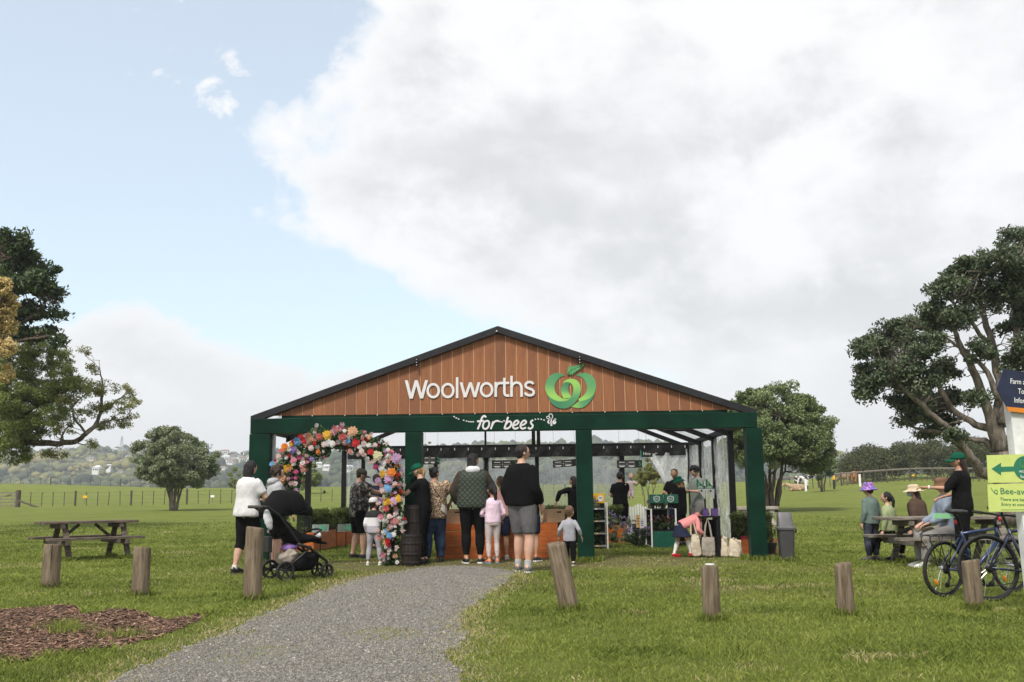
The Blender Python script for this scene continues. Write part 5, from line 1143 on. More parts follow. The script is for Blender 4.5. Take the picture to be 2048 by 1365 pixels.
PPL['girl'] = person('girl in a pale pink cardigan and flowered leggings with a dark ponytail', 986, 1127, 966, heading=14, tone='tan', head=(28, 8, 0), arms={'L': (.12, .35, -.75), 'R': (.15, .30, -.78)}, **KID, feet={'L': (.05, 0, 0), 'R': (.06, .02, 0)},
  topw=dict(mat=C_LILAC, sleeve=1.9, ease=.010, hem=.04, name='cardigan'), bottom=dict(kind='leggings', mat=pat_dots('flower_leggings', (.52, .45, .43), (.26, .19, .22)), len=1.84, ease=.004), shoes=(S_SAND, M('sandal_blue', (.12, .30, .48), .6, .1)), hair=('ponytail', H_BLACK))
PPL['pinkkid'] = person('child with shaved head and dusty pink shirt at the counter', 1004, 1119, 951, heading=8, tone='tan', hd=.15, leg=.5, head=(30, 5, 0), arms={'L': (.1, .5, -.6)}, topw=dict(mat=C_PINKSH, sleeve=.8, ease=.012), bottom=dict(kind='shorts', mat=C_NAVY, len=.9, ease=.01), shoes=(S_WHITE, m_sole), hair=('bald', H_LTBR))
PPL['hidden'] = person('bare-legged person in black and white trainers hidden behind the man in the black sweatshirt', 1063, 1123, 945, heading=-25, tone='tan', leg=.5, topw=dict(mat=C_BLACK, sleeve=.7, ease=.01), bottom=dict(kind='shorts', mat=C_NAVY, len=.8, ease=.01), shoes=(S_BLACK, m_sole), hair=('short', H_DKBR))
PPL['bigman'] = person('tall man in a black sweatshirt and grey shorts with short dark hair', 1046, 1145, 888, heading=-38, tone='light', wide=1.14, lw=1.12, belly=.015, head=(-34, 2, 0), arms={'R': (.14, .22, -.88), 'L': (.14, .05, -.93)}, feet={'L': (.07, .03, 0), 'R': (.07, -.03, 0), 'La': -25, 'Ra': -20},
  topw=dict(mat=C_BLACK2, sleeve=1.92, ease=.022, hem=-.02, straight=.9, name='sweatshirt'), bottom=dict(kind='shorts', mat=C_SHORTG, len=.88, ease=.010), shoes=(S_GREY, m_sole), socks=(C_GREYM, .22), hair=('short', H_DKBR))
PPL['toddler'] = person('toddler in a grey sweatshirt and black trousers walking by the leaning bollard', 1140, 1131, 1011, heading=-12, tone='light', head=(-20, 4, 0), arms={'L': (.30, .05, -.85), 'R': (.38, .02, -.82)}, feet={'L': (.07, .08, 0), 'R': (.07, -.06, 0)}, **TOD, topw=dict(mat=C_GREYSW, sleeve=1.7, ease=.016, hem=-.06, straight=.8, name='sweatshirt'), bottom=dict(kind='pants', mat=C_BLACK, len=1.86, ease=.010), shoes=(S_BLACK, m_sole), socks=(C_WHITE, .12), hair=('short', H_LTBR))
PPL['hooded'] = person('person in a black hooded top half hidden behind the second green post from the right', 1151, 1096, 952, heading=40, tone='tan', head=(20, 10, 0), arms={'L': (.55, .3, -.55)}, ehint={'L': (-1, 0, .3)}, topw=dict(mat=C_BLACK, sleeve=1.9, ease=.018, hood=True, hem=-.15), bottom=dict(kind='pants', mat=C_BLACK, len=1.9), shoes=(S_BLACK, m_soled), hair=('long', H_BLACK))
bm_ = PPL['father'] = person('man in black t-shirt and shorts with his back turned, carrying a baby', 1243, 1083, 943, heading=-4, tone='tan', wide=1.06, head=(-6, 6, 0), arms={'R': (.02, .62, -.40), 'L': (-.10, .50, -.55)}, ehint={'R': (.7, -.6, -.6), 'L': (-.7, -.6, -.6)}, feet={'L': (.05, 0, 0), 'R': (.055, .02, 0)},
  topw=dict(mat=C_BLACK, sleeve=.75, ease=.013, hem=-.08, name='shirt'), bottom=dict(kind='shorts', mat=C_BLACK, len=.98, ease=.015), shoes=(S_BRN, m_soled), hair=('short', H_DKBR))
_p = bm_['loc'] + Vector((.27, .02, bm_['u'] * .60)); 
person('blonde baby in pale pink held on the arm of the man in black', 0, 0, H=.68, loc=_p, heading=165, tone='pale', hd=.26, leg=.36, head=(20, 8, 0), pelvis=(0, 0, .30), feet={'L': (.07, .06, -.05), 'R': (.07, .05, -.05)}, arms={'L': (.3, .55, -.2), 'R': (.3, .5, -.3)}, vox=.011, topw=dict(mat=cloth('baby_pink', (.62, .50, .50), .05), sleeve=1.5, ease=.016), bottom=dict(kind='pants', mat=cloth('baby_pink', (.62, .50, .50)), len=1.5, ease=.012), hair=('short', H_BLOND))
PPL['greyman'] = person('grey-haired man in a black shirt at the plant stand, sunglasses on his head', 1354, 1087, 937, heading=152, tone='tan', wide=1.1, head=(8, 12, 0), arms={'L': (-.05, .55, -.45), 'R': (.0, .55, -.42)}, topw=dict(mat=C_BLACK, sleeve=.72, ease=.014, hem=-.1), bottom=dict(kind='pants', mat=C_NAVY, len=1.9), shoes=(S_BLACK, m_soled), hair=('short', H_GREY))
PPL['curlyguy'] = person('young man with curly black hair in a sage green t-shirt looking down', 1399, 1089, 931, heading=112, tone='light', wide=1.04, head=(6, 30, 0), arms={'L': (.0, .62, -.40), 'R': (.05, .60, -.45)}, topw=dict(mat=C_SAGE, sleeve=.8, ease=.016, hem=-.16, straight=.7, name='shirt'), bottom=dict(kind='shorts', mat=C_GREYTR, len=.9, ease=.014), shoes=(S_WHITE, m_sole), hair=('curly', H_BLACK))
hair_len = -.75
PPL['bucket'] = person('staff member in a green bucket hat and black clothes with blonde hair', 1364, 1092, 953, heading=58, tone='light', head=(10, 16, 0), arms={'L': (-.02, .72, -.35), 'R': (.08, .66, -.35)}, topw=dict(mat=C_BLACK, sleeve=.9, ease=.016, hem=-.2, straight=.8), bottom=dict(kind='pants', mat=C_BLACK, len=1.9, ease=.012), shoes=(S_BLACK, m_soled), hair=('long', H_BLOND), hat=('bucket', C_GREEN))
PPL['bending'] = person('little girl in a pink hoodie, navy skirt, white tights and red shoes bending over', 1362, 1115, H=1.16, heading=-82, tone='light', hd=.17, leg=.47, vox=.012, lean=66, head=(0, 62, 0), arms={'L': (.0, .35, -.75), 'R': (.0, .30, -.80)}, feet={'L': (.04, -.10, 0), 'R': (.05, .16, 0)}, topw=dict(mat=C_PINK, sleeve=1.85, ease=.018, hem=.05, hood=True, name='hoodie'), bottom=dict(kind='skirt', mat=C_NAVY, len=.72, flare=.10, waist=.16), shoes=(S_RED, S_RED), socks=(C_CREAM, .98), hair=('long', H_DKBR))
PPL['purplehat'] = person('child in a purple patterned sun hat, sea green sweater and dark jeans', 1747, 1121, 965, heading=24, tone='light', head=(18, 4, 0), **KID, topw=dict(mat=C_SEAG, sleeve=1.9, ease=.018, hem=-.06, straight=.9, name='sweater'), bottom=dict(kind='pants', mat=cloth('dark_denim', (.045, .05, .07), .3), len=1.9, ease=.012, name='jeans'), shoes=(S_GREY, m_soled), hair=('short', H_DKBR), hat=('bucket', pat_dots('purple_hat', (.13, .10, .32), (.40, .14, .34), 30, .34)))
# seated on the far bench of the right-hand table
def seated(label, px, Y, headtop, heading, seat=.45, **k):
    x = P(px, 1060, Y).x; g = gzs(x, Y); Hs = (P(px, headtop, Y).z - g - seat + .02); H = k.pop('H', Hs / .53)
    return person(label, px, 1060, H=H, loc=(x, Y, g), heading=heading, pelvis=(0, 0, (seat + .075) / H), feet=k.pop('feet', {'L': (.06, .27, 0), 'R': (.06, .25, 0)}), **k)
PPL['seatgirl'] = seated('girl with a black ponytail and olive green top seated on the bench', 1778, 16.9, 990, 40, seat=.42, hd=.15, leg=.5, tone='light', head=(28, 0, 0), topw=dict(mat=C_LIME, sleeve=1.9, ease=.016, hem=-.02), bottom=dict(kind='pants', mat=C_BLACK, len=1.9), shoes=(S_BLACK, m_soled), hair=('ponytail', H_BLACK))
PPL['mask'] = seated('woman in a straw sun hat, blue face mask and brown jacket seated on the bench', 1842, 16.9, 971, 48, tone='light', wide=1.1, lean=8, head=(30, 4, 0), topw=dict(mat=C_BROWN, sleeve=1.9, ease=.026, hem=-.15, straight=.8, name='jacket'), bottom=dict(kind='pants', mat=C_BLACK, len=1.9), shoes=(S_BLACK, m_soled), hair=('long', H_BROWN), hat=('wide', C_BEIGE))
PPL['paper'] = seated('person in blue-grey shirt and grey trousers seated with a sheet of paper on the lap', 1898, 15.55, 956, 96, tone='light', head=(0, 8, 0), lean=4, arms={'L': (-.1, .62, -.62), 'R': (-.05, .6, -.62)}, topw=dict(mat=C_BLUEGREY, sleeve=1.9, ease=.016, name='shirt'), bottom=dict(kind='pants', mat=C_GREYTR, len=1.93, ease=.014), shoes=(S_WHITE, m_sole), hair=('short', H_DKBR), hat=('bucket', cloth('brown_hat', (.16, .09, .055))))
hair_len = -1.05
PPL['guide'] = person('staff member in a green cap and black polo shirt standing with one arm stretched out', 1934, 1139, 905, heading=70, tone='tan', wide=1.0, head=(6, 2, 0), arms={'L': (.08, .84, -.34), 'R': (.05, .45, -.60)}, ehint={'L': (-.3, -.3, -1), 'R': (.6, -1, 0)}, topw=dict(mat=C_BLACK, sleeve=1.12, ease=.018, hem=-.22, flare=.03, straight=.4, sloose=1.1, name='polo_shirt'), bottom=dict(kind='pants', mat=C_BLACK, len=1.93, ease=.014), shoes=(S_BLACK, m_soled), hair=('long', hairm('auburn', (.030, .013, .011))), hat=('cap', C_GREEN))
# small extras that are parts of a person's dress
q = PPL['mask']; MB().ball(q['hl'](0, .33, -.22), (.27 * q['hh'], .17 * q['hh'], .20 * q['hh']), 12, rot=q['HM']).build('face_mask', cloth('mask_blue', (.30, .50, .66), .05), q['t'], smooth=True)
for k in ('vest', 'greyman', 'bigman', 'leopard'):
    q = PPL[k]; mb = MB(); hl = q['hl']
    if k != 'bigman': mb.tube([hl(-.36, -.08, .34), hl(-.30, .20, .46), hl(0, .26, .47), hl(.30, .20, .46), hl(.36, -.08, .34)], .02 * q['hh'], 6)
    else: mb.tube([hl(.37, -.1, .05), hl(.36, .36, .05), hl(.2, .44, .03), hl(-.2, .44, .03), hl(-.36, .36, .05), hl(-.37, -.1, .05)], .018 * q['hh'], 6)
    mb.build('glasses', S_BLACK, q['t'], smooth=True)
q = PPL['leopard']; sp, ax_ = q['sp'], q['ax']; x_, y_ = ax_(.7); u = q['u']; MB().tube([sp(.96) - x_ * .06 * u - y_ * .05 * u, sp(.72) - y_ * .098 * u - x_ * .01 * u, sp(.45) - y_ * .092 * u + x_ * .06 * u, sp(.25) + x_ * .135 * u - y_ * .03 * u], .006 * u, 6, flat=(1, 2)).build('bag_strap', S_BLACK, q['t'])
q = PPL['guide']; MB().tube([q['wr']['L'] - (q['wr']['L'] - q['el']['L']).normalized() * .03, q['wr']['L'] - (q['wr']['L'] - q['el']['L']).normalized() * .005], .019 * q['u'], 12).build('wristband', S_WHITE, q['t'])
# paper on the seated person's lap (held, its own thing)
q = PPL['paper']; lp = q['loc'] + Matrix.Rotation(R(96), 3, 'Z') @ ((q['kn']['L'] + q['kn']['R']) / 2 + Vector((0, -.12, .085)))
mb = MB(); mb.box((0, 0, 0), (.30, .21, .004)); po = mb.build('paper_sheet', M('paper_cream', (.62, .52, .38), .9, .06)); po.location = lp; po.rotation_euler = (R(-14), R(18), R(40)); tag(po, 'cream sheet of paper lying on the lap of the seated person', 'paper')
# ================================================================ props
def text_mesh(body, size, name='lettering'):
    c = bpy.data.curves.new(name, 'FONT'); c.body = body; c.size = size; c.align_x = 'CENTER'; c.align_y = 'CENTER'; c.extrude = .0008; c.resolution_u = 3
    o = bpy.data.objects.new(name, c); COL.objects.link(o); dg = bpy.context.evaluated_depsgraph_get(); me = bpy.data.meshes.new_from_object(o.evaluated_get(dg)); bpy.data.objects.remove(o); bpy.data.curves.remove(c); me.materials.clear(); return me
def text(body, size, loc, mat, parent, rz=0, name='lettering', rx=90):
    o = link(name, text_mesh(body, size), mat, parent); o.location = loc; o.rotation_euler = (R(rx), 0, rz); return o
m_wood = M('weathered_wood', (.17, .145, .115), .9, .35, 4, .7, 20, stretch=(1, 1, 8), spec=.15, bdist=.02)
def wood(name, c, stretch): return M(name, c, .9, .35, 4, .7, 18, stretch=stretch, spec=.15, bdist=.02)
t = NT('bollard_wood'); v = t.vec('Object', (9, 9, .8)); n1 = t.noise(v, 3, 6, .65, .3); n2 = t.noise(t.vec('Object'), 2.6, 5, .6); n3 = t.noise(t.vec('Object', (26, 26, .5)), 2, 3, .6); oi = t.node('ShaderNodeObjectInfo')
c = t.mix(t.ramp(n1, .3, .7), (.085, .062, .042), (.235, .185, .130)); c = t.mix(t.math('MULTIPLY', t.ramp(n2, .52, .70), .75), c, (.060, .044, .034)); c = t.mix(t.math('MULTIPLY', t.ramp(n2, .42, .28), .5), c, (.25, .20, .15)); c = t.mix(t.ramp(n3, .66, .74), c, (.02, .015, .012))
t.col(c); t.set(Roughness=.92); t.b.inputs['Specular IOR Level'].default_value = .15; t.bump(t.math('SUBTRACT', t.math('ADD', n1, t.math('MULTIPLY', n2, .5)), t.math('MULTIPLY', t.ramp(n3, .62, .74), 1.5)), .9, .02); m_boll = t.mat
def bollard(px, base, top, w_px, label, lean=0, ntop=None, seed=0):
    g = G(px, base); k = PXM(g.y); h = (base - top) * k; r = w_px * k / 2; rg = np.random.default_rng(seed)
    th = thing('bollard', label, 'bollard', g, 0, 'timber bollards along the lawn')
    mb = MB(); n = 24; rings = []
    zs = [-.12, 0, h * .3, h * .65, h * .95, h * .985, h]; rr = [1.0, 1.02, 1.0, .99, .985, .96, .90]
    V = []; off = rg.uniform(-.035, .035, n)
    for z, q in zip(zs, rr):
        for i in range(n):
            a = 2 * math.pi * i / n; q2 = q * (1 + off[i] * .6 + .012 * math.sin(3 * a + seed)); sl = .012 * math.cos(a + seed) if z > h * .9 else 0
            V.append((math.cos(a) * r * q2, math.sin(a) * r * q2, z + sl))
    F = [(i * n + k_, i * n + (k_ + 1) % n, (i + 1) * n + (k_ + 1) % n, (i + 1) * n + k_) for i in range(len(zs) - 1) for k_ in range(n)]; F.append(tuple((len(zs) - 1) * n + k_ for k_ in range(n)))
    o = mb.add(V, F).build('log', m_boll, th, smooth=True, autosmooth=40); o.rotation_euler = (R(rg.uniform(-1.5, 1.5)), R(lean), R(seed * 40))
    if lean: o.rotation_euler = (0, R(lean), 0)
    return th, h, r
bollard(99, 1176, 1093, 34, 'short weathered bollard in front of the left end of the picnic table', 1.2, seed=1)
bollard(280, 1193, 1099, 33, 'brownish bollard just right of the picnic table, below its bench', 0.4, seed=2)
bollard(504, 1200, 1061, 36, 'tall pale grey-brown bollard beside the stroller', 1.0, seed=3)
bollard(1140, 1222, 1090, 38, 'bollard leaning to the left beside the gravel path', -11, seed=4)
th, h, r = bollard(1424, 1243, 1138, 34, 'cracked bollard with a white sticker on its top', 0, seed=5)
MB().lathe([(r * .55, 0), (r * .55, .008)], (0, 0, h + .012), 16).build('sticker', M('sticker_white', (.7, .7, .7), .6, .1), th)
bollard(1693, 1233, 1132, 33, 'bollard with a dark stain on its lower left', -.6, seed=6)
bollard(1950, 1220, 1125, 34, 'bollard standing in front of the two bicycles', -1.0, seed=7)
# ---------------------------------------------------------------- picnic tables
def picnic(label, loc, rz, L=1.85, top_w=.74, seat_off=.62, mat=None, seed=0, h=.74, hs=.44, frames=.62):
    t = thing('picnic_table', label, 'picnic table', loc, rz); rg = np.random.default_rng(seed); nb = 5; bw_ = top_w / nb
    for i in range(nb): MB().box((rg.uniform(-.015, .015), -top_w / 2 + bw_ * (i + .5), h - .022 + rg.uniform(-.003, .003)), (L, bw_ - .010, .045)).build('table_plank', mat, t, bevel=.005)
    for s in (-1, 1):
        for j in (0, 1): MB().box((rg.uniform(-.015, .015), s * (seat_off + (j - .5) * .135), hs - .022 + rg.uniform(-.003, .003)), (L, .125, .045)).build('seat_plank', mat, t, bevel=.005)
    for fx in (-L * frames / 2, L * frames / 2):
        MB().box((fx, 0, h - .09), (.09, top_w * .95, .09)).build('top_bearer', mat, t, bevel=.01)
        MB().box((fx, 0, hs - .09), (.09, seat_off * 2 + .26, .095)).build('seat_bearer', mat, t, bevel=.01)
        for s in (-1, 1): MB().bar((fx + .07, s * top_w * .26, h - .06), (fx + .07, s * (seat_off + .02), -.02), .05, .10, (1, 0, 0)).build('leg', mat, t, bevel=.006)
        sx = -1 if fx > 0 else 1; MB().bar((fx + .04 * sx, 0, hs - .06), (fx + sx * L * frames * .36, 0, h - .07), .045, .09, (0, 1, 0)).build('brace', mat, t, bevel=.005)
    return t
w_long = wood('picnic_timber', (.15, .120, .095), (1.2, 9, 9)); w_grey = wood('picnic_timber_grey', (.21, .185, .155), (1.2, 9, 9))
c = P(172, 1100, 19.6); picnic('weathered brown picnic table standing empty on the lawn at the left', (c.x, 19.6, 0), R(40), 1.75, .74, .60, w_long, 3)
c = P(1895, 1100, 16.1); picnic('grey picnic table on the right where people sit', (c.x, 16.1, 0), R(1), 2.12, .72, .66, w_grey, 4, frames=.64)
# ---------------------------------------------------------------- flower arch
AY = 17.05
FC = dict(red=(.50, .010, .014), peach=(.70, .40, .24), blue=(.16, .36, .62), yellow=(.72, .42, .03), orange=(.75, .22, .015), coral=(.72, .16, .15), pink=(.70, .25, .32), magenta=(.58, .07, .25), white=(.74, .72, .70), cream=(.70, .66, .40), lilac=(.62, .38, .60), purple=(.26, .15, .42), salmon=(.62, .27, .24), blush=(.70, .52, .50))
fmat = {}
for k_, c_ in FC.items():
    t = NT('bloom_' + k_); n = t.noise(t.vec('Object'), 30, 3, .6); t.col(t.mix(t.ramp(n, .3, .7), tuple(q * .62 for q in c_), c_)); t.set(Roughness=.7); fmat[k_] = t.mat
def bloom_mesh(kind, seed):
    rg = np.random.default_rng(seed); V = []; F = []
    layers = {'dahlia': [(1.0, 11, .10), (.80, 10, .28), (.58, 8, .45), (.35, 6, .58)], 'rose': [(.95, 6, .02), (.78, 6, .30), (.55, 5, .46), (.34, 4, .55)], 'daisy': [(1.0, 9, .12), (.45, 7, .28)]}[kind]
    for r, n, z in layers:
        a0 = rg.uniform(0, 6)
        for i in range(n):
            a = a0 + 2 * math.pi * i / n + rg.uniform(-.1, .1); w = math.pi / n * (1.25 if kind != 'daisy' else .85); o = len(V); r2 = r * rg.uniform(.88, 1.08)
            p = lambda rr, aa, zz: (math.cos(aa) * rr, -zz, math.sin(aa) * rr)
            V += [p(r2 * .15, a, z * .8), p(r2 * .72, a - w, z + .12), p(r2, a, z + (.02 if kind != 'rose' else .16)), p(r2 * .72, a + w, z + .12), p(r2 * .6, a, z - .02)]; F += [(o, o + 1, o + 4), (o + 1, o + 2, o + 4), (o + 2, o + 3, o + 4), (o + 3, o, o + 4)]
    o = len(V); V += [(math.cos(a) * .22, -.55, math.sin(a) * .22) for a in np.linspace(0, 6.28, 7)[:-1]] + [(0, -.68, 0)]; F += [(o + i, o + (i + 1) % 6, o + 6) for i in range(6)]
    return MB().add(V, F)
BM = {}
def bloom_data(kind, col):
    if (kind, col) not in BM:
        me = bloom_mesh(kind, len(BM)).mesh('bloom'); me.materials.append(fmat[col]); BM[(kind, col)] = me
    return BM[(kind, col)]
arch = thing('flower_arch', 'arch covered with colourful artificial flowers at the tent entrance', 'flower arch', (0, AY, 0)); am = PXM(AY)
apx = [(786, 1122), (787, 1060), (787, 1000), (784, 950), (768, 916), (735, 892), (692, 878), (652, 882), (618, 902), (590, 928), (575, 960), (565, 1000), (560, 1060), (558, 1122)]
apts = [P(a, b, AY) for a, b in apx]; apts = [Vector(q) for q in curve([(p.x, p.y, p.z) for p in apts], 6)]
MB().tube([p - Vector((0, AY, 0)) for p in apts], .035, 8).build('frame', m_black, arch, smooth=True)
rgA = np.random.default_rng(77)
Cc = []; Rr = []
for i, p in enumerate(apts):
    f = i / (len(apts) - 1); R0 = np.interp(f, [0, .25, .45, .62, .75, 1], [.17, .20, .21, .30, .27, .15])
    for _ in range(6): d = rgA.normal(size=3); d /= np.linalg.norm(d); Cc.append(np.array(p) + d * R0 * .7 * np.array([1, .6, 1])); Rr.append(R0 * .45)
V, F, r = leaves(Cc, np.array(Rr), 24, .085, .030, 78, .2, .2); V[:, 1] -= AY
lf = link('foliage', npmesh('foliage', V, F, {'rnd': r}), leaf_mat('leaf_arch', (.022, .05, .018), (.055, .11, .04), (.15, .21, .10), .3), arch); lf['kind'] = 'stuff'
def bloom(px, py, rp, col, kind=None, dy=None):
    p = P(px, py, AY); kd = kind or rgA.choice(['dahlia', 'rose', 'dahlia']); o = bpy.data.objects.new('bloom', bloom_data(kd, col)); COL.objects.link(o); o.parent = arch
    s = rp * am; s *= 1.12; o.scale = (s, s * .6, s); o.location = (p.x, (-.24 + rgA.uniform(-.05, .06)) if dy is None else dy, p.z); o.rotation_euler = (R(rgA.uniform(-25, 25)), R(rgA.uniform(0, 360)), R(rgA.uniform(-30, 30))); return o
big = [(350, 140, 'red', 30), (425, 130, 'peach', 46), (315, 180, 'blue', 46), (390, 182, 'red', 30), (250, 207, 'yellow', 26), (185, 240, 'orange', 38), (550, 135, 'coral', 36), (630, 115, 'yellow', 46), (715, 62, 'pink', 36), (768, 35, 'magenta', 25), (793, 138, 'coral', 40), (895, 80, 'peach', 50), (850, 130, 'white', 30), (810, 75, 'white', 20), (925, 200, 'red', 40), (1005, 210, 'white', 32), (1058, 222, 'white', 28), (1080, 292, 'red', 36), (1150, 330, 'cream', 46), (1345, 357, 'lilac', 50), (640, 200, 'white', 36), (690, 210, 'white', 34), (600, 215, 'blush', 30), (270, 272, 'purple', 42), (225, 330, 'red', 20), (285, 380, 'pink', 32), (350, 350, 'magenta', 30), (200, 465, 'yellow', 40), (235, 450, 'yellow', 34), (165, 557, 'peach', 42), (120, 605, 'lilac', 32), (157, 607, 'orange', 22), (250, 617, 'blush', 28), (50, 415, 'blue', 30), (90, 380, 'red', 15), (370, 430, 'salmon', 32), (385, 480, 'salmon', 26), (465, 365, 'purple', 25), (530, 287, 'orange', 30), (1205, 520, 'yellow', 36), (1302, 505, 'orange', 44), (1265, 572, 'lilac', 46), (1150, 592, 'lilac', 34), (1255, 665, 'blue', 46), (1245, 812, 'yellow', 46), (1312, 805, 'lilac', 44), (1360, 778, 'yellow', 40), (1240, 877, 'coral', 36), (1175, 802, 'purple', 28), (1185, 962, 'pink', 32), (1255, 1222, 'red', 40), (1340, 1012, 'salmon', 32), (1290, 357, 'peach', 26), (1185, 455, 'white', 34), (1210, 405, 'white', 30), (1125, 445, 'magenta', 28), (1340, 432, 'orange', 18), (495, 200, 'red', 24), (150, 275, 'coral', 24), (130, 340, 'blush', 26), (700, 40, 'pink', 26), (1060, 140, 'peach', 26), (840, 180, 'blue', 26), (905, 170, 'coral', 26), (990, 290, 'blush', 30), (960, 240, 'white', 26), (1150, 1100, 'blush', 28), (1160, 1180, 'salmon', 28), (1270, 1160, 'blue', 34), (1240, 1110, 'blue', 30), (1310, 1150, 'white', 26), (1200, 690, 'blush', 28), (1330, 620, 'blush', 26), (1190, 640, 'salmon', 22), (1270, 960, 'blush', 26), (300, 560, 'magenta', 20), (310, 500, 'magenta', 22), (420, 215, 'salmon', 26), (460, 250, 'blush', 28), (340, 300, 'white', 24), (410, 330, 'blush', 24)]
for zx, zy, c_, r_ in big: bloom(540 + zx / 5.25, 850 + zy / 5.25, r_ / 5.25 * 1.08, c_)
for i in range(298):
    f = rgA.random(); p = apts[int(f * (len(apts) - 1))]; R0 = np.interp(f, [0, .25, .45, .62, .75, 1], [.20, .25, .25, .36, .32, .18])
    a = rgA.uniform(0, 6.28); q = R0 * rgA.random() ** .5; o = bpy.data.objects.new('blossom', bloom_data(rgA.choice(['daisy', 'rose']), rgA.choice(['white', 'blush', 'white', 'pink', 'salmon', 'white', 'blush', 'peach', 'red', 'lilac']))); COL.objects.link(o); o.parent = arch
    s = rgA.uniform(.026, .055); o.scale = (s, s, s); o.location = (p.x + math.cos(a) * q, -.20 + rgA.uniform(-.06, .12), p.z + math.sin(a) * q); o.rotation_euler = (R(rgA.uniform(-40, 40)), R(rgA.uniform(0, 360)), R(rgA.uniform(-40, 40)))
# ---------------------------------------------------------------- barrels
m_barrel = M('barrel_dark', (.018, .011, .008), .7, .35, 4, .5, 20, stretch=(10, 10, .7)); m_hoop = M('barrel_hoop', (.035, .030, .028), .5, .2, metal=.5)
def barrel(label, px, Y, w_px, h, r_top=1.0):
    p = P(px, 1100, Y); r = w_px * PXM(Y) / 2; t = thing('barrel', label, 'barrel', (p.x, Y, 0)); n = 18
    for i in range(n):
        a0, a1 = 2 * math.pi * (i + .04) / n, 2 * math.pi * (i + .96) / n; V = []
        for z, q in ((0, .86), (h * .5, 1.0), (h, .94 * r_top)):
            for rr in (q * r, q * r - .025):
                for a in (a0, a1): V.append((math.cos(a) * rr, math.sin(a) * rr, z))
        F = []
        for j in range(2): b = j * 4; F += [(b, b + 1, b + 5, b + 4), (b + 3, b + 2, b + 6, b + 7), (b + 2, b, b + 4, b + 6), (b + 1, b + 3, b + 7, b + 5)]
        F += [(8, 9, 11, 10), (2, 3, 1, 0)]; MB().add(V, F).build('stave', m_barrel, t)
    for z, q in ((h * .12, .90), (h * .38, 1.0), (h * .72, 1.0), (h * .94, .955 * r_top)): MB().lathe([(r * q + .004, z - .016), (r * q + .007, z), (r * q + .004, z + .016)], n=24, cap=False).build('hoop', m_hoop, t, smooth=True)
    MB().lathe([(r * .83, 0), (r * .83, .02)], (0, 0, h * .45)).build('base', m_barrel, t)
barrel('squat open half barrel in front of the taller one', 822, 16.92, 41, P(823, 1068, 16.92).z); barrel('taller dark barrel behind the squat one beside the green post', 824, 17.28, 36, P(826, 1010, 17.28).z)
# ---------------------------------------------------------------- planters with clipped hedges
m_orange = M('stained_ply_orange', (.42, .105, .018), .5, .22, 3, .2, 30, stretch=(1, 1, 5)); m_soil = M('soil', (.03, .02, .014), .95, .3)
def planter(label, a, b, depth, bh, hh, seed, cut=True):
    a = Vector(a); b = Vector(b); d = b - a; L = d.length; t = thing('hedge_planter', label, 'planter', (a + b) / 2, math.atan2(d.y, d.x))
    for y in (-depth / 2, depth / 2): MB().box((0, y, bh / 2), (L, .025, bh)).build('side_board', m_orange, t, bevel=.003)
    for x in (-L / 2 + .0125, L / 2 - .0125): MB().box((x, 0, bh / 2), (.0249, depth - .026, bh - .002)).build('end_board', m_orange, t, bevel=.003)
    MB().box((0, 0, bh * .42), (L - .06, depth - .06, bh * .8)).build('soil', m_soil, t)
    rg = np.random.default_rng(seed); n = int(L * 95); C = []
    for _ in range(n):
        f = rg.integers(0, 3); x, y, z = rg.uniform(-.5, .5) * (L - .06), rg.uniform(-.5, .5) * (depth - .02), rg.uniform(0, 1)
        if f == 0: y = -.5 * (depth - .04)
        if f == 1: z = .96
        C.append((x, y, bh + .04 + z * (hh - bh - .08)))
    V, F, r = leaves(C, np.full(n, .085), 70, .030, .017, seed, .1, .5); h_ = link('hedge', npmesh('hedge', V, F, {'rnd': r}), LM['box'], t)
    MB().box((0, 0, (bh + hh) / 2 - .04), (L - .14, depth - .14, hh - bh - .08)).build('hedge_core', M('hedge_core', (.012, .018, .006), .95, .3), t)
    return t
def atY(px, Y): p = P(px, 1050, Y); return Vector((p.x, Y, gzs(p.x, Y)))
hgt = lambda px, py, Y: P(px, py, Y).z - gzs(P(px, py, Y).x, Y)
planter('long orange planter with clipped hedge behind the stroller', atY(606, 21.4), atY(652, 23.4), .45, hgt(630, 1063, 22.2), hgt(630, 1021, 22.2), 1)
planter('orange planter with clipped hedge left of the camouflage shirt', atY(658, 23.6), atY(712, 24.6), .45, hgt(690, 1062, 24), hgt(690, 1016, 24), 2)
planter('orange planter with low hedge behind the counter', atY(1085, 24.3), atY(1150, 24.3), .45, .35, hgt(1115, 1012, 24.3), 3)
planter('orange planter with tall hedge beside the plant rack', atY(1213, 24.1), atY(1249, 24.1), .5, hgt(1230, 1050, 24.1), hgt(1230, 1011, 24.1), 4)
planter('orange planter with clipped hedge behind the right-hand green post', atY(1466, 19.3), atY(1548, 19.0), .55, hgt(1490, 1078, 19.2), hgt(1490, 1026, 19.2), 5)
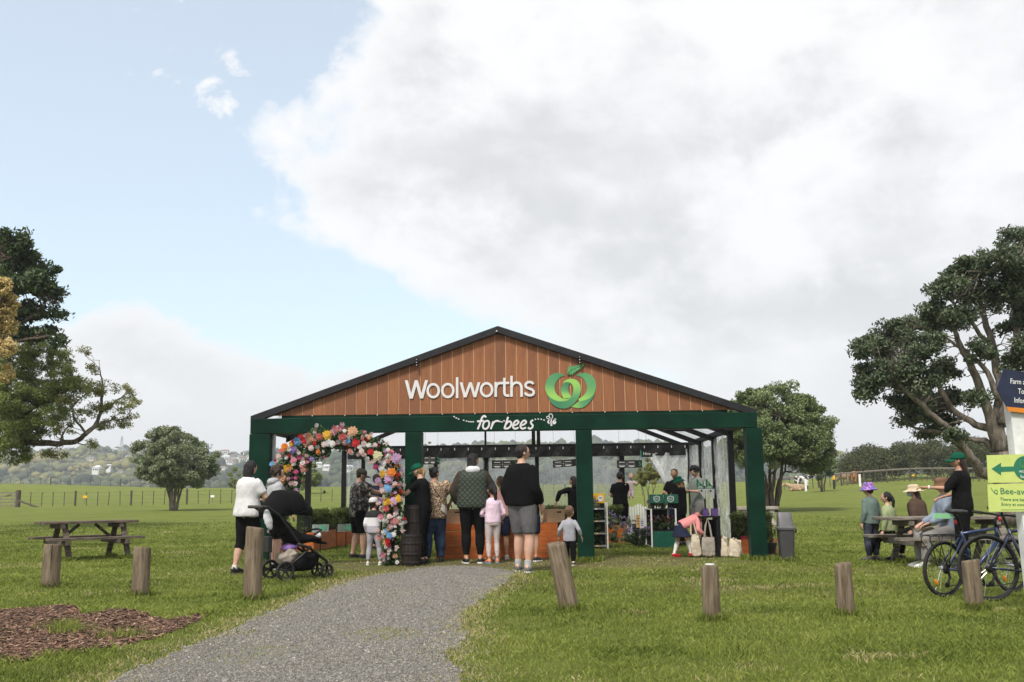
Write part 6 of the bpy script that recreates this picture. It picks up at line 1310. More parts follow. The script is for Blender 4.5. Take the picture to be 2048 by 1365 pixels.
# glassy plaques with a green roundel in front of the left planters
m_glass = clear_mat('plaque_acrylic', .25, (.55, .68, .66), .05, .05); m_round = M('roundel_green', (.10, .36, .22), .5, .1)
for px, py, Y, lb in ((641, 1057, 20.9, 'clear plaque with green roundel on the planter behind the stroller'), (692, 1056, 22.6, 'clear plaque with green roundel left of the man in camouflage')):
    p = P(px, py, Y); t = thing('plaque', lb, 'sign', (p.x, Y, p.z)); hw, hh_ = 17 * PXM(Y), 8 * PXM(Y)
    MB().prism([(-hw, -hh_), (hw * .95, -hh_ * .8), (hw, hh_), (-hw * .95, hh_ * .9)], (0, 0, 0), (1, 0, 0), (0, 0, 1), .008).build('sheet', m_glass, t); MB().lathe([(hh_ * .7, 0), (hh_ * .7, .006)], (hw * .3, -.012, 0), 18, rot=Matrix.Rotation(R(90), 3, 'X')).build('roundel', m_round, t); MB().box((0, .02, -hh_ - p.z / 2 + .05), (.02, .02, p.z - hh_)).build('stake', m_black, t)
# ---------------------------------------------------------------- counter and crates
CY = 18.6; xa_, xb_ = P(872, 1100, CY).x, P(1116, 1100, CY).x; ch = hgt(1000, 1049, CY)
ctr = thing('counter', 'low orange timber counter where people queue', 'counter', ((xa_ + xb_) / 2, CY, 0)); LC = xb_ - xa_
for i in range(5): MB().box((0, 0, ch * (i + .5) / 5), (LC, .022, ch / 5 - .003)).build('front_plank', m_orange, ctr, bevel=.002)
for s in (-1, 1): MB().box((s * (LC / 2 - .012), .31, ch / 2), (.024, .59, ch)).build('end_panel', m_orange, ctr)
MB().box((0, .32, ch + .011), (LC + .01, .66, .022)).build('top', m_orange, ctr, bevel=.003)
m_crate = M('crate_ply', (.50, .33, .20), .75, .1, 5, .15, 40, stretch=(1, 1, 6)); m_hole = M('crate_hole', (.03, .02, .015), .9, .1)
for i, (px, lb, rz) in enumerate(((909, 'pale wooden crate at the left end of the counter', 0), (950, 'pale wooden crate hidden behind the woman in the quilted vest', 3), (982, 'pale wooden crate behind the girl in pink', -4), (1024, 'pale wooden crate beside the tall man in black', 2), (1108, 'pale wooden crate with a handle hole by the toddler', 12))):
    p = P(px, 1040, CY + .3); s = .33; hc_ = hgt(px, 1019, CY + .3) - ch - .02; t = thing('crate', lb, 'crate', (p.x, CY + .3, ch + .0225), R(rz))
    for y in (-1, 1): MB().box((0, y * (s / 2 - .006), hc_ / 2), (s, .012, hc_)).build('side', m_crate, t, bevel=.002)
    for x in (-1, 1): MB().box((x * (s / 2 - .006), 0, hc_ / 2), (.0118, s - .025, hc_ - .001)).build('end', m_crate, t)
    MB().box((0, 0, .01), (s - .03, s - .03, .015)).build('bottom', m_crate, t); MB().box((.06, -s / 2 - .001, hc_ * .78), (.09, .004, .026)).build('handle_hole', m_hole, t)
# seedlings on the counter
def plant_tuft(label, loc, r, h, lm, seed, n=9, per=50, flower=None, pot=None, name='potted_plant', cat='plant'):
    t = thing(name, label, cat, loc); rg = np.random.default_rng(seed); ph = 0
    if pot: ph = pot; MB().lathe([(r * .42, 0), (r * .58, ph), (r * .62, ph), (r * .62, ph + .015), (r * .5, ph + .015)], n=16).build('pot', m_black, t)
    C = [(rg.uniform(-.7, .7) * r, rg.uniform(-.7, .7) * r, ph + h * rg.uniform(.15, .9)) for _ in range(n)]; V, F, q = leaves(C, np.full(n, r * .42), per, .06, .022, seed, .1, .7); link('leaves', npmesh('leaves', V, F, {'rnd': q}), lm, t)
    if flower:
        C = [(rg.uniform(-.8, .8) * r, rg.uniform(-.8, .8) * r, ph + h * rg.uniform(.6, 1.05)) for _ in range(n * 2)]; V, F, q = leaves(C, np.full(len(C), r * .16), 14, .03, .022, seed + 1, .1, .7); o = link('flowers', npmesh('flowers', V, F, {'rnd': q}), flower, t); o['kind'] = 'stuff'
    return t
m_lav = leaf_mat('petal_lavender', (.12, .09, .20), (.26, .20, .36), (.42, .34, .50)); m_pk = leaf_mat('petal_pink', (.20, .04, .09), (.45, .13, .22), (.62, .34, .42)); m_rd = leaf_mat('petal_red', (.30, .03, .015), (.55, .10, .03), (.65, .30, .08)); m_pm = LM['fresh']
plant_tuft('seedlings with orange-red flowers between the crates on the counter', tuple(P(930, 1030, CY + .5)[:2]) + (ch + .0225,), .18, .30, m_pm, 5, flower=m_rd, pot=.1); plant_tuft('green seedlings on the counter behind the girl in pink', tuple(P(1008, 1030, CY + .25)[:2]) + (ch + .0225,), .13, .22, m_pm, 6, pot=.08)
# ---------------------------------------------------------------- plant rack with yellow hive sign
m_white = M('paint_white', (.76, .76, .74), .5, .05); m_yel = M('sign_yellow', (.72, .40, .02), .5, .05); m_dk = M('tray_black', (.012, .013, .012), .6, .2)
RY = 21.6; xr0, xr1 = P(1160, 1050, RY).x, P(1213, 1050, RY).x; rh = hgt(1200, 1005, RY); RL = xr1 - xr0
rack = thing('plant_rack', 'tall black plant rack of four tiers with white edges behind the green post', 'rack', ((xr0 + xr1) / 2, RY, 0))
for x in (-RL / 2, RL / 2):
    for y in (-.2, .2): MB().box((x, y, rh / 2), (.02, .02, rh)).build('upright', m_white, rack)
for i in range(4):
    z = .06 + i * (rh - .1) / 3.4; MB().box((0, 0, z), (RL - .03, .40, .03)).build('shelf', m_dk, rack); MB().box((0, -.209, z + .005), (RL - .03, .012, .028)).build('price_rail', M('rail_grey', (.22, .22, .24), .5, .1), rack); MB().box((RL * .1, -.217, z + .005), (.04, .004, .024)).build('price_tag', m_yel if i != 3 else m_white, rack)
    MB().box((0, .19, z + .13), (RL - .03, .01, .22)).build('back_panel', m_dk, rack)
for i in range(3):
    plant_tuft('dark seedlings on the %s tier of the plant rack' % ('bottom', 'second', 'third')[i], ((xr0 + xr1) / 2, RY, .08 + i * (rh - .1) / 3.4), .19, .20, LM['mag'], 30 + i, 12, 40, name='seedling_tray')
plant_tuft('lavender plants on top of the plant rack below the yellow sign', ((xr0 + xr1) / 2, RY, .09 + 3 * (rh - .1) / 3.4), .2, .22, LM['poh'], 40, flower=m_lav); plant_tuft('grey-purple lavender beside the plant rack', (xr1 + .12, RY + .1, 0), .14, .75, LM['poh'], 41, 16, flower=m_lav)
p = P(1199, 997, RY); sg = thing('hive_sign', 'yellow board with a white beehive shape above the plant rack', 'sign', (p.x - .08, RY - .02, p.z)); hw = 17 * PXM(RY); hh_ = 9.5 * PXM(RY)
MB().box((0, 0, 0), (hw * 2, .03, hh_ * 2)).build('board', m_yel, sg, bevel=.003); MB().prism([(math.cos(a) * .055 * 1.05, max(-.06, math.sin(a) * .07)) for a in np.linspace(0, 2 * math.pi, 23)[:-1]], (.10, -.0155, -.005), (1, 0, 0), (0, 0, 1), .003).build('beehive', m_white, sg)
for dz in (.02, 0): MB().box((.10, -.020, dz), (.06, .002, .010)).build('line_of_print', m_dk, sg)
for x in (-hw * .7, hw * .7): MB().tube([(x, 0, -hh_ - .2), (x, 0, -hh_)], .008, 6).build('pole', m_black, sg)
# ---------------------------------------------------------------- picket fence
FY = 26.6; f0, f1 = P(1249, 1040, FY).x, P(1350, 1040, FY).x; pf = thing('picket_fence', 'short white picket fence behind the plant stand', 'fence', ((f0 + f1) / 2, FY, 0)); n = 20
for i in range(n):
    x = (i + .5) / n * (f1 - f0) - (f1 - f0) / 2; h_ = hgt(1300, 1009, FY) + .04 * math.cos(i * 1.2); MB().prism([(-.026, .02), (.026, .02), (.026, h_ - .03), (0, h_), (-.026, h_ - .03)], (x, 0, 0), (1, 0, 0), (0, 0, 1), .014).build('picket', m_white, pf)
for z in (.14, .36): MB().box((0, .02, z), (f1 - f0, .02, .05)).build('rail', m_white, pf)
# ---------------------------------------------------------------- flower display stand with green sign boxes
DY = 21.6; d0, d1 = P(1303, 1050, DY).x, P(1352, 1050, DY).x; dw = d1 - d0; dh = hgt(1325, 1018, DY); gh = hgt(1325, 1063, DY)
ds = thing('display_stand', 'flower display stand with white frame and green base panel', 'stand', ((d0 + d1) / 2, DY, 0))
m_dgreen = M('panel_green', (.008, .10, .065), .45, .1)
MB().box((0, 0, gh / 2), (dw - .05, .02, gh)).build('front_panel', m_dgreen, ds); MB().box((0, .5, gh), (dw - .05, .98, .02)).build('shelf', m_dk, ds); MB().box((0, .5, dh - .01), (dw - .05, .98, .02)).build('shelf', m_dk, ds); MB().box((0, .98, dh / 2), (dw - .05, .02, dh)).build('back_panel', m_dk, ds)
for x in (-dw / 2, dw / 2):
    for y in (0, .98): MB().box((x, y, dh / 2), (.03, .03, dh)).build('upright', m_white, ds)
    MB().box((x, .49, dh - .01), (.022, .95, .022)).build('side_rail', m_white, ds); MB().box((x, .49, .02), (.022, .95, .022)).build('side_rail', m_white, ds)
for i in range(4): plant_tuft(('pink flowering plant inside the display stand', 'white flowering plant inside the display stand', 'red flowering plant inside the display stand', 'dark pink plant at the right inside the display stand')[i], (d0 + dw * (i + .6) / 4.4, DY + .25, gh + .01), .11, .30, LM['mag'], 50 + i, 8, flower=(m_pk, leaf_mat('petal_white', (.4, .4, .4), (.6, .6, .6), (.75, .75, .75)), m_rd, m_pk)[i])
for i in range(3): plant_tuft(('lavender on top of the display stand, left', 'lavender on top of the display stand under the sign box', 'lavender on top of the display stand, behind the staff hat')[i], (d0 + dw * (i + .4) / 3, DY + .3 + .2 * i, dh), .15, .22, LM['poh'], 60 + i, flower=m_lav)
# flowering trays along its left side
for i in range(4): plant_tuft(('violet flowers on the left side of the display stand, near end', 'violet flowers on the left side of the display stand, second', 'dark foliage tray on the left side of the display stand', 'purple heather at the far left end of the display stand')[i], (d0 - .12 - .10 * i, DY + .25 + .32 * i, 0), .15, (.42, .55, .40, .62)[i], LM['mag'] if i != 3 else LM['poh'], 70 + i, 14, flower=m_lav)
for px, py, w, h_, m_, lb in ((1276, 1043, 8, 25, M('tag_kraft', (.50, .33, .15), .8, .1), 'tan plant tag on the left side of the display stand'), (1284, 1047, 8, 19, M('tag_lilac', (.55, .52, .60), .7, .1), 'pale lilac plant tag beside the tan one')):
    p = P(px, py, DY - .05); t = thing('plant_tag', lb, 'tag', (p.x, DY - .05, p.z)); k = PXM(DY); MB().box((0, 0, 0), (w * k, .006, h_ * k)).build('card', m_, t, bevel=.002); MB().box((0, .006, -h_ * k / 2 - (p.z - h_ * k / 2) / 2), (.014, .008, p.z - h_ * k / 2)).build('stake', m_black, t)
    for q in range(3): MB().box((0, -.0035, h_ * k * (.2 - .2 * q)), (w * k * .4, .001, .02)).build('print_mark', m_black, t)
def hexbadge(par, x, z, s, mat, y=-.001, inv=1):
    pts = [(-.8, .62), (-.25, .62), (0, .85), (.25, .62), (.8, .62), (.8, -.45), (0, -.95), (-.8, -.45)]; mb = MB(); ribbon(mb, [(x + a * s, z + b * s) for a, b in pts], .1 * s * 1.4, y, .003, close=True); mb.build('badge_outline', mat, par)
for px, lb in ((1314, 'dark green sign box with a white badge reading HEALTHY HIVE'), (1342, 'second green sign box partly behind the staff member in the bucket hat')):
    p = P(px, 998, DY); k = PXM(DY); t = thing('sign_box', lb, 'sign', (p.x, DY + .05, p.z), R(0 if px == 1314 else -18)); MB().box((0, .06, 0), (27 * k, .12, 17 * k)).build('box', m_dgreen, t, bevel=.003); hexbadge(t, 0, 0, .075, m_white, -.002)
    if px == 1314: text('HEALTHY', .034, (0, -.003, .012), m_white, t); text('HIVE', .034, (0, -.003, -.020), m_white, t)
    else: text('HEALTHY', .034, (0, -.003, .012), m_white, t); text('HIVE', .034, (0, -.003, -.020), m_white, t)
    MB().tube([(0, .06, -8.5 * k - (p.z - 8.5 * k - dh)), (0, .06, -8.5 * k)], .012, 6).build('pole', m_black, t)
# ---------------------------------------------------------------- hanging menu boards
m_board = M('menu_black', (.012, .012, .013), .5, .1); m_num = M('menu_green', (.03, .28, .16), .5, .1)
BY = 22.6
for (px0, px1, py0, py1, num, lb) in ((847, 879, 912, 929, '2', 'black hanging menu board at the left, beside the second green post'), (984, 1036, 921, 937, '3', 'black hanging menu board between the quilted vest and the tall man'), (1106, 1158, 920, 934, '4', 'tilted black hanging menu board left of the green post'), (1234, 1284, 921, 936, '5', 'black hanging menu board above the father and baby')):
    p = P((px0 + px1) / 2, (py0 + py1) / 2, BY); k = PXM(BY); w, h_ = (px1 - px0) * k, (py1 - py0) * k; t = thing('menu_board', lb, 'sign', (p.x, BY, p.z)); o = MB().box((0, 0, 0), (w, .012, h_)).build('board', m_board, t)
    for cx in (-.30, .08):
        for z in (.24, -.24):
            for q, ww in enumerate((.26, .18) if z < 0 else (.24,)): MB().box((cx * w, -.0075, z * h_ - q * .1 * h_), (ww * w, .002, .055 * h_ + .004)).build('line_of_print', m_white, t)
    MB().box((-.1 * w, -.0075, 0), (.003, .002, h_ * .86)).build('rule', m_white, t); MB().box((-.12 * w, -.0075, 0), (w * .7, .002, .003)).build('rule', m_white, t)
    text(num, h_ * .8, (.41 * w, -.008, 0), m_num, t)
    for x in (-.4, .4): MB().tube([(x * w, 0, h_ / 2), (x * w, 0, h_ / 2 + .75)], .0025, 5).build('wire', m_black, t)
    if num == '4': t.rotation_euler = (0, R(-4), 0)
p = P(1293, 908, BY); t = thing('hive_board', 'black hanging board with the word Hive and a green edge', 'sign', (p.x, BY, p.z)); k = PXM(BY); MB().box((0, 0, 0), (24 * k, .012, 13 * k)).build('board', m_board, t); MB().box((-11.3 * k, -.001, 0), (1.8 * k, .012, 14 * k)).build('edge', m_num, t); text('Hive', 8 * k, (.5 * k, -.008, 0), m_white, t); MB().tube([(0, 0, 6 * k), (0, 0, 6 * k + .6)], .003, 5).build('wire', m_black, t)
# ---------------------------------------------------------------- the "1" arrows, table, totes at the right of the tent
SY = 18.45; k = PXM(SY); tb0, tb1 = P(1394, 1050, SY).x, P(1437, 1050, SY).x; tz = hgt(1415, 1032, SY)
tb = thing('display_table', 'narrow black display table carrying the green arrow signs', 'table', ((tb0 + tb1) / 2, SY, 0)); TW = tb1 - tb0
MB().box((0, 0, tz - .015), (TW, .42, .03)).build('top', m_black, tb, bevel=.003); MB().box((TW / 2 - .04, .0, (tz - .03) / 2), (.07, .38, tz - .031)).build('leg_panel', m_black, tb); MB().bar((-TW / 2 + .16, 0, tz - .03), (-TW / 2 + .0, -.02, 0), .035, .035).build('leg', m_black, tb); MB().bar((-TW / 2 + .16, .18, tz - .03), (-TW / 2 + .1, .2, 0), .035, .035).build('leg', m_black, tb); MB().box((.05, .19, tz * .55), (TW * .6, .01, tz * .7)).build('back_board', m_black, tb)
m_sgreen = M('sign_mid_green', (.02, .22, .11), .5, .06)
for px, lb in ((1408, 'green and white arrow sign with a 1, the left of the pair'), (1426, 'green and white arrow sign with a 1, the right of the pair')):
    p = P(px, 978, SY); t = thing('arrow_sign', lb, 'sign', (p.x, SY - .06, tz)); z0 = p.z - tz; a = 15.5 * k
    MB().box((0, .012, z0 / 2 + .02), (.03, .02, z0 + .06)).build('pole', m_black, t)
    MB().prism([(-a, .0), (0, .0), (.0, .0 + .02), (-a * .92, a * 1.28)][:0] or [(-a, 0), (.012, 0), (-a + .012, a * 1.25), (-a, a * 1.2)], (0, -.004, z0), (1, 0, 0), (0, 0, 1), .008).build('green_panel', m_sgreen, t); MB().prism([(-a, -.004), (0, -a * 1.3), (.012, -.004)], (0, -.004, z0), (1, 0, 0), (0, 0, 1), .008).build('white_panel', m_white, t)
    text('1', .11, (-a * .72, -.014, z0 + a * .62), m_white, t)
    for q in range(2): MB().box((-a * .55, -.013, z0 + a * (.28 - .16 * q)), (a * (.5 + .2 * q), .002, .014)).build('line_of_print', m_white, t)
    MB().ball((-a * .42, -.014, z0 - a * .26), .018, 8).build('print_mark', m_dk, t)
m_purp = M('packet_purple', (.11, .055, .20), .35, .3, 12)
for px, w, lb in ((1409, 10, 'small purple packet stack on the display table, left'), (1427, 13, 'larger purple packet stack on the display table, right')):
    p = P(px, 1023, SY); t = thing('packet_stack', lb, 'packets', (p.x, SY - .12, tz)); n = 3
    for i in range(n): MB().box((0, .03 * i, 7.2 * k), (w * k, .022, 14.4 * k)).build('packet', m_purp, t)
m_cav = [cloth('canvas_cream', (.50, .43, .33), .12), cloth('canvas_grey', (.29, .255, .215), .12), cloth('canvas_pale', (.44, .38, .30), .12)]
def tote(label, px, Y, w_px, ztop, zbot, mat, seed, hang=None, fat=.10, tilt=0):
    k = PXM(Y); p = P(px, 1050, Y); w = w_px * k; h_ = ztop - zbot; t = thing('tote_bag', label, 'bag', (p.x, Y, zbot)); t.rotation_euler = (0, R(tilt), 0)
    rings = [(Vector((0, 0, z * h_)), Vector((1, 0, 0)), Vector((0, 1, 0)), w / 2 * q, fat * f) for z, q, f in ((0, .82, .75), (.06, .95, 1), (.4, 1.0, .9), (.8, .97, .5), (1.0, .93, .22))]
    mb = MB().loft(rings, 20, power=3.2); link('bag', remesh(mb, .012, 'bag', 1, .012, 9, seed), mat, t, smooth=True)
    for y in (-1, 1):
        if hang: MB().tube([(-w * .28, y * .02, h_ * .97), (-w * .16, y * .02, h_ + hang * .6), (0, y * .01, h_ + hang), (w * .16, y * .02, h_ + hang * .6), (w * .28, y * .02, h_ * .97)], .012, 6, flat=(1, .4)).build('strap', mat, t)
        else: MB().tube([(-w * .25, y * .03, h_ * .97), (-w * .1, y * .08, h_ * 1.08), (w * .12, y * .12, h_ * .92), (w * .25, y * .04, h_ * .95)], .012, 6, flat=(1, .4)).build('strap', mat, t)
    return t
tote('cream canvas tote hanging from the display table by long straps', 1392, SY - .12, 20, .42, .02, m_cav[0], 1, tz - .44, .05, -7); tote('grey canvas tote hanging in the middle of the display table', 1415, SY - .2, 26, .36, .02, m_cav[1], 2, tz - .40, .05); tote('crumpled grey tote leaning at the left of the hanging totes', 1380, SY + .1, 14, .34, .0, m_cav[2], 3, None, .08, 12)
tote('upright cream canvas bag on the grass beside the display table', 1445, SY - .1, 17, .36, 0, m_cav[0], 4, None, .13); tote('slumped cream canvas bag with a loose strap next to the orange planter', 1464, SY - .25, 24, .32, 0, m_cav[0], 5, None, .13, 10)
p = P(1481, 1100, SY - .1); bt = thing('water_bottle', 'small clear water bottle beside the canvas bags', 'bottle', (p.x, SY - .1, 0)); MB().lathe([(.03, 0), (.033, .02), (.033, .15), (.014, .19), (.013, .205)], n=14).build('body', clear_mat('bottle_clear', .35, (.7, .75, .8), .1, .1), bt, smooth=True); MB().lathe([(.016, .2), (.016, .225)], n=12).build('cap', m_white, bt)
p = P(1491, 1078, SY + .55); t = thing('red_bowl', 'small red bowl standing on the edge of the orange planter', 'bowl', (p.x, SY + .62, p.z - .07)); MB().lathe([(.05, 0), (.085, .04), (.092, .12), (.085, .12), (.07, .03)], n=18).build('bowl', M('plastic_red', (.55, .03, .06), .35, .05), t, smooth=True); MB().lathe([(.045, -.012), (.05, 0)], n=16).build('foot', M('plastic_red', (.55, .03, .06)), t)
p = G(1542, 1112); t = thing('plant_pot', 'black plant pot at the foot of the right-hand green post', 'plant pot', p); MB().lathe([(.075, 0), (.11, .20), (.125, .20), (.125, .235), (.11, .235), (.10, .19)], n=20).build('pot', m_dk, t, smooth=True, autosmooth=40); MB().lathe([(.10, .19), (.10, .20)], n=16).build('soil', m_soil, t)
V, F, r = leaves([(0, 0, .3), (.04, 0, .4), (-.03, .02, .45), (0, 0, .55)], np.full(4, .07), 30, .05, .025, 5); link('leaves', npmesh('leaves', V, F, {'rnd': r}), LM['box'], t)
# ---------------------------------------------------------------- wheelie bin
g = G(1574, 1122); k = PXM(g.y); m_bin = M('bin_grey', (.060, .058, .062), .5, .12, 3, .1, 40); m_bin2 = M('bin_hood_grey', (.105, .102, .108), .5, .12); bw2 = 30 * k; bh = 64 * k
bn = thing('litter_bin', 'dark grey plastic litter bin with a raised hood right of the tent', 'bin', g, R(-4)); xv, yv = Vector((1, 0, 0)), Vector((0, 1, 0))
MB().loft([(Vector((0, 0, 0)), xv, yv, bw2 * .41, bw2 * .45), (Vector((0, 0, .02)), xv, yv, bw2 * .43, bw2 * .47), (Vector((0, 0, bh)), xv, yv, bw2 * .52, bw2 * .58)], 28, power=6).build('body', m_bin, bn, smooth=True, autosmooth=35)
MB().loft([(Vector((0, 0, bh - .03)), xv, yv, bw2 * .58, bw2 * .64), (Vector((0, 0, bh + .005)), xv, yv, bw2 * .60, bw2 * .66), (Vector((0, 0, bh + .02)), xv, yv, bw2 * .55, bw2 * .61)], 28, power=6).build('rim', m_bin2, bn, smooth=True, autosmooth=35)
hd0 = bh + .02; MB().loft([(Vector((0, bw2 * .1, hd0)), xv, yv, bw2 * .50, bw2 * .45), (Vector((0, bw2 * .14, hd0 + .12)), xv, yv, bw2 * .47, bw2 * .36), (Vector((0, bw2 * .2, hd0 + 26 * k)), xv, yv, bw2 * .45, bw2 * .24), (Vector((0, bw2 * .2, hd0 + 27.5 * k)), xv, yv, bw2 * .42, bw2 * .2)], 28, power=6).build('hood', m_bin2, bn, smooth=True, autosmooth=35)
for s in (-1, 1):
    MB().tube([(s * bw2 * .56, -.02, bh - .02), (s * bw2 * .70, 0, bh - .03), (s * bw2 * .66, .03, bh - .09)], .014, 8).build('handle', m_bin, bn, smooth=True); MB().lathe([(.05, -.012), (.05, .012)], (s * bw2 * .38, bw2 * .5, .05), 16, rot=Matrix.Rotation(R(90), 3, 'Y')).build('wheel', m_dk, bn)
# ---------------------------------------------------------------- concrete bench
p = atY(1531, 33); m_conc = M('concrete', (.33, .29, .25), .9, .18, 4, .3, 30); t = thing('concrete_bench', 'pale concrete bench behind the litter bin', 'bench', p); k = PXM(33); hb_ = hgt(1540, 1013, 33); MB().box((-.25, 0, hb_ - .05), (1.3, .42, .10)).build('seat', m_conc, t, bevel=.01)
for x in (-.7, .2): MB().loft([(Vector((x, 0, 0)), xv, yv, .16, .18), (Vector((x, 0, .08)), xv, yv, .15, .17), (Vector((x, 0, hb_ * .4)), xv, yv, .07, .12), (Vector((x, 0, hb_ - .11)), xv, yv, .12, .17)], 16, power=4).build('pedestal', m_conc, t, smooth=True)
# ---------------------------------------------------------------- stroller
q = PPL['pusher']; SX = P(580, 1120, 14.45); st = thing('stroller', 'black stroller with a large hood and loaded basket pushed by the woman in white', 'stroller', (SX.x, 14.45, 0), R(36)); st.scale = (1, 1, 1); m_fab = M('stroller_fabric', (.0045, .0045, .005), .85, .25, 6, .4, 90, spec=.15); m_rub = M('rubber', (.012, .012, .012), .75, .2); m_frm = M('stroller_frame', (.012, .012, .013), .45, .15, spec=.3)
# local: x forward (to the right in view), y across, z up
def spoked(t, x, y, r, w, name='wheel'):
    wo = MB().loft([(Vector((x, y + s, r)), Vector((1, 0, 0)), Vector((0, 0, 1)), rr, rr) for s, rr in ((-w, r * .93), (-w * .6, r), (w * .6, r), (w, r * .93), (w, r * .72), (-w, r * .72), (-w, r * .93))], 28, cap=False).build(name, m_rub, t, smooth=True)
    for i in range(5): a = 2 * math.pi * i / 5 + .3; MB().bar((x, y, r), (x + math.cos(a) * r * .76, y, r + math.sin(a) * r * .76), .018, .02, (0, 1, 0)).build('spoke', m_frm, wo)
    MB().lathe([(r * .22, -w * .9), (r * .22, w * .9)], (x, y, r), 14, rot=Matrix.Rotation(R(90), 3, 'X')).build('hub', m_frm, wo); return wo
for s in (-1, 1): spoked(st, -.18, s * .27, .135, .022); spoked(st, .50, s * .16, .10, .024)
for s in (-1, 1):
    y = s * .25
    MB().tube([(-.52, y, 1.02), (-.46, y, 1.02), (-.28, y, .90), (-.02, y, .56), (.12, y, .40)], .017, 8).build('handle_tube', m_frm, st, smooth=True); MB().tube([(-.18, s * .26, .15), (.10, y, .36), (.20, y, .46)], .02, 8).build('rear_tube', m_frm, st, smooth=True)
    MB().tube([(.0, y, .50), (.18, y, .44), (.40, s * .17, .30), (.49, s * .16, .24), (.50, s * .16, .11)], .021, 8).build('front_tube', m_frm, st, smooth=True)
MB().tube([(-.52, -.25, 1.02), (-.55, -.2, 1.02), (-.55, .2, 1.02), (-.52, .25, 1.02)], .022, 8).build('handle_bar', M('grip', (.05, .04, .035), .7, .1), st, smooth=True)
mb = MB(); Yx = Vector((0, 1, 0))
for a in [0]: mb.loft([(Vector((-.30, 0, .92)), Yx, Vector((.5, 0, .86)), .19, .05), (Vector((-.12, 0, .70)), Yx, Vector((.75, 0, .6)), .20, .11), (Vector((.06, 0, .56)), Yx, Vector((.5, 0, .9)), .20, .10), (Vector((.30, 0, .56)), Yx, Vector((0, 0, 1)), .19, .05), (Vector((.42, 0, .54)), Yx, Vector((0, 0, 1)), .17, .02)], 18, power=3)
link('seat', remesh(mb, .016, 'seat', 1, .006, 9, 1), m_fab, st, smooth=True)
mb = MB(); cH = Vector((-.10, 0, .90))
rg_ = []
for a in np.linspace(R(-5), R(165), 11): d = Vector((-math.cos(a), 0, math.sin(a))); rg_.append(d)
V = []; n = 15
for i, d in enumerate(rg_):
    rl = .36 + .02 * math.sin(i * 1.9)
    for j in range(n): b = math.pi * j / (n - 1); V.append(tuple(cH + d * (rl * math.sin(b) ** .55 * .98) + Vector((0, -math.cos(b) * .215, 0))))
F = [(i * n + j, i * n + j + 1, (i + 1) * n + j + 1, (i + 1) * n + j) for i in range(10) for j in range(n - 1)]
hood = MB().add(V, F).build('hood', m_fab, st, smooth=True); so_ = hood.modifiers.new('s', 'SOLIDIFY'); so_.thickness = .012
for i in (0, 5, 10): MB().tube([Vector(V[i * n + j]) * 1.0 for j in range(n)], .010, 6).build('hood_rib', m_frm, hood, smooth=True)
V = []
for a in (R(158), R(172), R(186)):
    d = Vector((-math.cos(a), 0, math.sin(a)))
    for j in range(n): b = math.pi * j / (n - 1); V.append(tuple(cH + d * ((.39 if a > R(160) else .36) * math.sin(b) ** .6) + Vector((.02, -math.cos(b) * .19, .02))))
vz = MB().add(V, [(i * n + j, i * n + j + 1, (i + 1) * n + j + 1, (i + 1) * n + j) for i in range(2) for j in range(n - 1)]).build('visor', m_fab, hood, smooth=True); so_ = vz.modifiers.new('s', 'SOLIDIFY'); so_.thickness = .012
mb = MB(); mb.loft([(Vector((-.14, 0, .20)), Yx, Vector((0, 0, 1)), .19, .04), (Vector((.05, 0, .20)), Yx, Vector((0, 0, 1)), .2, .10), (Vector((.28, 0, .24)), Yx, Vector((0, 0, 1)), .19, .13), (Vector((.38, 0, .30)), Yx, Vector((0, 0, 1)), .17, .08)], 16, power=3); link('basket', remesh(mb, .016, 'basket', 1, .012, 8, 3), m_fab, st, smooth=True)
MB().box((-.36, 0, .50), (.06, .30, .22)).build('rear_board', m_frm, st, bevel=.01); MB().tube([(.28, -.2, .62), (.40, -.16, .68), (.42, 0, .69), (.40, .16, .68), (.28, .2, .62)], .015, 8).build('bumper_bar', m_frm, st, smooth=True); MB().box((.44, 0, .50), (.12, .3, .03), Matrix.Rotation(R(15), 3, 'Y')).build('foot_rest', m_fab, st, bevel=.008)
SM = Matrix.Translation(st.location) @ Matrix.Rotation(R(36), 4, 'Z') 
def loose(name, label, cat, c, r, mat, seed, wr=.02):
    o = link(name, remesh(MB().ball((0, 0, 0), r, 14), .014, name, 1, wr, 8, seed), mat, smooth=True); o.location = SM @ Vector(c); o.rotation_euler = (0, R(-15), R(36)); return tag(o, label, cat)
loose('changing_bag', 'crumpled beige bag lying in the stroller basket', 'bag', (-.05, -.05, .32), (.15, .15, .11), m_cav[1], 5, .05); loose('purple_bag', 'purple cloth bag on top of the stroller basket', 'bag', (.02, 0, .46), (.16, .15, .06), cloth('purple', (.26, .15, .40)), 6, .012); loose('soft_toy', 'white soft toy at the front of the stroller', 'toy', (.40, -.06, .60), (.05, .05, .05), C_WHITE, 7, .01); loose('muslin_cloth', 'pale cloth hanging from the stroller handle', 'cloth', (-.42, -.2, .84), (.06, .03, .15), C_HOODW, 8, .012)
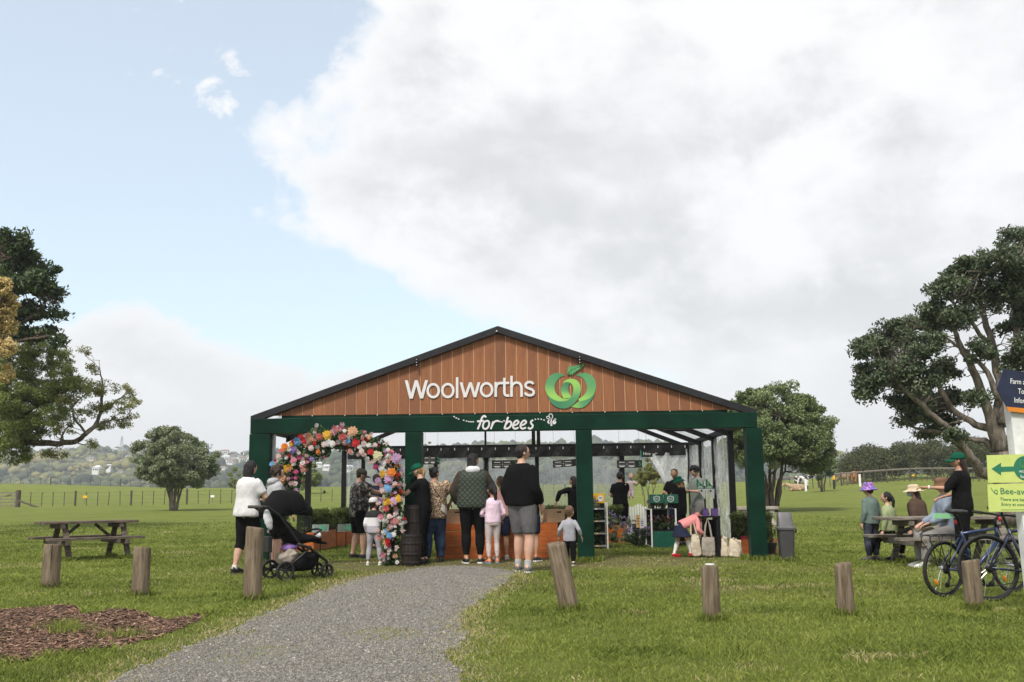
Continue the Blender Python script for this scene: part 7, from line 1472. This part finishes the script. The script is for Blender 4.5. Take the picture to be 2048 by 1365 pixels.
# ---------------------------------------------------------------- bicycles
m_blue = M('bike_blue', (.007, .020, .075), .3, .15, spec=.6); m_navyp = M('bike_navy', (.012, .018, .05), .3, .15, spec=.6); m_chrome = M('chrome', (.55, .56, .58), .25, .1, metal=.9); m_tyre = M('tyre', (.022, .022, .023), .85, .2, 30, .6, 90); m_saddle = M('saddle', (.02, .02, .022), .5, .15); m_amber = M('reflector_amber', (.75, .22, .01), .3, .1); m_redl = M('reflector_red', (.45, .01, .01), .3, .1)
def bike(label, loc, rz, r, paint, rack=False, lean=0, flap=None, name='bicycle'):
    t = thing(name, label, 'bicycle', loc); t.rotation_euler = (R(lean), 0, rz); wb = 1.04; BB = Vector((.44, 0, r - .05)); RA = Vector((0, 0, r)); FA = Vector((wb, 0, r)); ST = Vector((.27, 0, r + .40)); HT = Vector((.80, 0, r + .42)); HB = Vector((.84, 0, r + .29))
    for c in (RA, FA):
        w = MB(); w.loft([(Vector((c.x, s, c.z)), Vector((1, 0, 0)), Vector((0, 0, 1)), rr, rr) for s, rr in ((-.020, r * .965), (-.012, r * .99), (0, r), (.012, r * .99), (.020, r * .965), (.018, r * .915), (-.018, r * .915), (-.020, r * .965))], 44, cap=False); tw_ = w.build('wheel', m_tyre, t, smooth=True)
        MB().loft([(Vector((c.x, s, c.z)), Vector((1, 0, 0)), Vector((0, 0, 1)), rr, rr) for s, rr in ((-.012, r * .925), (.012, r * .925), (.010, r * .865), (-.010, r * .865), (-.012, r * .925))], 44, cap=False).build('rim', m_black if rack else m_frm, tw_, smooth=True)
        for i in range(24): a = 2 * math.pi * i / 24; b = a + (.35 if i % 2 else -.35); MB().tube([(c.x + math.cos(b) * .022, .028 * (1 if i % 4 < 2 else -1), c.z + math.sin(b) * .022), (c.x + math.cos(a) * r * .88, 0, c.z + math.sin(a) * r * .88)], .0014, 4).build('spoke', m_chrome, tw_)
        MB().tube([(c.x, -.05, c.z), (c.x, .05, c.z)], .022, 12).build('hub', m_chrome, tw_)
        a = R(228); MB().ball((c.x + math.cos(a) * r * .62, -.012, c.z + math.sin(a) * r * .62), (.045, .008, .020), 10, rot=Matrix.Rotation(R(48), 3, 'Y')).build('reflector', m_amber, tw_)
    fr = MB(); fr.tube([BB, ST], .017, 10); fr.tube([ST + Vector((.02, 0, -.03)), HT], .019, 10); fr.tube([BB, HB], .024, 10); fr.tube([HT, HB], .022, 10)
    for s in (-1, 1): fr.tube([RA + Vector((0, s * .06, 0)), BB + Vector((-.02, s * .03, 0))], .010, 8); fr.tube([RA + Vector((0, s * .06, 0)), ST + Vector((.01, s * .02, -.05))], .009, 8)
    fr.build('frame', paint, t, smooth=True)
    for s in (-1, 1): MB().tube([HB + Vector((0, s * .03, -.02)), HB + Vector((.05, s * .055, -.10)), FA + Vector((0, s * .055, 0))], .014, 8).build('fork_blade', paint if not rack else m_chrome, t, smooth=True)
    sp_ = ST + Vector((-.055, 0, .17)); MB().tube([ST, sp_], .014, 8).build('seat_post', m_black, t)
    mb = MB().loft([(sp_ + Vector((-.13, 0, .05)), Vector((0, 1, 0)), Vector((0, 0, 1)), .05, .018), (sp_ + Vector((-.10, 0, .05)), Vector((0, 1, 0)), Vector((0, 0, 1)), .075, .026), (sp_ + Vector((-.02, 0, .045)), Vector((0, 1, 0)), Vector((0, 0, 1)), .055, .026), (sp_ + Vector((.07, 0, .045)), Vector((0, 1, 0)), Vector((0, 0, 1)), .026, .022), (sp_ + Vector((.15, 0, .04)), Vector((0, 1, 0)), Vector((0, 0, 1)), .016, .014)], 14); mb.build('saddle', m_saddle, t, smooth=True)
    MB().tube([HT, HT + Vector((.0, 0, .10)), HT + Vector((.06, 0, .14))], .015, 8).build('stem', m_black, t, smooth=True); hb_ = HT + Vector((.06, 0, .14)); MB().tube([hb_ + Vector((-.06, -.31, .02)), hb_ + Vector((0, -.1, .01)), hb_, hb_ + Vector((0, .1, .01)), hb_ + Vector((-.06, .31, .02))], .012, 8).build('handlebar', m_black, t, smooth=True)
    for s in (-1, 1): MB().tube([hb_ + Vector((-.06, s * .31, .02)), hb_ + Vector((-.03, s * .20, .015))], .018, 8).build('grip', m_rub, t)
    MB().loft([(BB + Vector((0, -.045 - s, 0)), Vector((1, 0, 0)), Vector((0, 0, 1)), rr, rr) for s, rr in ((0, .085), (.004, .088), (.008, .085))], 24).build('chainring', m_black, t); MB().bar(BB + Vector((0, -.065, 0)), BB + Vector((.10, -.065, -.13)), .016, .022, (0, 1, 0)).build('crank', m_chrome if not rack else m_black, t); MB().box(BB + Vector((.10, -.11, -.135)), (.09, .08, .022)).build('pedal', m_black, t); MB().bar(BB + Vector((0, .065, 0)), BB + Vector((-.10, .065, .13)), .016, .022, (0, 1, 0)).build('crank', m_black, t); MB().box(BB + Vector((-.10, .11, .135)), (.09, .08, .022)).build('pedal', m_black, t)
    MB().loft([(RA + Vector((0, -.035 - s, 0)), Vector((1, 0, 0)), Vector((0, 0, 1)), rr, rr) for s, rr in ((0, .055), (.02, .03))], 18).build('cassette', m_frm, t); MB().tube([RA + Vector((0, -.06, -.02)), RA + Vector((.02, -.06, -.09)), RA + Vector((-.02, -.06, -.16))], .014, 8).build('derailleur', m_frm, t); MB().lathe([(.028, -.008), (.028, .008)], RA + Vector((-.02, -.06, -.165)), 12, rot=Matrix.Rotation(R(90), 3, 'X')).build('jockey_wheel', m_black, t)
    MB().tube([RA + Vector((0, -.05, .05)), BB + Vector((0, -.05, .085))], .005, 5).build('chain', m_frm, t); MB().tube([RA + Vector((-.02, -.05, -.19)), BB + Vector((0, -.05, -.085))], .005, 5).build('chain', m_frm, t)
    MB().ball(ST + Vector((-.085, 0, .10)), (.012, .022, .028), 10).build('rear_light', m_redl, t, smooth=True)
    if rack:
        rk = MB(); z = r * 2 + .06
        for s in (-1, 1): rk.tube([(-.24, s * .06, z), (.20, s * .06, z), (.26, 0, z - .03)], .006, 6); rk.tube([(-.14, s * .065, z), (-.02, s * .07, r + .02)], .005, 6); rk.tube([(.06, s * .065, z), (0, s * .07, r + .02)], .005, 6); rk.tube([(-.24, s * .06, z), (-.27, s * .055, z - .05), (-.20, s * .07, z - .12), (-.06, s * .075, r + .10)], .005, 6)
        for x in (-.24, -.12, 0, .12): rk.tube([(x, -.06, z), (x, .06, z)], .005, 6)
        rk.build('luggage_rack', m_black, t, smooth=True)
    if flap: MB().prism([(-.34, .0), (-.30, .055), (-.08, .045), (0, .0), (-.10, -.01)], sp_ + Vector((-.04, -.005, -.02)), (1, 0, 0), (0, 0, 1), .004).build('mudguard', flap, t)
    return t
def bike_at(label, px_c, py_b, r_px, **kw):
    g = G(px_c, py_b); return bike(label, g, kw.pop('rz'), r_px * PXM(g.y), **kw)
bike_at('blue bicycle with a black luggage rack and mint mudguard behind the bollard', 1889, 1194, 54, rz=R(24), paint=m_blue, rack=True, lean=4, flap=M('mint_plastic', (.28, .62, .34), .5, .05)); bike_at('navy blue bicycle with silver stays in front, behind the white sign post', 1984, 1203, 64, rz=R(6), paint=m_navyp, lean=-3)
# ---------------------------------------------------------------- sign post
PY_ = 9.55; k = PXM(PY_); p0 = P(2066, 1213, PY_); sp0 = thing('sign_post', 'white painted sign post with a navy arrow and two lime green notices', 'sign post', (p0.x + .03, PY_, 0), 0)
zt_ = P(2030, 760, PY_).z; m_wpost = M('post_white', (.66, .66, .65), .7, .12, 5, .2, 30); MB().bar((0, .0, 0), (-.055, 0, zt_), .13, .13, (0, 1, 0)).build('post', m_wpost, sp0, bevel=.006)
def SL(px, py, dy): p = P(px, py, PY_ + dy); return p.x - p0.x - .03, p.z
m_navys = M('sign_navy', (.012, .017, .045), .35, .2, 8); m_orn = M('sign_orange', (.62, .20, .02), .45, .05); m_lime = M('sign_lime', (.50, .58, .17), .5, .04); m_dgt = M('print_green', (.02, .16, .09), .5, .05)
a = [SL(1992, 778, -.09), SL(2006, 738, -.09), SL(2080, 750, -.09), SL(2180, 766, -.09), SL(2180, 826, -.09), SL(2080, 820, -.09), SL(2012, 814, -.09)]; an_ = MB().prism(a[::-1], (0, -.09, 0), (1, 0, 0), (0, 0, 1), .012).build('arrow_board', m_navys, sp0)
b = [SL(2012, 814, -.093), SL(2080, 820, -.093), SL(2180, 826, -.093), SL(2180, 838, -.093), SL(2080, 830, -.093), SL(2015, 823, -.093)]; MB().prism(b[::-1], (0, -.09, 0), (1, 0, 0), (0, 0, 1), .012).build('orange_strip', m_orn, sp0)
def txt(body, px, py, size_px, mat, dy, rot=0, left=True, sx=1):
    me = text_mesh(body, size_px * k); x, z = SL(px, py, dy); co = np.array([v.co for v in me.vertices]); w0 = co[:, 0].min() if left else 0
    for v in me.vertices: v.co.x = (v.co.x - w0) * sx
    o = link('lettering', me, mat, sp0); o.location = (x, dy, z); o.rotation_euler = (R(90), R(-rot) * -1, 0); return o
for body, px, py in (('Farm animals', 2021, 763), ('Toilets', 2036, 783), ('Information', 2029, 801)): txt(body, px, py, 15, m_white, -.1045, 5, True, .72)
for (x0, y0, x1, y1), nm in (((1973, 911, 2110, 966), 'arrow_notice'), ((1974.5, 969, 2112, 1024), 'bee_notice')):
    q = [SL(x0, y0, -.085), SL(x1, y0 - 4, -.085), SL(x1 + 2, y1 - 1, -.085), SL(x0 + 3, y1, -.085)]; MB().prism(q[::-1], (0, -.082, 0), (1, 0, 0), (0, 0, 1), .008).build(nm, m_lime, sp0)
q = [(1983, 938), (2002, 926), (2002, 934), (2034, 933), (2034, 943), (2002, 944), (2002, 951)]; MB().prism([SL(a_, b_, -.092) for a_, b_ in q], (0, -.0905, 0), (1, 0, 0), (0, 0, 1), .002).build('arrow_mark', m_dgt, sp0)
cx, cz = SL(2052, 937, -.092); MB().lathe([(24 * k, 0), (24 * k, .003)], (cx, -.0905, cz), 36, rot=Matrix.Rotation(R(90), 3, 'X')).build('roundel', m_dgt, sp0)
mb = MB(); ribbon(mb, curve([(cx - 8 * k, cz + 16 * k), (cx - 12 * k, cz + 10 * k), (cx - 8 * k, cz + 4 * k), (cx, cz + 3 * k), (cx + 7 * k, cz + 6 * k), (cx + 11 * k, cz + 12 * k), (cx + 7 * k, cz + 17 * k)]), 4 * k, -.0945, .002); mb.build('roundel_logo', M('logo_fern', (.075, .26, .10)), sp0)
txt('WOOLWORTHS', 2038, 944, 6.5, m_white, -.096, 0, True, .9); txt('for bees', 2041, 954, 9, m_white, -.096, 0, True, .9)
txt('Bee-aware', 2001, 983, 17, m_dgt, -.092, 2, True, 1.05); txt('There are bees in this area', 2000, 999, 8.5, m_dgt, -.092, 2, True, 1.05); txt('Entry at own discretion', 2003, 1009, 8.5, m_dgt, -.092, 2, True, 1.05); MB().box((SL(2025, 1020, -.091)[0] + .1, -.091, SL(2025, 1020, -.091)[1]), (.42, .002, .004)).build('fine_print', m_dgt, sp0)
mb = MB(); ribbon(mb, [SL(1992 + 3 * math.cos(q), 984 + 4 * math.sin(q), -.092) for q in np.linspace(0, 6.28, 11)[:-1]], 1.2 * k, -.0905, .002, close=True); mb.build('bee_mark', m_dgt, sp0); mb = MB(); ribbon(mb, curve([SL(1982, 976, -.092), SL(1986, 983, -.092), SL(1991, 988, -.092), SL(1996, 989, -.092)]), 1.0 * k, -.0905, .002); mb.build('bee_trail', m_dgt, sp0)
# ---------------------------------------------------------------- fences
w_post = wood('fence_post', (.105, .085, .068), (8, 8, 1)); m_wire = M('fence_wire', (.16, .16, .16), .5, .1, metal=.6)
def wire_fence(label, pxs_, Y0, Y1, big_every, h, seed, rail=False, wires=4):
    rg = np.random.default_rng(seed); pts = []
    for i, px in enumerate(pxs_):
        f = i / (len(pxs_) - 1); Y = Y0 + (Y1 - Y0) * f; d = ray(px, 985); x = d.x / d.y * Y; pts.append(Vector((x, Y, gzs(x, Y))))
    t = thing('wire_fence', label, 'fence', pts[0]); o = pts[0]
    for i, p in enumerate(pts):
        b = i % big_every == 0; r = .085 if b else .028; hh_ = (h + .12 if b else h) * rg.uniform(.95, 1.04); ln = rg.normal(0, .03, 2)
        if b: MB().tube([p - o - Vector((0, 0, .1)), p - o + Vector((ln[0] * .5, 0, hh_))], r, 8).build('post', w_post, t)
        else: MB().box(p - o + Vector((0, 0, hh_ / 2)), (r * 2, r * 1.4, hh_), Matrix.Rotation(rg.normal(0, .025), 3, 'Y')).build('batten', w_post, t)
    for j in range(wires):
        z = h * (.18 + .78 * j / (wires - 1)); MB().tube([p - o + Vector((0, -.04, z)) for p in pts], .008, 4).build('wire', m_wire, t)
    if rail: MB().tube([p - o + Vector((0, -.02, h + .05)) for p in pts], .06, 6, flat=(.7, 1.3)).build('top_rail', w_grey, t)
    return t
wire_fence('wire fence with thin battens across the left field behind the round tree', list(np.arange(40, 1000, 22.3)), 79, 88, 5, 1.12, 1)
wire_fence('wire fence with battens across the field behind the tent at the right', list(np.arange(1020, 1480, 22.0)), 92, 95, 5, 1.12, 2)
wire_fence('fence with a long top rail running up towards the shrubs at the right', list(np.arange(1500, 2120, 11.5)), 98, 92, 4, 1.15, 3, True)
wire_fence('fine far fence on the crest of the left field', list(np.arange(-40, 520, 20)), 148, 148, 7, 1.0, 4, wires=3)
def far_board(label, px, py, Y, w, h, mat):
    p = P(px, py, Y); t = thing('fence_sign', label, 'sign', p); MB().box((0, 0, 0), (w, .02, h)).build('plate', mat, t); MB().box((0, .03, -h / 2 - .2), (.03, .02, .5)).build('stake', w_post, t)
far_board('small yellow warning sign on the left fence', 170, 994, 79.5, .33, .2, m_yel); far_board('small white sign on the left fence beside the round tree', 425, 993, 82, .30, .18, m_white); far_board('small yellow sign on the right fence below the shrubs', 1826, 951, 92, .26, .14, m_yel)
# gate at the left end and a fallen rail
g0 = P(-12, 1010, 77); t = thing('farm_gate', 'timber farm gate at the left edge where the wire fence begins', 'gate', (g0.x, 77, gzs(g0.x, 77))); k = PXM(77)
for i in range(5): MB().box((0, 0, .15 + i * .24), (88 * k, .05, .10)).build('rail', w_grey, t)
for x in (-1, 1): MB().box((x * 42 * k, 0, .62), (.10, .06, 1.2)).build('stile', w_grey, t)
MB().bar((-40 * k, -.05, .15), (40 * k, -.05, 1.1), .05, .08).build('brace', w_grey, t); MB().tube([(47 * k, 0, -.1), (47 * k, 0, 1.3)], .16, 10).build('gate_post', w_post, t)
a, b = P(38, 1002, 76.5), P(76, 1015, 76); t = tag(MB().tube([(0, 0, 0), tuple(b - a)], .07, 8).build('fallen_rail', w_post), 'fallen timber rail leaning in the grass beside the gate post', 'rail'); t.location = a
for px, py, h_, m_, lb in ((1721, 962, 1.0, m_white, 'white marker post at the right-hand fence'), (1669, 968, .95, m_yel, 'yellow and black marker post left of the cows'), (1612, 970, 1.0, m_white, 'white marker post by the small drooping tree'), (1251, 985, .9, m_white, 'white marker post seen through the back of the tent')):
    Y = 90; d = ray(px, 985); x = d.x / d.y * Y; t = thing('marker_post', lb, 'post', (x, Y, gzs(x, Y))); MB().box((0, 0, h_ / 2), (.16, .16, h_)).build('post', m_ if 'yellow' not in lb else m_dk, t, bevel=.01); MB().box((0, 0, h_ + .05), (.18, .18, .1) if 'yellow' not in lb else (.2, .2, .35)).build('cap', m_, t, bevel=.01)
# ---------------------------------------------------------------- cows
def cow(label, px, Y, L, mat, rz, lying=False, pose='graze'):
    d = ray(px, 985); x = d.x / d.y * Y; t = thing('cow', label, 'cow', (x, Y, gzs(x, Y)), rz); u = L; mb = MB(); zb = .62 * u if not lying else .22 * u; X = Vector((0, 1, 0)); Zz = Vector((0, 0, 1))
    mb.loft([(Vector((-.50 * u, 0, zb)), X, Zz, .10 * u, .15 * u), (Vector((-.42 * u, 0, zb)), X, Zz, .18 * u, .22 * u), (Vector((-.1 * u, 0, zb - .02 * u)), X, Zz, .21 * u, .25 * u), (Vector((.25 * u, 0, zb)), X, Zz, .18 * u, .25 * u), (Vector((.45 * u, 0, zb + .04 * u)), X, Zz, .11 * u, .18 * u)], 16)
    hd_ = Vector((.88 * u, 0, zb - .30 * u)) if pose == 'graze' else Vector((.80 * u, 0, zb + .22 * u))
    mb.tube([Vector((.38 * u, 0, zb + .08 * u)), Vector((.58 * u, 0, (zb + .06 * u + hd_.z) / 2 + .05 * u)), hd_], [.16 * u, .12 * u, .09 * u], 12); mb.tube([hd_ + Vector((-.05 * u, 0, .04 * u)), hd_ + Vector((.12 * u, 0, -.10 * u)), hd_ + Vector((.18 * u, 0, -.15 * u))], [.085 * u, .065 * u, .05 * u], 12)
    for s in (-1, 1): mb.ball(hd_ + Vector((-.06 * u, s * .12 * u, .06 * u)), (.03 * u, .07 * u, .03 * u), 8)
    if not lying:
        for sx, sy in ((-.40, 1), (-.36, -1), (.32, 1), (.36, -1)):
            bk = -.03 if sx < 0 else .0; mb.tube([Vector((sx * u, sy * .12 * u, zb - .08 * u)), Vector(((sx + bk) * u, sy * .12 * u, zb * .45)), Vector(((sx + .01) * u, sy * .12 * u, .02 * u))], [.085 * u, .045 * u, .035 * u], 8)
    else:
        for s in (-1, 1): mb.tube([Vector((.3 * u, s * .14 * u, .12 * u)), Vector((.5 * u, s * .16 * u, .06 * u)), Vector((.35 * u, s * .2 * u, .04 * u))], .045 * u, 8); mb.tube([Vector((-.3 * u, s * .14 * u, .14 * u)), Vector((-.1 * u, s * .24 * u, .06 * u)), Vector((-.25 * u, s * .26 * u, .04 * u))], .055 * u, 8)
    link('body', remesh(mb, .035, 'body', 2), mat, t, smooth=True)
    MB().tube([(-.49 * u, 0, zb + .12 * u), (-.55 * u, 0, zb - .05 * u), (-.53 * u, 0, max(.04, zb - .38 * u))], [.02 * u, .014 * u, .03 * u], 6).build('tail', mat, t, smooth=True)
    for s in (-1, 1): MB().tube([hd_ + Vector((-.08 * u, s * .06 * u, .07 * u)), hd_ + Vector((-.10 * u, s * .14 * u, .14 * u))], [.02 * u, .006 * u], 6).build('horn', M('horn', (.45, .40, .32), .5), t)
c_or = M('cow_orange', (.40, .17, .055), .9, .2, 5); c_cr = M('cow_cream', (.36, .25, .16), .9, .2, 5)
t = NT('cow_pied'); n = t.noise(t.vec('Object'), 2.2, 2, .5); t.col(t.mix(t.ramp(n, .49, .52), (.60, .58, .55), (.02, .018, .016))); t.set(Roughness=.9)
cow('orange-tan cow grazing behind the right-hand fence', 1711, 104, 1.55, c_or, R(65)); cow('cream cow grazing beside the orange one', 1692, 104.5, 1.45, c_cr, R(110)); cow('black and white cow standing under the small drooping tree', 1604, 96, 1.5, t.mat, R(20), pose='up'); cow('fawn cow lying in the grass near the small drooping tree', 1594, 93, 1.4, c_cr, R(170), True, 'up')
# ---------------------------------------------------------------- bird in the field
p = P(648, 986, 70); t = thing('bird', 'small dark bird low over the field seen through the flower arch', 'bird', p, R(20)); m_bird = M('bird_dark', (.02, .018, .016), .8)
MB().loft([(Vector((-.12, 0, -.02)), Vector((0, 1, 0)), Vector((0, 0, 1)), .015, .012), (Vector((0, 0, 0)), Vector((0, 1, 0)), Vector((0, 0, 1)), .06, .055), (Vector((.12, 0, .05)), Vector((0, 1, 0)), Vector((0, 0, 1)), .035, .035), (Vector((.18, 0, .06)), Vector((0, 1, 0)), Vector((0, 0, 1)), .008, .008)], 12).build('body', m_bird, t, smooth=True)
for s in (-1, 1): MB().add([(-.05, s * .03, .02), (.07, s * .03, .03), (.06, s * .22, .15), (-.02, s * .30, .18), (-.05, s * .03, .0), (.07, s * .03, .01), (.06, s * .22, .145), (-.02, s * .30, .175)], [(0, 1, 2, 3), (7, 6, 5, 4), (0, 4, 5, 1), (1, 5, 6, 2), (2, 6, 7, 3), (3, 7, 4, 0)]).build('wing', m_bird, t)
# ================================================================ longer grass where the mower does not reach
rg = np.random.default_rng(91); pts = []
def ring(x, y, r, n, sp=.05): a = rg.uniform(0, 6.28, n); d = r + np.abs(rg.normal(0, sp, n)); pts.append(np.stack([x + np.cos(a) * d, y + np.sin(a) * d], 1))
bpy.context.view_layer.update()
for o in list(bpy.data.objects):
    nm = o.name.split('.')[0]
    if nm == 'bollard': ring(o.location.x, o.location.y, .075, 420, .035)
    elif nm == 'post' and o.parent is tent: c = sum((Vector(q) for q in o.bound_box), Vector()) / 8; w = TM @ c; ring(w.x, w.y, .15, 700, .07)
    elif nm == 'litter_bin': ring(o.location.x, o.location.y, .15, 260, .05)
    elif nm == 'leg' and o.parent and o.parent.name.startswith('picnic'):
        c = o.parent.matrix_world @ min((Vector(q) for q in o.bound_box), key=lambda q: q.z); ring(c.x, c.y, .03, 200, .05)
    elif nm == 'sign_post': ring(o.location.x, o.location.y, .08, 420, .05)
p = np.concatenate(pts)
for cx, cy in ((-4.1, 9.3), (-3.9, 9.0), (-3.3, 8.6), (3.4, 10.3), (5.2, 9.5), (2.6, 8.0), (4.6, 7.2), (6.4, 12.5), (1.6, 7.4), (-7.5, 13), (-2.7, 12.4)):
    p = np.concatenate([p, np.stack([rg.normal(cx, .09, 130), rg.normal(cy, .09, 130)], 1)])
N = len(p); xx, yy = p[:, 0], p[:, 1]; hh = rg.uniform(.04, .115, N); wd = np.maximum(.0034, yy * .00042) * rg.uniform(.8, 1.4, N); an = rg.uniform(0, 6.28, N); lean = rg.normal(0, .5, (N, 2)) * hh[:, None]; dxw, dyw = np.cos(an) * wd, np.sin(an) * wd; z0 = gz(xx, yy)
V = np.empty((N, 5, 3)); V[:, 0] = np.stack([xx - dxw, yy - dyw, z0], 1); V[:, 1] = np.stack([xx + dxw, yy + dyw, z0], 1); V[:, 2] = np.stack([xx + dxw * .8 + lean[:, 0] * .3, yy + dyw * .8 + lean[:, 1] * .3, z0 + hh * .6], 1); V[:, 3] = np.stack([xx - dxw * .8 + lean[:, 0] * .3, yy - dyw * .8 + lean[:, 1] * .3, z0 + hh * .6], 1); V[:, 4] = np.stack([xx + lean[:, 0], yy + lean[:, 1], z0 + hh], 1)
b = (np.arange(N) * 5)[:, None]; F = np.concatenate([b + [0, 1, 2], b + [0, 2, 3], b + [3, 2, 4]])
tag(link('grass_tufts', npmesh('grass_tufts', V.reshape(-1, 3), F, {'rnd': np.repeat(np.clip(rg.normal(.28, .16, N), 0, .66), 5)}), m_grass), 'longer unmown grass around posts and bollards', 'grass', kind='stuff')
# ================================================================ haze
hb = MB().box((0, 700, 40), (5200, 1900, 130)); hz_o = hb.build('haze', [])
t = NT('haze_air'); t.nt.nodes.remove(t.b); pv = t.node('ShaderNodeVolumePrincipled'); pv.inputs['Color'].default_value = (.86, .92, 1, 1); pv.inputs['Density'].default_value = .00042; pv.inputs['Anisotropy'].default_value = .2
t.L.new(pv.outputs[0], t.out.inputs['Volume']); hz_o.data.materials.append(t.mat); tag(hz_o, kind='stuff')
